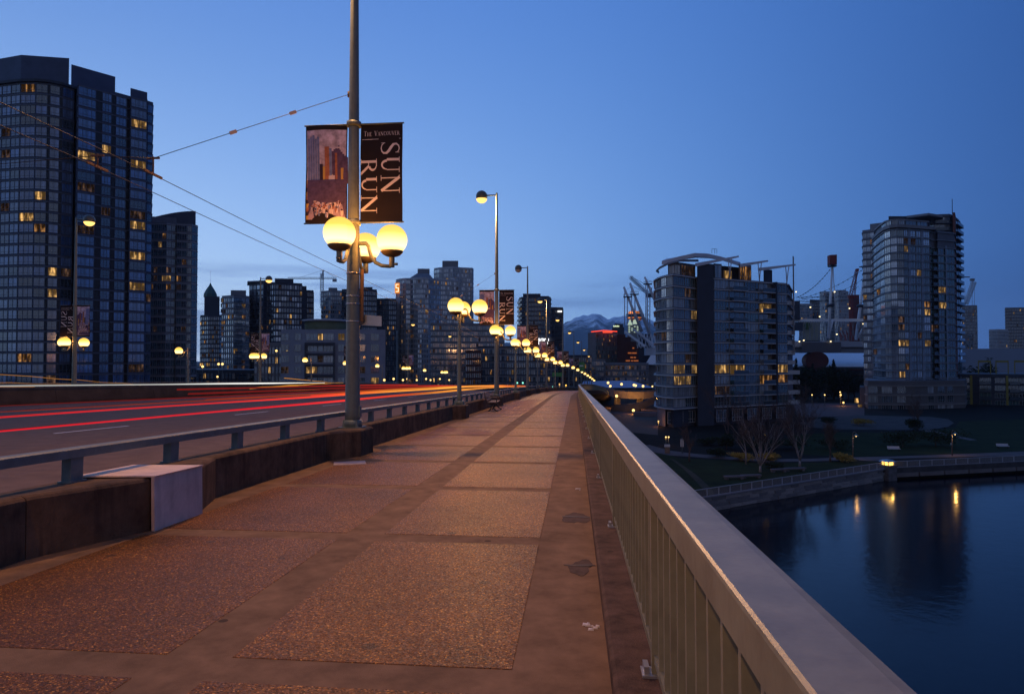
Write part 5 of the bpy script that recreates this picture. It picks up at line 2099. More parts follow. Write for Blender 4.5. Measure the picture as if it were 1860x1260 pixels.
for xa, xb, da, db in ((1604, 1612, 251, 245.6), (1613, 1622, 245.2, 243.1), (1623, 1634, 243.0, 242.2), (1635, 1646, 242.2, 242.6), (1648, 1667, 242.9, 244.4), (1669, 1687, 244.7, 246.2)):
    pa, pb = PX((xa, da), (xb, db))
    t_ = Vector((pb[0] - pa[0], pb[1] - pa[1], 0))
    me = win_mesh(t_.length, 2.0, 3, None).mesh('window', [G_BLUE, C_MULL])
    inst('window', me, b2t, ((pa[0] + pb[0]) / 2 - o.x, (pa[1] + pb[1]) / 2 - o.y, zt2 + 1.75 - o.z), (0, 0, atan2(t_.y, t_.x)), mats={0: G_BLUE})
block('roof_band', b2t, offset_poly(PX((1593, 262), (1603, 252), (1612, 246), (1622, 243.5), (1634, 242.6), (1646, 243), (1688, 246.6), (1690, 262), (1600, 275)), .5), ZH(400, 243), ZH(397, 243), C_GREY)
block('roof_house', b2t, PX((1617, 256), (1650, 256), (1654, 264), (1617, 264)), ZH(399, 250), ZH(391.5, 256), C_DARK)
# slim block behind on the left, tower slab and red fin behind on the right
sl = tower('slim_glass_block', 'slim pale glass block rising close behind the left of the round cornered tower', PX((1569, 276), (1590, 273), (1594, 290), (1572, 292)), ZH(421, 275) - 23 * 2.86, 23, 2.86, {0: bays(3, 'win', 1, 2)}, seed=231, lit=.04, body=C_GREY, slab=C_BLUE, glass=[G_MIRROR, G_PALE, G_MIRROR], slab_out=.3)
block('penthouse', sl, PX((1583, 275), (1606, 272), (1606, 290), (1585, 290)), Z_GROUND, ZH(405, 274), C_GREY)
bk_ = tower('tower_slab', 'tall slab with a red brown fin and mast behind the right of the round cornered tower', PX((1672, 262), (1700, 258), (1728, 257), (1735, 259), (1746, 268), (1744, 285), (1672, 285)), ZH(392, 258) - 27 * 2.86, 27, 2.86, {0: bays(3, 'win', 1, 2), 1: bays(3, 'balc'), 2: bays(1, 'win', 1, 2), 3: bays(1, 'balc')}, seed=241, lit=.03, body=C_BLUE, slab=C_BLUE, glass=[G_BLUE, G_DARK, G_PALE], slab_out=.4, parapet=.8)
block('red_fin', bk_, PX((1734, 254), (1738.5, 254), (1740, 262), (1735.5, 262)), Z_GROUND + 12, ZH(384.5, 254), mat('red_brown_fin', (.16, .055, .04), .7))
block('roof_canopy', bk_, PX((1650, 255), (1690, 250), (1716, 254), (1716, 266), (1655, 268)), ZH(395, 255), ZH(391, 255), C_GREY)
mb = MB()
a = Vector((*XY(1733.5, 258), 0)) - Vector(bk_.location)
mb.tube([(a.x, a.y, ZH(388, 258) - bk_.location.z), (a.x, a.y, ZH(360, 258) - bk_.location.z)], .12, 6)
mb.build('mast', M_WIRE, bk_)
# podium of the right tower
pod = tower('podium_block', 'wide low grey podium with a long terrace at the foot of the round cornered tower', PX((1571, 244), (1576, 236), (1655, 233.5), (1662, 233.5), (1752, 240), (1755, 262), (1572, 268)), Z_GROUND - 1.5, 3, 3.3, {1: [('win', 18, 5), ('solid', 6), ('win', 20, 6), ('solid', 8), ('win', 16, 4), ('solid', 10)], 3: [('solid', 20), ('win', 10, 3), ('solid', 6), ('win', 12, 3), ('solid', 4), ('win', 10, 3), ('solid', 20)]}, seed=251, lit=.05, body=mat('warm_grey_podium', (.12, .115, .12), .8, var=.12, scale=.3), slab=mat('podium_band', (.19, .18, .18), .8), slab_out=.3, slab_t=.5, parapet=1.6, glass=[G_DARK, G_BLUE, G_PALE], win_h=.72)
block('side_wall', pod, PX((1561, 246), (1571, 244), (1571, 262), (1561, 264)), Z_GROUND - 2, ZH(703, 245), C_DARK)
mb = MB()
for yy, x in ((727, 1555), (738, 1561)):
    a = W(x, yy, 244.8) - Vector(pod.location)
    mb.box(a.x - .7, a.y - .6, a.z - .8, a.x + .7, a.y - .4, a.z + .8)
mb.build('lit_window', LIT[1], pod)

# ---- low block with yellow frames at the right edge
yb = tower('yellow_framed_block', 'dark low apartment block with yellow framed bays at the right edge', PX((1740, 262), (1800, 256), (1900, 250), (1900, 280), (1742, 285)), ZH(684, 258) - 7 * 2.9, 7, 2.9, {0: [('win', 14, 4), ('pil', 3, 0, .3, mat('yellow_panel', (.22, .19, .035), .6)), ('solid', 8), ('balc', 14)], 1: [('solid', 4), ('win', 15, 4), ('pil', 3, 0, .3, MATS['yellow_panel']), ('balc', 14), ('win', 12, 3), ('solid', 8), ('pil', 3, 0, .3, MATS['yellow_panel']), ('balc', 12)]}, seed=261, lit=.04, body=C_DARK, slab=C_DARK, slab_out=.2, glass=[G_DARK, G_GREEN])
for xa, xb in ((1776, 1800), (1808, 1832), (1842, 1866)):
    d_ = 262
    for p in ((xa, xa + 2), (xb - 2, xb)):
        block('yellow_frame', yb, PX((p[0], d_), (p[1], d_), (p[1], d_ + 8), (p[0], d_ + 8)), ZH(683, d_), ZH(655, d_), MATS['yellow_panel'])
    block('yellow_frame', yb, PX((xa, d_), (xb, d_), (xb, d_ + 8), (xa, d_ + 8)), ZH(658, d_), ZH(654.5, d_), MATS['yellow_panel'])
blank('pale_roof_hall', 'long hall with a pale blue roof behind the yellow framed block', PX((1748, 400), (1900, 392), (1900, 430), (1748, 440)), Z_GROUND, ZH(633, 396), mat('pale_blue_roof', (.21, .25, .33), .7))
tower('apartment_tower', 'distant grey tower below small cranes right of the round cornered tower', PX((1748, 612), (1776, 610), (1776, 640), (1748, 640)), ZH(556, 610) - 30 * 2.9, 30, 2.9, {0: bays(7)}, parts=False, seed=271, lit=.06, body=C_GREY, slab=C_PALE, glass=[G_BLUE, G_DARK, G_PALE], slab_out=.1)
tower('apartment_tower', 'distant wide grey tower near the right edge', PX((1797, 560), (1812, 556), (1832, 558), (1832, 580), (1797, 580)), ZH(600, 557) - 17 * 2.9, 17, 2.9, {0: bays(4), 1: bays(5)}, parts=False, seed=281, lit=.03, body=C_PALE, slab=None, glass=[G_DARK, G_BLUE, G_DARK])
tower('apartment_tower', 'distant tower cut by the right edge', PX((1827, 620), (1880, 616), (1880, 640), (1827, 645)), ZH(560, 618) - 30 * 2.9, 30, 2.9, {0: bays(9)}, parts=False, seed=291, lit=.03, body=C_GREY, slab=C_BLUE, glass=[G_DARK, G_BLUE, G_DARK])
# ------------------------------------------------------------------ towers seen through the stadium frame
tower('glass_tower', 'pale glass tower seen through the stadium frame behind the red topped mast', PX((1490, 560), (1500, 556), (1521, 558), (1521, 580), (1490, 580)), ZH(531, 557) - 26 * 2.9, 26, 2.9, {0: bays(2), 1: bays(4)}, parts=False, seed=301, lit=.03, body=C_PALE, slab=C_PALE, glass=[G_PALE, G_PALE, G_BLUE], slab_out=.1)
tw = tower('glass_tower', 'pale glass tower seen through the stadium frame right of the red topped mast', PX((1517, 545), (1524, 541), (1542, 544), (1542, 565), (1517, 565)), ZH(530, 542) - 26 * 2.9, 26, 2.9, {0: bays(2), 1: bays(4)}, parts=False, seed=302, lit=.03, body=C_PALE, slab=C_GREY, glass=[G_PALE, G_BLUE, G_PALE], slab_out=.1)
block('roof_house', tw, PX((1519, 548), (1538, 548), (1538, 560), (1519, 560)), ZH(531, 545), ZH(526, 546), C_GREY)
blank('red_tower', 'dark red tower behind the leaning stadium mast', PX((1541, 552), (1562, 552), (1562, 575), (1541, 575)), Z_GROUND, ZH(535, 552), mat('dark_red_cladding', (.13, .035, .04), .7, var=.2, scale=.2))
tower('office_tower', 'pale office tower seen just right of the near right building', PX((1452, 600), (1476, 600), (1476, 625), (1452, 625)), ZH(553, 600) - 24 * 2.9, 24, 2.9, {0: bays(6)}, parts=False, seed=303, lit=.06, body=C_PALE, slab=C_GREY, glass=[G_BLUE, G_PALE, G_DARK], slab_out=.1)
tower('office_tower', 'dark office tower seen between the pale towers', PX((1472, 640), (1490, 640), (1490, 665), (1472, 665)), ZH(546, 640) - 26 * 2.9, 26, 2.9, {0: bays(5)}, parts=False, seed=304, lit=.05, body=C_DARK, slab=C_GREY, glass=[G_DARK, G_DARK, G_BLUE], slab_out=.1)
tower('apartment_tower', 'distant grey tower half hidden by the left edge of the round cornered tower', PX((1562, 590), (1582, 590), (1582, 610), (1562, 610)), ZH(555, 590) - 22 * 2.9, 22, 2.9, {0: bays(5)}, parts=False, seed=305, lit=.05, body=C_GREY, slab=C_GREY, glass=[G_DARK, G_BLUE, G_DARK], slab_out=.1)
bbd = blank('billboard_wall', 'pale wall with a dark green disc under the stadium frame', PX((1459, 455), (1490, 455), (1490, 460), (1459, 460)), ZH(618, 455), ZH(584, 455), mat('billboard_cream', (.26, .25, .20), .8))
o = Vector(bbd.location)
block('post', bbd, PX((1462, 456), (1487, 456), (1487, 459), (1462, 459)), Z_GROUND, ZH(618, 455), C_DARK)
a = W(1467, 592, 454.6) - o
mb = MB()
mb.v = [(a.x + 2.4 * cos(2 * pi * i / 20), a.y + dy, a.z + 2.4 * sin(2 * pi * i / 20)) for dy in (-.3, .2) for i in range(20)]
mb.face(range(20)); mb.face(range(39, 19, -1))
for i in range(20):
    mb.face((i, 20 + i, 20 + (i + 1) % 20, (i + 1) % 20))
mb.build('green_disc', mat('green_disc_paint', (.05, .085, .02), .7), bbd)

# ------------------------------------------------------------------ stadium under construction
st = thing('stadium', 'stadium under construction, white masts, cables and ring beams rising behind both right hand buildings', 'stadium', (*XY(1400, 420), Z_GROUND))
o = Vector(st.location)
M_ST = mat('white_steel', (.70, .70, .72), .55, var=.08, scale=.2)


def member(name, a, b, r0, r1=None, n=8, material=None):
    mb = MB()
    mb.tube([W(*a) - o, W(*b) - o], [r0, r0 if r1 is None else r1], n)
    return mb.build(name, material or M_ST, st)


# left cluster of leaning masts beside the near building
for foot, tip, r in (((1166, 602, 372), (1133, 521, 368), .75), ((1180, 606, 380), (1144, 514, 376), .85), ((1196, 560, 392), (1171, 503, 388), .8)):
    member('mast', foot, tip, r * 1.25, r * .8, 10)
    q = ((foot[0] * .22 + tip[0] * .78), (foot[1] * .22 + tip[1] * .78), tip[2])
    mb = MB()
    p = W(*q) - o
    mb.box(p.x - 2.4, p.y - 1.6, p.z - .35, p.x + 2.4, p.y + 1.6, p.z + .1)
    for dx in (-2.3, 2.3):
        mb.beam(p + Vector((dx, -1.5, 0)), p + Vector((dx, -1.5, 1.3)), .15, .15)
        mb.beam(p + Vector((-2.3, dx * .6, 1.3)), p + Vector((2.3, dx * .6, 1.3)), .12, .12)
    mb.build('work_platform', C_DARK, st)
for x, y0, y1, d in ((1134.5, 524, 590, 368), (1139.5, 540, 588, 368), (1147, 520, 585, 376), (1153, 540, 580, 376), (1173, 508, 590, 388), (1176, 512, 600, 390)):
    member('strut', (x, y0, d), (x, y1, d), .30, .30, 6)
for a, b in (((1144, 516, 376), (1175, 534, 388)), ((1146, 521, 376), (1180, 530, 388)), ((1172, 507, 388), (1196, 515, 392)), ((1136, 528, 368), (1147, 520, 376)), ((1150, 527, 376), (1185, 528, 390))):
    member('cable', a, b, .10, .10, 5, M_STEEL)
for a, b, w_ in (((1135, 602, 380), (1172, 629, 376), 2.2), ((1150, 598, 384), (1188, 626, 384), 2.0), ((1160, 603, 388), (1196, 640, 388), 2.2)):
    mb = MB()
    mb.beam(W(*a) - o, W(*b) - o, 1.2, w_ * .5)
    mb.build('raking_beam', M_ST, st)
mb = MB()
mb.hexa([W(1172, 662, 372) - o, W(1200, 662, 372) - o, W(1200, 662, 384) - o, W(1172, 662, 384) - o, W(1182, 645, 374) - o, W(1200, 645, 374) - o, W(1200, 645, 384) - o, W(1182, 645, 384) - o])
mb.build('roof_panel', mat('pale_roof_panel', (.80, .80, .82), .7), st)  # one even pale base colour over the whole panel
mb = MB()
mb.box(*(W(1173, 645, 378) - o), *(W(1200, 632, 386) - o))
mb.build('concourse', C_PALE, st)
mb = MB()
mb.box(*(W(1172, 705, 376) - o), *(W(1200, 663, 390) - o))
mb.build('concourse_wall', C_GREY, st)
block('concourse_wall', st, PX((1160, 390), (1182, 390), (1182, 400), (1160, 400)), Z_GROUND, ZH(606, 390), C_DARK)
mb = MB()
for k in range(7):
    mb.beam(W(1158 + k * 6, 606 + (k % 2) * 3, 389) - o, W(1162 + k * 6, 630, 389) - o, .5, .5)
    mb.beam(W(1164 + k * 6, 606, 389) - o, W(1158 + k * 6, 632, 389) - o, .4, .4)
mb.build('truss', M_ST, st)

# right part between the two buildings
block('ring_beam', st, PX((1438, 400), (1585, 398), (1585, 402), (1438, 404)), ZH(584, 400), ZH(579, 400), M_ST)
block('concourse', st, PX((1430, 385), (1585, 382), (1585, 392), (1430, 395)), ZH(640, 384), ZH(630, 384), mat('stadium_grey', (.22, .23, .27), .7))
block('concourse_fascia', st, PX((1430, 383), (1585, 380), (1585, 384), (1430, 387)), ZH(630, 382), ZH(620, 382), mat('stadium_pale', (.33, .34, .39), .7))
block('concourse_wall', st, PX((1456, 381.5), (1528, 380.5), (1528, 383), (1456, 384)), ZH(640, 381), ZH(621, 381), mat('stadium_dark', (.10, .095, .11), .7))
mb = MB()
mb.hexa([W(1432, 667, 388) - o, W(1585, 667, 386) - o, W(1585, 667, 420) - o, W(1432, 667, 420) - o, W(1432, 666, 388) - o, W(1585, 666, 386) - o, W(1585, 641, 420) - o, W(1432, 641, 420) - o])
mb.build('roof_panel', MATS['pale_roof_panel'], st)
block('lower_wall', st, PX((1432, 384), (1585, 382), (1585, 388), (1432, 390)), Z_GROUND, ZH(666, 384), C_DARK)
for yy in (672, 682, 692):
    block('lower_band', st, PX((1500, 381), (1580, 380), (1580, 382), (1500, 383)), ZH(yy, 381), ZH(yy - 2, 381), C_BROWN)
mb = MB()
c = W(1480, 655, 384) - o
for i in range(24):
    a0, a1 = 2 * pi * i / 24, 2 * pi * (i + 1) / 24
    k = len(mb.v)
    mb.v += [(c.x, c.y - 4, c.z), (c.x + 6.4 * cos(a0), c.y - 4, c.z + 5.2 * sin(a0)), (c.x + 6.4 * cos(a1), c.y - 4, c.z + 5.2 * sin(a1)), (c.x + 6.4 * cos(a0), c.y + 3, c.z + 5.2 * sin(a0)), (c.x + 6.4 * cos(a1), c.y + 3, c.z + 5.2 * sin(a1))]
    mb.face((k, k + 1, k + 2)); mb.face((k + 1, k + 3, k + 4, k + 2))
mb.build('red_drum', mat('dark_red_drum', (.07, .012, .012), .7, var=.3, scale=.3), st)
member('mast', (1505, 614, 396), (1511.5, 484, 396), .95, .55, 10)
member('mast_leg', (1518, 570, 396), (1513, 486, 396), .30, .25, 6)
for f, g in (((1505, 614, 396), (1513, 580, 396)),):
    member('mast_leg', f, g, .5, .5, 6)
mb = MB()
p = W(1511.5, 483, 396) - o
mb.lathe([(2.2, -.6), (2.8, 0)], p, 12)
for k in range(6):
    a = k * pi / 3
    mb.tube([p + Vector((2.3 * cos(a), 2.3 * sin(a), -.2)), p + Vector((2.6 * cos(a), 2.6 * sin(a), 1.4))], .16, 5)
mb.build('mast_head', C_DARK, st)
mb = MB()
mb.hexa([p + Vector(v) for v in ((-2.0, -2, .6), (2.0, -2, .6), (2.0, 2, .6), (-2.0, 2, .6), (-2.0, -2, 6.3), (2.1, -2, 6.5), (2.1, 2, 6.5), (-2.0, 2, 6.3))])
mb.build('red_box', mat('red_shroud', (.20, .028, .025), .75, var=.15, scale=.5), st)
member('mast', (1555, 617, 410), (1571, 488, 410), 1.0, .6, 10)
member('mast_leg', (1556, 616, 410), (1574, 585, 410), .5, .5, 6)
mb = MB()
p = W(1570, 484, 410) - o
mb.box(p.x - 2.6, p.y - 1.5, p.z - .4, p.x + 2.6, p.y + 1.5, p.z + .1)
mb.lathe([(1.0, 0), (1.0, 2.4), (.3, 3)], p, 8)
mb.build('work_platform', C_DARK, st)
for a in ((1508, 555, 396), (1563, 556, 410)):
    mb = MB()
    p = W(*a) - o
    mb.lathe([(1.9, -.8), (2.5, .2), (1.9, 1.0)], p, 10)
    mb.build('work_platform', C_DARK, st)


def cable(a, b, sag, r=.11, beads=0):
    A, B = W(*a) - o, W(*b) - o
    pts = []
    for i in range(17):
        f = i / 16
        p = A.lerp(B, f)
        p.z -= sag * 4 * f * (1 - f)
        pts.append(p)
    mb = MB()
    mb.tube(pts, r, 5)
    for i in range(beads):
        f = (i + .5) / beads
        k = f * 16
        p = pts[int(k)].lerp(pts[min(16, int(k) + 1)], k - int(k))
        mb.box(p.x - .28, p.y - .28, p.z - .32, p.x + .28, p.y + .28, p.z + .22)
    mb.build('cable', M_WIRE, st)


cable((1509, 488, 396), (1448, 540, 396), 2.2, .12, 14)
cable((1568, 489, 410), (1452, 542, 400), 2.6, .11, 14)
cable((1570, 505, 410), (1470, 540, 402), 3.0, .10, 10)
cable((1560, 520, 410), (1475, 548, 402), 2.0, .09, 8)
q = random.Random(12)
mb = MB()
for i in range(34):
    x = q.uniform(1442, 1560)
    y = q.uniform(536, 550)
    p = W(x, y, 402 + q.uniform(-4, 8)) - o
    mb.beam(p, p + Vector((q.uniform(4, 12), q.uniform(-2, 2), q.uniform(-1.2, .8))), .12, .12)
o_ = mb.build('cable_net', M_WIRE, st)
o_['kind'] = 'stuff'
mb = MB()
for i in range(30):
    x = 1446 + i * 4.4
    a, b = W(x, 584, 399) - o, W(x + (5 if i % 2 else -5) + q.uniform(-2, 2), 619, 396) - o
    mb.beam(a, b, .28, .28)
o_ = mb.build('scaffold_brace', mat('scaffold_grey', (.16, .16, .17), .6), st)
o_['kind'] = 'stuff'
mb = MB()
for i in range(12):
    x = 1524 + i * 2.2
    mb.beam(W(x, 600 + (i % 3) * 4, 397) - o, W(x + 3, 619, 397) - o, .3, .3)
o_ = mb.build('red_scaffold', C_RED, st)
o_['kind'] = 'stuff'
block('dark_column', st, PX((1440, 398), (1454, 398), (1454, 402), (1440, 402)), ZH(580, 398), ZH(546, 398), C_DARK)
block('dark_column', st, PX((1440, 396), (1459, 396), (1459, 400), (1440, 400)), ZH(600, 396), ZH(585, 396), C_DARK)
mb = MB()
for x, y in ((1446, 530), (1460, 618), (1516, 530), (1452, 620), (1520, 607), (1543, 560), (1509, 620), (1571, 557), (1573, 618), (1568, 588), (1489, 575), (1472, 558)):
    p = W(x, y, 380 if y > 590 else 395) - o
    mb.box(p.x - .3, p.y - .3, p.z - .3, p.x + .3, p.y + .3, p.z + .3)
o_ = mb.build('site_light', glow('site_light_glow', (1, .8, .45), 2.2), st)
o_['kind'] = 'stuff'

# cranes beside the stadium
cr2 = thing('tower_crane', 'pale luffing crane with its jib leaning left above the stadium masts', 'crane', (*XY(1178, 420), ZH(600, 420)))
o2 = Vector(cr2.location)
mb = MB()
lattice(mb, (0, 0, 0), W(1178, 536, 420) - o2, 1.8, 8, .3)
mb.build('mast', C_PALE, cr2)
mb = MB()
lattice(mb, W(1179, 535, 420) - o2, W(1145, 503, 410) - o2, 1.5, 14, .26)
mb.build('jib', C_PALE, cr2)
mb = MB()
p = W(1181, 537, 420) - o2
mb.box(p.x - 3, p.y - 1.2, p.z - 1, p.x + 3.4, p.y + 1.2, p.z + 1.4)
mb.build('counter_deck', C_DARK, cr2)
mb = MB()
mb.tube([W(1184, 523, 420) - o2, W(1146, 502, 410) - o2], .12, 5)
mb.tube([W(1184, 523, 420) - o2, W(1182, 536, 420) - o2], .3, 5)
mb.build('jib_stay', M_WIRE, cr2)
cr3 = thing('tower_crane', 'red luffing crane standing beside the leaning stadium mast', 'crane', (*XY(1546, 520), ZH(600, 520)))
o2 = Vector(cr3.location)
mb = MB()
lattice(mb, W(1544, 540, 520) - o2, W(1557, 489, 520) - o2, 1.8, 12, .30)
lattice(mb, W(1552, 540, 520) - o2, W(1556, 491, 520) - o2, .9, 9, .2)
mb.build('jib', C_RED, cr3)
mb = MB()
lattice(mb, (0, 0, 0), W(1546, 541, 520) - o2, 2.0, 8, .3)
mb.box(*(W(1542, 541, 522) - o2), *(W(1555, 536, 524) - o2))
mb.build('mast', C_RED, cr3)
mb = MB()
p = W(1557, 490, 520) - o2
mb.box(p.x - 1, p.y - 1, p.z - .8, p.x + 1, p.y + 1, p.z + .8)
mb.build('jib_head', C_RED, cr3)
cr4 = thing('tower_crane', 'pale distant crane with raised booms above the distant grey tower on the right', 'crane', (*XY(1764, 600), ZH(556, 600)))
o2 = Vector(cr4.location)
mb = MB()
for a, b in (((1752, 553), (1768, 506)), ((1756, 553), (1772, 512))):
    lattice(mb, W(*a, 600) - o2, W(*b, 600) - o2, 1.4, 9, .26)
for x, y in ((1766, 512), (1770, 515), (1753, 520)):
    mb.tube([W(x, y, 600) - o2, W(x, 556, 600) - o2], .16, 5)
mb.build('boom', C_PALE, cr4)
mb = MB()
p = W(1766, 508, 600) - o2
mb.box(p.x - 1.6, p.y - 1, p.z - 1, p.x + 1.6, p.y + 1, p.z + 1)
p = W(1753, 503, 600) - o2
mb.box(p.x - 3.6, p.y - 1, p.z - .5, p.x + 3.6, p.y + 1, p.z + .3)
mb.build('boom_head', C_GREY, cr4)

# ------------------------------------------------------------------ ramps and street below the bridge, left of the near building
M_RAMP = mat('ramp_concrete', (.13, .12, .12), .85, var=.25, scale=.3)
hall = thing('flat_roof_hall', 'long low hall with a pale blue sloping roof beyond the railing', 'building', (*XY(1120, 330), Z_GROUND))
oo = Vector(hall.location)
mb = MB()
A = [W(1052, 704, 322), W(1190, 704, 318), W(1190, 704, 345), W(1052, 704, 345)]
B = [W(1060, 692, 330), W(1145, 691, 328), W(1150, 693, 345), W(1060, 693, 345)]
mb.hexa([p - oo for p in A] + [p - oo for p in B])
mb.build('roof', mat('pale_hall_roof', (.36, .40, .52), .75), hall)
mb = MB()
mb.box(*(W(1052, 716, 323) - oo), *(W(1190, 704, 343) - oo))
mb.build('wall', C_GREY, hall)


def ramp(label, pts, w, t, cols):
    """curved viaduct ramp from (px, py, depth) on its near edge"""
    P = [W(*p) for p in pts]
    r = thing('ramp_viaduct', label, 'viaduct', (P[0].x, P[0].y, Z_GROUND))
    o = Vector(r.location)
    mb, pb_ = MB(), MB()
    for i in range(len(P) - 1):
        a, b = P[i] - o, P[i + 1] - o
        back = Vector((0.15 * w, w, 0))
        dz = Vector((0, 0, -t))
        mb.hexa([a + dz, b + dz, b + back + dz, a + back + dz, a, b, b + back, a + back])
        up = Vector((0, 0, .95))
        th = Vector((0, .25, 0))
        pb_.hexa([a, b, b + th, a + th, a + up, b + up, b + th + up, a + th + up])
        pb_.hexa([a + back, b + back, b + back + th, a + back + th, a + back + up, b + back + up, b + back + th + up, a + back + th + up])
    mb.build('deck', M_RAMP, r)
    pb_.build('parapet', M_RAMP, r)
    for f in cols:
        k = f * (len(P) - 1)
        p = P[int(k)].lerp(P[min(len(P) - 1, int(k) + 1)], k - int(k)) - o + Vector((0, w * .5, 0))
        cb = MB()
        cb.box(p.x - 1.1, p.y - 1.1, 0, p.x + 1.1, p.y + 1.1, p.z - t)
        cb.build('column', M_RAMP, r)
    return r


ramp('upper curved ramp with a dark deck just beyond the railing', [(1052, 703, 262), (1075, 704, 258), (1095, 709, 252), (1115, 713, 246), (1140, 716, 242), (1170, 716, 240), (1200, 714, 240)], 9, 1.6, (.25, .55, .8))
ramp('lower ramp rising to the right beside the near right building', [(1110, 742, 226), (1135, 742, 222), (1160, 738, 220), (1180, 730, 220), (1205, 722, 220)], 7, 1.2, (.15, .5))
retw = blank('retaining_wall', 'low pale wall under the lower ramp at the left foot of the near right building', PX((1150, 205), (1192, 202), (1192, 204), (1150, 207)), Z_GROUND, ZH(748, 204), mat('lilac_concrete', (.22, .18, .20), .8, var=.15, scale=.4), category='wall')


def street_lamp(px, py, d, label, group, power=0, r=.42, kind='globe', h=None):
    p = W(px, py, d)
    zb_ = Z_GROUND if h is None else p.z - h
    o = thing('street_lamp', label, 'street lamp', (p.x, p.y, zb_), 0, group)
    mb = MB()
    mb.lathe([(.12, 0), (.07, p.z - zb_ - r * .9)], n=8)
    mb.build('pole', M_POLE, o)
    mb = MB()
    mb.ball((0, 0, p.z - zb_), r, 12)
    mb.build('lamp_globe', glow('street_amber', (1.0, .62, .20), 2.6), o)
    if power:
        point('street_light', (0, 0, p.z - zb_ - .2), power, AMBER, r + .05, o)
    return o


G_ = 'street lamps below the bridge'
street_lamp(1120, 719, 238, 'amber street lamp in front of the upper ramp', G_, 2600, .5)
street_lamp(1150.5, 745, 212, 'amber street lamp below the lower ramp', G_, 1500, .45)
for i, (x, y) in enumerate(((1104.5, 695), (1108.5, 701), (1129, 697.5), (1151.5, 699), (1154.5, 700), (1168, 701), (1185, 701.5))):
    street_lamp(x, y, 300, ['amber globe lamp before the pale roofed hall, the leftmost and highest', 'amber globe lamp before the hall, just below the leftmost', 'amber globe lamp at the middle of the pale roofed hall', 'amber globe lamp before the hall, left one of a close pair', 'amber globe lamp before the hall, right one of a close pair', 'large amber globe lamp near the right end of the hall', 'small amber globe lamp at the right corner of the hall'][i], 'globe lamps before the hall', 0, .55 if i != 6 else .35)
# warm light on the columns under the ramp
point('under_ramp_light', W(1146, 722, 236), 2500, AMBER, .4)
wl_ = street_lamp(1196, 765, 171, 'small amber wall lamp at the left foot of the near right building', G_, 120, .16, h=2.2)
for i, (x, y) in enumerate(((1475, 717), (1498, 717), (1527, 717), (1532, 731), (1526, 712))):
    street_lamp(x, y, 250, ['amber street lamp at the left of the street between the right buildings', 'amber street lamp in the middle of the street between the right buildings', 'bright amber street lamp beside the round cornered tower podium', 'amber street lamp standing lowest on the street between the right buildings', 'small amber street lamp just above the bright one'][i], 'street lamps between the right buildings', 500 if i in (2, 3) else 0, .34 if i in (2, 3) else .24)
# city lamps on the far streets under the left skyline
for i, (x, y, d) in enumerate(((368, 665.5, 240), (397, 661, 250), (404, 661, 250), (502, 637, 178), (395, 684, 200))):
    street_lamp(x, y, d, ['amber street lamp over the long dark terrace, leftmost', 'amber street lamp over the terrace, left one of a pair', 'amber street lamp over the terrace, right one of a pair', 'small white lamp on the wall of the plain grey block', 'low white lamp before the dark terrace'][i], 'street lamps under the left skyline', 0, .42 if i < 3 else .28)
for i in range(9):
    x = 696 + i * 14 + (i % 3) * 3
    street_lamp(x + 2, 690 - (i % 2) * 2, 150 + 9 * i, 'small amber lamp beyond the far railing, ' + ORD[i] + ' from the left of the row', 'row of small lamps beyond the far railing', 0, .26)
# green street signs and traffic lights at the far end of the bridge
sg = thing('road_sign', 'square green road sign above the far end of the bridge', 'road sign', BP(-2.6, 150, 0))
p = W(1055, 666, 153) - Vector(sg.location)
mb = MB()
mb.box(p.x - .85, p.y - .05, p.z - 1.1, p.x + .85, p.y + .05, p.z + 1.1)
mb.build('sign_panel', mat('green_sign', (.012, .20, .06), .5), sg)
mb = MB()
mb.box(p.x - .3, p.y - .08, p.z + .1, p.x + .55, p.y - .05, p.z + .35)
mb.beam((p.x - .3, p.y - .07, p.z - .5), (p.x - .1, p.y - .07, p.z + .3), .2, .03)
mb.build('white_arrow', M_LINE, sg)
mb = MB()
mb.lathe([(.1, 0), (.08, p.z)], (p.x, p.y + .15, 0), 8)
mb.build('pole', M_POLE, sg)
sg2 = thing('road_sign', 'wide low green road sign behind the far lamp posts', 'road sign', BP(-9.0, 140, 0))
p = W(1013, 680, 146) - Vector(sg2.location)
mb = MB()
mb.box(p.x - 1.2, p.y - .05, p.z - .45, p.x + 1.2, p.y + .05, p.z + .45)
mb.build('sign_panel', MATS['green_sign'], sg2)
mb = MB()
for dx in (-.9, .9):
    mb.lathe([(.07, 0), (.06, p.z)], (p.x + dx, p.y + .12, 0), 8)
mb.build('pole', M_POLE, sg2)
for i, (x, y, d, c) in enumerate(((1004.5, 701.5, 170, 'green'), (949.5, 694.5, 165, 'green'), (939.5, 694.5, 165, 'green'), (1027, 701, 175, 'amber'), (1028, 699, 175, 'amber'))):
    p = W(x, y, d)
    r = thing('traffic_light', ['bright green traffic light at the far end of the bridge', 'green traffic light behind the third lamp post, right of two', 'green traffic light behind the third lamp post, left of two', 'amber signal low at the far end of the bridge', 'amber signal high at the far end of the bridge'][i], 'traffic light', p, group='traffic lights at the far end')
    mb = MB()
    mb.box(-.22, 0, -.75, .22, .2, .35)
    mb.lathe([(.06, -3.6), (.06, -.75)], (0, .1, 0), 6)
    mb.build('housing', M_DARK, r)
    mb = MB()
    mb.v = [(.2 * cos(2 * pi * k / 12), -.02, -.1 + .2 * sin(2 * pi * k / 12)) for k in range(12)]
    mb.face(range(12))
    mb.build('lens', glow('green_signal', (.25, 1.0, .75), 2.2) if c == 'green' else glow('amber_signal', (1, .6, .1), 2.2), r)

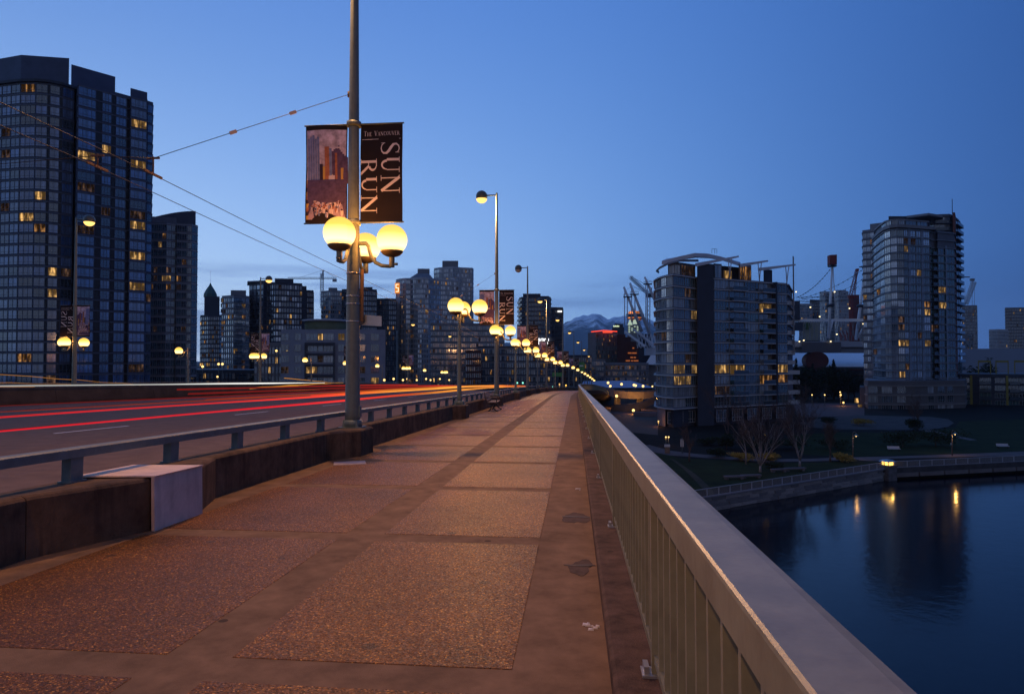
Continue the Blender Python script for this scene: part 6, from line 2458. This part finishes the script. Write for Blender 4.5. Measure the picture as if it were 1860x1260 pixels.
# ------------------------------------------------------------------ seawall and promenade
sw = thing('seawall', 'grey stone seawall of long blocks along the park edge', 'seawall', (*SHORE[1].to_2d(), Z_WATER))
so = Vector(sw.location)
A, B, C_ = [Vector((p.x, p.y, 0)) for p in (SHORE[1], SHORE[2], SHORE[3])]
A = A + (A - B).normalized() * 14
tAB = (B - A).normalized()
nAB = Vector((tAB.y, -tAB.x, 0))
q = random.Random(4)
bx = []
for k in range(3):
    mb = MB()
    mb.box(-1, 0, 0, 1, .5, 1)
    bx.append(mb.mesh('stone', mat('seawall_stone_%s' % 'abc'[k], [(.19, .19, .20), (.25, .245, .25), (.14, .145, .16)][k], .85, var=.3, scale=1.2)))
L = (B - A).length
rows, hgt = 5, (Z_GROUND - .1 - (Z_WATER - .35)) / 5
for r_ in range(rows):
    x = -q.uniform(0, 1.2)
    while x < L - 1.5:
        w_ = q.uniform(1.5, 2.9)
        if x + w_ > L:
            w_ = L - x
        c = A + tAB * (x + w_ / 2) + nAB * q.uniform(.04, .14)
        z = Z_WATER - .35 + r_ * hgt
        inst('stone', q.choice(bx), sw, (c.x - so.x, c.y - so.y, z - so.z), (0, 0, atan2(tAB.y, tAB.x)), (w_ / 2 - .02, 1, hgt - .03))
        x += w_
mb = MB()
mb.beam(A - so + Vector((0, 0, Z_GROUND + .0)) + nAB * .0, B - so + Vector((0, 0, Z_GROUND + .0)), .6, .16)
cp = mb.build('coping', mat('coping_stone', (.15, .15, .16), .8), sw)
tBC = (C_ - B).normalized()
nBC = Vector((tBC.y, -tBC.x, 0))
pw = thing('promenade_wall', 'dark quay wall with pale panels at its foot right of the lamp pillar', 'quay wall', (B.x, B.y, Z_WATER))
po = Vector(pw.location)
mb = MB()
ang = atan2(tBC.y, tBC.x)
E_ = B + tBC * 120
mb.beam(B - po + nBC * .12 + Vector((0, 0, Z_GROUND - .35)), E_ - po + nBC * .12 + Vector((0, 0, Z_GROUND - .35)), .5, .9)
mb.build('quay_edge', mat('quay_concrete', (.06, .06, .065), .85, var=.25, scale=.6), pw)
mb = MB()
mb.box(-2.35, -.3, 0, 2.35, 0, .62)
pn = mb.mesh('quay_panel', mat('pale_quay_panel', (.15, .14, .145), .8, var=.2, scale=.6))
for i in range(24):
    c = B + tBC * (3.2 + i * 5.0)
    inst('quay_panel', pn, pw, (c.x - po.x + nBC.x * .2, c.y - po.y + nBC.y * .2, .45), (0, 0, ang))


def quay_rail(label, a, b, n):
    r = thing('quay_railing', label, 'railing', (a.x, a.y, Z_GROUND))
    o = Vector(r.location)
    t = (b - a).normalized()
    l = (b - a).length
    mm = mat('pale_quay_rail', (.26, .28, .32), .5)
    mb = MB()
    up = Vector((0, 0, Z_GROUND - o.z))
    for z, w_ in ((1.08, .08), (.14, .05)):
        mb.beam(a - o + Vector((0, 0, z + Z_GROUND)), b - o + Vector((0, 0, z + Z_GROUND)), w_, w_)
    mb.build('rail_bar', mm, r)
    mb = MB()
    mb.box(-.04, -.05, .08, .04, .05, 1.1)
    pm = mb.mesh('rail_post', mm)
    for i in range(n + 1):
        p = a + t * l * i / n
        inst('rail_post', pm, r, (p.x - o.x, p.y - o.y, 0), (0, 0, atan2(t.y, t.x)))
    mb = MB()
    k = int(l / .16)
    for i in range(k):
        p = a + t * l * (i + .5) / k - o
        mb.beam((p.x, p.y, .14), (p.x, p.y, 1.06), .022, .022)
    x = mb.build('picket', mm, r)
    x['kind'] = 'stuff'
    return r


quay_rail('pale picket railing along the top of the stone seawall', A, B - tAB * .9, 26)
quay_rail('pale picket railing along the promenade right of the lamp pillar', B + tBC * 1.4, B + tBC * 60, 24)
pl = thing('lamp_pillar', 'stone pillar with a glowing amber lantern where the seawall turns', 'lamp pillar', (B.x, B.y, Z_WATER - .2), ang * .5 + atan2(tAB.y, tAB.x) * .5)
mb = MB()
mb.prism([(-.95, -.9), (.95, -.9), (.95, .9), (-.95, .9)], 0, 2.35)
mb.prism([(-1.05, -1.0), (1.05, -1.0), (1.05, 1.0), (-1.05, 1.0)], 2.35, 2.6)
mb.build('shaft', M_STONE, pl)
mb = MB()
mb.prism([(-.55, -.55), (.55, -.55), (.55, .55), (-.55, .55)], 2.6, 3.15)
mb.build('lantern', glow('lantern_amber', (1.0, .55, .10), 3.2), pl)
mb = MB()
mb.hexa([(-.9, -.9, 3.15), (.9, -.9, 3.15), (.9, .9, 3.15), (-.9, .9, 3.15), (-.5, -.5, 3.42), (.5, -.5, 3.42), (.5, .5, 3.42), (-.5, .5, 3.42)])
for x in (-.58, .58):
    for y in (-.58, .58):
        mb.beam((x, y, 2.6), (x, y, 3.15), .09, .09)
mb.build('lantern_roof', M_STEEL, pl)
point('lantern_light', (0, -.3, 2.95), 260, (1, .52, .12), .62, pl)


def ground_patch(name, pts, material, dz=.02, kind='structure'):
    P = [GP(x, y, Z_GROUND) for x, y in pts]
    mb = MB()
    mb.poly([(p.x, p.y, Z_GROUND + dz) for p in P])
    return mb.build(name, material, kind=kind)


ground_patch('lawn', [(1170, 806), (1232, 832), (1330, 836), (1380, 842), (1560, 838), (1600, 838), (1500, 856), (1380, 876), (1262, 893), (1120, 915)], M_GRASS, .02)
ground_patch('path', [(1120, 826), (1180, 820), (1216, 827), (1260, 830), (1330, 835), (1395, 839), (1470, 838), (1560, 835), (1600, 835), (1610, 831), (1540, 830), (1470, 833), (1395, 834), (1330, 830), (1262, 824), (1216, 818), (1180, 808), (1120, 812)], M_PATH, .04)
ground_patch('path', [(1216, 832), (1226, 835), (1262, 860), (1290, 885), (1300, 900), (1290, 902), (1262, 872), (1240, 850)], mat('trodden_path', (.05, .045, .03), .9, var=.3, scale=.5), .03)
ground_patch('promenade', [(1600, 838), (1618, 833), (1700, 831), (1900, 826), (2100, 822), (2100, 812), (1900, 818), (1760, 824), (1618, 829), (1560, 830), (1560, 836)], M_PATH, .045)
ground_patch('lawn', [(1560, 829), (1760, 823), (1900, 817), (1900, 760), (1742, 765), (1735, 776), (1700, 782), (1640, 786), (1520, 785), (1440, 790), (1440, 806), (1460, 826)], M_GRASS, .02)
ground_patch('plaza', [(1470, 776), (1530, 780), (1640, 781), (1690, 780), (1722, 775), (1733, 768), (1722, 761), (1690, 757), (1640, 756), (1560, 754), (1490, 760), (1450, 768)], mat('plaza_paving', (.075, .068, .066), .85, var=.25, scale=.3), .04)
ground_patch('street', [(1450, 758), (1570, 756), (1570, 732), (1440, 732)], mat('lit_street', (.10, .07, .07), .8, var=.2, scale=.2), .03)
ground_patch('path', [(1668, 781), (1690, 781), (1775, 799), (1762, 800)], M_PATH, .05)
ground_patch('street', [(1040, 775), (1195, 790), (1195, 745), (1040, 735)], M_ROAD, .03)

# park lamps with cone shades
for i, (x, y0, y1, lit_, d) in enumerate(((1549.5, 786, 836, True, 0), (1729.5, 783, 828, True, 0), (1384, 783, 838, True, 0))):
    p = GP(x, y1, Z_GROUND)
    h = (y1 - y0) / FPX * (p - CP).dot(CF)
    o2 = thing('park_lamp', ['park lamp with a cone shade left of the lamp pillar', 'park lamp with a cone shade and a small sign right of the lamp pillar', 'park lamp shining among the bare birch branches'][i], 'park lamp', p, 0, 'park lamps by the water')
    mb = MB()
    mb.lathe([(.10, 0), (.06, h - .4)], n=8)
    mb.tube([(0, 0, h - .45), (.03, 0, h + .05), (.25, 0, h + .2), (.5, 0, h + .1), (.55, 0, h - .1)], .045, 6)
    mb.build('pole', mat('brown_lamp_pole', (.16, .10, .08), .5), o2)
    mb = MB()
    mb.lathe([(.48, -.42), (.30, -.25), (.12, -.12), (.06, 0)], (.55, 0, h - .1), 14)
    mb.build('cone_shade', M_TEAL, o2)
    mb = MB()
    mb.ball((.55, 0, h - .50), .14, 10)
    mb.build('lamp_bulb', glow('park_bulb', (1, .62, .22), 5.0), o2)
    if i == 1:
        mb = MB()
        mb.box(-.25, -.03, h * .45, .05, .03, h * .45 + .35)
        mb.build('sign_panel', M_STEEL, o2)
    point('park_light', (.55, 0, h - .75), [60, 150, 40][i], (1, .5, .12), .16, o2)

# park benches and stone edging along the lawn
for i, (x, y, w_) in enumerate(((1333, 866, 3.0), (1364, 864, 3.0), (1414, 853, 2.4), (1444, 851, 3.4))):
    p = GP(x, y + 4, Z_GROUND)
    r = thing('stone_bench', ['stone bench on the lawn by the seawall, the leftmost', 'stone bench on the lawn just left of the big birch', 'stone bench by the path right of the big birch', 'stone bench under the second birch'][i], 'bench', p, .25, 'stone benches on the lawn')
    mb = MB()
    mb.box(-w_ / 2, -.35, .32, w_ / 2, .35, .52)
    mb.build('seat', mat('bench_stone', (.13, .12, .13), .85), r)
    for s_ in (-.38, .38):
        mb = MB()
        mb.box(s_ * w_ - .2, -.3, 0, s_ * w_ + .2, .3, .32)
        mb.build('leg', M_STONE, r)
for i, (x, y) in enumerate(((1624, 817), (1822, 812))):
    p = GP(x, y + 2, Z_GROUND)
    r = thing('park_bench', ['pale park bench on the grass above the lamp pillar', 'pale park bench on the grass at the right edge'][i], 'bench', p, 0, 'pale park benches')
    mb = MB()
    mb.box(-1.1, -.25, .4, 1.1, .25, .47)
    mb.build('seat', C_PALE, r)
    mb = MB()
    mb.hexa([(-1.1, .22, .5), (1.1, .22, .5), (1.1, .28, .5), (-1.1, .28, .5), (-1.1, .32, .9), (1.1, .32, .9), (1.1, .38, .9), (-1.1, .38, .9)])
    mb.build('backrest', C_PALE, r)
    for s_ in (-.9, .9):
        mb = MB()
        mb.box(s_ - .05, -.22, 0, s_ + .05, .24, .4)
        mb.build('leg', M_DARK, r)
# sign board and kiosk near the railing
kb = thing('park_sign', 'small dark park sign with a pale top beside the path near the handrail', 'sign', GP(1212, 823, Z_GROUND))
mb = MB()
mb.box(-.45, -.08, 0, .45, .08, 1.2)
mb.build('post', M_WOOD, kb)
mb = MB()
mb.box(-.5, -.12, 1.2, .5, .10, 1.65)
mb.build('sign_panel', C_WHITE, kb)
kb = thing('banner_pole', 'pole with a narrow pale park banner beside the path', 'banner pole', GP(1239, 824, Z_GROUND))
mb = MB()
mb.lathe([(.07, 0), (.05, 3.0)], n=8)
mb.build('pole', M_POLE, kb)
mb = MB()
mb.box(-.3, -.02, 1.3, .3, .02, 2.7)
mb.build('banner', C_PALE, kb)
for i, (x, y) in enumerate(((1209.5, 793.5), (1214.5, 793.5))):
    street_lamp(x, y, 133, ['pair of low amber path lights by the bushes, left one', 'pair of low amber path lights by the bushes, right one'][i], 'low path lights', 25, .15, h=1.6)

# ------------------------------------------------------------------ trees and shrubs
def bare_tree(label, p, h, seed, trunks, pale=True, spread=.5, twigs=3):
    q = random.Random(seed)
    r = thing('birch_tree' if pale else 'bare_tree', label, 'tree', p, 0, 'bare birch trees' if pale else 'bare trees')
    big, small = MB(), MB()

    def grow(a, d, l, rad, lvl):
        n = 4
        pts, rr = [a], [rad]
        for i in range(n):
            d = (d + Vector((q.uniform(-.13, .13), q.uniform(-.13, .13), q.uniform(-.02, .12)))).normalized()
            pts.append(pts[-1] + d * l / n)
            rr.append(max(.011, rad * (1 - .7 * (i + 1) / n)))
        (big if lvl < 2 else small).tube(pts, rr, 6 if lvl == 0 else (5 if lvl == 1 else 3), caps=lvl < 2)
        if lvl < twigs:
            for k in range([9, 8, 6, 4][lvl]):
                f = q.uniform(.25 if lvl else .2, .98)
                i = min(n - 1, int(f * n))
                b = pts[i].lerp(pts[i + 1], f * n - i)
                a_ = q.uniform(0, 2 * pi)
                nd = (d * q.uniform(.75, 1.2) + Vector((cos(a_), sin(a_), q.uniform(-.1, .35))) * q.uniform(.4, .8)).normalized()
                grow(b, nd, l * q.uniform(.35, .55), rr[i] * .5, lvl + 1)

    if len(trunks) > 1:
        big.tube([(0, 0, -.1), (0, 0, .5), (0, 0, 1.0)], [.22, .18, .15], 8)
    for ang_, lean in trunks:
        grow(Vector((0, 0, .8 if len(trunks) > 1 else 0)), Vector((cos(ang_) * lean, sin(ang_) * lean, 1)).normalized(), h * q.uniform(.75, .95), .10 if len(trunks) > 1 else .16, 0)
    big.build('trunk', M_BARK if pale else M_TWIG, r)
    small.build('crown', M_TWIG, r)
    return r


bare_tree('white many stemmed bare birch on the lawn, the largest', GP(1381, 857, Z_GROUND), 8.2, 5, [(0.2, .30), (2.0, .25), (3.3, .5), (4.5, .28), (6.0, .6), (1.1, .08)])
bare_tree('white bare birch on the lawn right of the largest', GP(1453, 847, Z_GROUND), 8.0, 6, [(.3, .25), (2.6, .3), (3.6, .1), (5.2, .35)])
bare_tree('slender white bare birch on the lawn left of the largest', GP(1355, 843, Z_GROUND), 7.0, 9, [(1.0, .08)])
bare_tree('small dark bare tree on the lawn near the handrail', GP(1252, 838, Z_GROUND), 5.0, 10, [(1.0, .05)], False)
bare_tree('dark bare tree before the near right building, left', GP(1322, 800, Z_GROUND), 9.0, 12, [(1.0, .1), (3.0, .2)], False)
bare_tree('dark bare tree before the near right building, right', GP(1436, 795, Z_GROUND), 8.5, 13, [(2.0, .1), (4.4, .25)], False)
bare_tree('small bare tree on the grass right of the second birch', GP(1508, 838, Z_GROUND), 5.0, 14, [(2.0, .1), (4.4, .25), (.4, .3)], False)
bare_tree('bare tree on the plaza before the round cornered tower', GP(1666, 780, Z_GROUND), 6.5, 15, [(2.0, .3), (4.4, .35), (.4, .4)], False)
bare_tree('bare tree at the corner of the near right building', GP(1460, 768, Z_GROUND), 8.0, 16, [(2.0, .2), (4.4, .25)], False)


def leafy(name, label, p, w_, h, seed, material, conifer=False, group=None, n=1400):
    """crown of small leaf blades scattered through its volume, with a short trunk"""
    q = random.Random(seed)
    r = thing(name, label, 'tree' if h > 3 else 'shrub', p, 0, group)
    mb = MB()
    lobes = [(q.uniform(-.5, .5) * w_ * .6, q.uniform(-.5, .5) * w_ * .6, q.uniform(.3, .8) * h, q.uniform(.3, .5)) for _ in range(9)]
    for i in range(n):
        if conifer:
            f = q.random() ** .7
            z = h * (1 - f * .92)
            tier = .75 + .35 * abs(sin(z / h * 17))
            rad = w_ * .5 * f * tier * sqrt(q.random())
            a = q.uniform(0, 2 * pi)
            c = Vector((rad * cos(a), rad * sin(a), z - rad * .2))
        else:
            lx, ly, lz, lr = q.choice(lobes)
            d = Vector((q.gauss(0, 1), q.gauss(0, 1), q.gauss(0, 1))).normalized() * q.random() ** .4
            c = Vector((lx + d.x * lr * w_, ly + d.y * lr * w_, max(.05, lz + d.z * lr * h * .55)))
        s = q.uniform(.5, 1.2) * (.16 + .03 * h)
        u = Vector((q.gauss(0, 1), q.gauss(0, 1), q.gauss(0, .5))).normalized() * s
        v = Vector((q.gauss(0, 1), q.gauss(0, 1), q.gauss(0, .8))).normalized() * s * .45
        k = len(mb.v)
        mb.v += [tuple(c - u), tuple(c + v), tuple(c + u), tuple(c - v)]
        mb.face((k, k + 1, k + 2, k + 3))
    mb.build('crown', material, r)
    mb = MB()
    mb.lathe([(.05 + .018 * h, -.1), (.03 + .012 * h, h * .4), (.02, h * (.92 if conifer else .6))], n=7)
    mb.build('trunk', M_TWIG, r)
    return r


q = random.Random(77)
cx_ = [(1437, 655, 7), (1446, 651, 6), (1452, 660, 7), (1463, 664, 8), (1476, 660, 8), (1488, 664, 8), (1500, 661, 8), (1514, 652, 8), (1527, 663, 8), (1540, 668, 7), (1551, 672, 7)]
for i, (x, y, w_) in enumerate(cx_):
    d = 285 + (i * 7) % 20
    p = XY(x, d)
    leafy('conifer_tree', 'dark conifer in the clump before the stadium, ' + ORD[i] + ' from the left', (p[0], p[1], Z_GROUND), w_, ZH(y, d) - Z_GROUND, 300 + i, M_LEAF, i in (1, 4, 7), 'conifers before the stadium', 1300)
for i, (x, y, d, w_) in enumerate(((1770, 650, 300, 5), (1786, 649, 305, 6), (1804, 650, 300, 5), (470, 668, 240, 6), (484, 672, 240, 6))):
    p = XY(x, d)
    leafy('garden_tree', ['dark tree behind the yellow framed block, left', 'dark tree behind the yellow framed block, middle', 'dark tree behind the yellow framed block, right', 'dark tree at the right end of the terrace, left one', 'dark tree at the right end of the terrace, right one'][i], (p[0], p[1], Z_GROUND), w_, ZH(y, d) - Z_GROUND, 340 + i, M_LEAF, False, 'garden trees', 700)
for i, (x, y, w_, h_, mt, lab) in enumerate(((1345, 836, 3.6, 1.4, M_YELLOW_LEAF, 'yellow twigged shrub behind the largest birch'), (1396, 836, 3.2, 1.3, M_YELLOW_LEAF, 'yellow twigged shrub right of the largest birch'), (1532, 838, 3.2, 1.5, M_YELLOW_LEAF, 'yellow twigged shrub beside the left park lamp'),
                                             (1569, 773, 4.4, 1.9, M_YELLOW_LEAF, 'yellow green shrub on the plaza'), (1301, 830, 2.6, 1.6, M_LEAF, 'round dark shrub beside the path'), (1320, 815, 3.0, 3.4, M_LEAF, 'dark shrub before the near right building'),
                                             (1288, 808, 3.6, 2.2, M_LEAF, 'low dark shrub left of the larger dark one'), (1506, 772, 3.6, 2.4, M_LEAF, 'dark shrub left of the plaza'), (1660, 782, 3.2, 3.4, M_LEAF, 'dark shrub under the bare tree on the plaza'),
                                             (1408, 850, 2.4, .8, M_LEAF, 'low dark shrub at the foot of the largest birch'), (1640, 812, 7.0, 3.2, M_LEAF, 'wide dark shrub mass on the grass above the lamp pillar'), (1700, 810, 8.0, 3.6, M_LEAF, 'wide dark shrub mass right of the one above the lamp pillar'),
                                             (1520, 816, 6.0, 2.0, M_LEAF, 'dark shrub mass behind the left park lamp'), (1380, 818, 6.5, 2.2, M_LEAF, 'dark shrub mass behind the birches'), (1440, 816, 6.5, 2.2, M_LEAF, 'dark shrub mass behind the second birch'))):
    leafy('shrub', lab, GP(x, y, Z_GROUND), w_, h_, 360 + i, mt, False, 'park shrubs', 1500)

# ------------------------------------------------------------------ mountains
mt = bpy.data.materials.new('forested_snowy_slope')
mt.use_nodes = True
nt = mt.node_tree
N, L = nt.nodes, nt.links
b_ = N['Principled BSDF']
b_.inputs['Roughness'].default_value = .95
t_ = N.new('ShaderNodeTexCoord')
sp = N.new('ShaderNodeSeparateXYZ')
L.new(t_.outputs['Object'], sp.inputs[0])
nz = N.new('ShaderNodeTexNoise')
nz.inputs['Scale'].default_value = .0045
nz.inputs['Detail'].default_value = 8
nz.inputs['Roughness'].default_value = .7
L.new(t_.outputs['Object'], nz.inputs['Vector'])
mr = N.new('ShaderNodeMath')
mr.operation = 'MULTIPLY_ADD'
L.new(nz.outputs[0], mr.inputs[0])
mr.inputs[1].default_value = 1300
L.new(sp.outputs[2], mr.inputs[2])
rg = N.new('ShaderNodeMapRange')
rg.inputs['From Min'].default_value = 1130
rg.inputs['From Max'].default_value = 1330
L.new(mr.outputs[0], rg.inputs[0])
mx = N.new('ShaderNodeMixRGB')
mx.inputs[1].default_value = (.05, .06, .06, 1)
mx.inputs[2].default_value = (.88, .89, .92, 1)
L.new(rg.outputs[0], mx.inputs[0])
L.new(mx.outputs[0], b_.inputs['Base Color'])
from mathutils import noise as mnoise
MD = 11000
ridge = [(-400, 640), (600, 640), (930, 620), (1000, 597), (1022, 588), (1038, 578), (1052, 574), (1068, 573), (1082, 566), (1092, 571), (1105, 577), (1116, 573), (1130, 573), (1150, 571), (1175, 578), (1240, 590), (1330, 605), (1450, 615), (1700, 640), (1760, 664), (1772, 662), (1786, 655), (1800, 650), (1830, 640), (1900, 625), (2400, 640)]


def ridge_y(x):
    for (a, ya), (b, yb) in zip(ridge, ridge[1:]):
        if a <= x <= b:
            return ya + (yb - ya) * (x - a) / (b - a)
    return 640


mb = MB()
nx_, ny_ = 420, 26
for j in range(ny_ + 1):
    f = j / ny_
    for i in range(nx_ + 1):
        px = 640 + 1260 * i / nx_
        d = MD + (f - .55) * 5200
        x, y = XY(px, d)
        top = (655 - ridge_y(px)) / FPX * MD
        prof = max(0.0, 1 - abs(f - .55) / (.55 if f < .55 else .45))
        rid = mnoise.fractal(Vector((x * .0011, y * .0009, 3.1)), 1.0, 2.0, 6)
        gully = abs(mnoise.noise(Vector((x * .0035, y * .0012, .7))))
        z = top * prof ** .85 * (1 + .16 * rid * (1 - .75 * prof)) - 260 * gully * prof * (1.12 - prof) + 38 * mnoise.noise(Vector((x * .01, y * .01, 1)))* prof
        mb.v.append((x, y, max(-20, z)))
for j in range(ny_):
    for i in range(nx_):
        a = j * (nx_ + 1) + i
        mb.face((a, a + 1, a + nx_ + 2, a + nx_ + 1), 0, True)
mb.build('mountains', mt, kind='structure')

# ------------------------------------------------------------------ evening haze
mv = bpy.data.materials.new('evening_haze')
mv.use_nodes = True
nt = mv.node_tree
nt.nodes.remove(nt.nodes['Principled BSDF'])
v = nt.nodes.new('ShaderNodeVolumePrincipled')
v.inputs['Color'].default_value = (.62, .78, 1.0, 1)
v.inputs['Density'].default_value = 0.00005
v.inputs['Anisotropy'].default_value = 0.2
nt.links.new(v.outputs[0], nt.nodes['Material Output'].inputs['Volume'])
mb = MB()
mb.box(-9000, -1500, -24, 9000, 14200, 1250)
mb.build('haze', mv, kind='stuff')
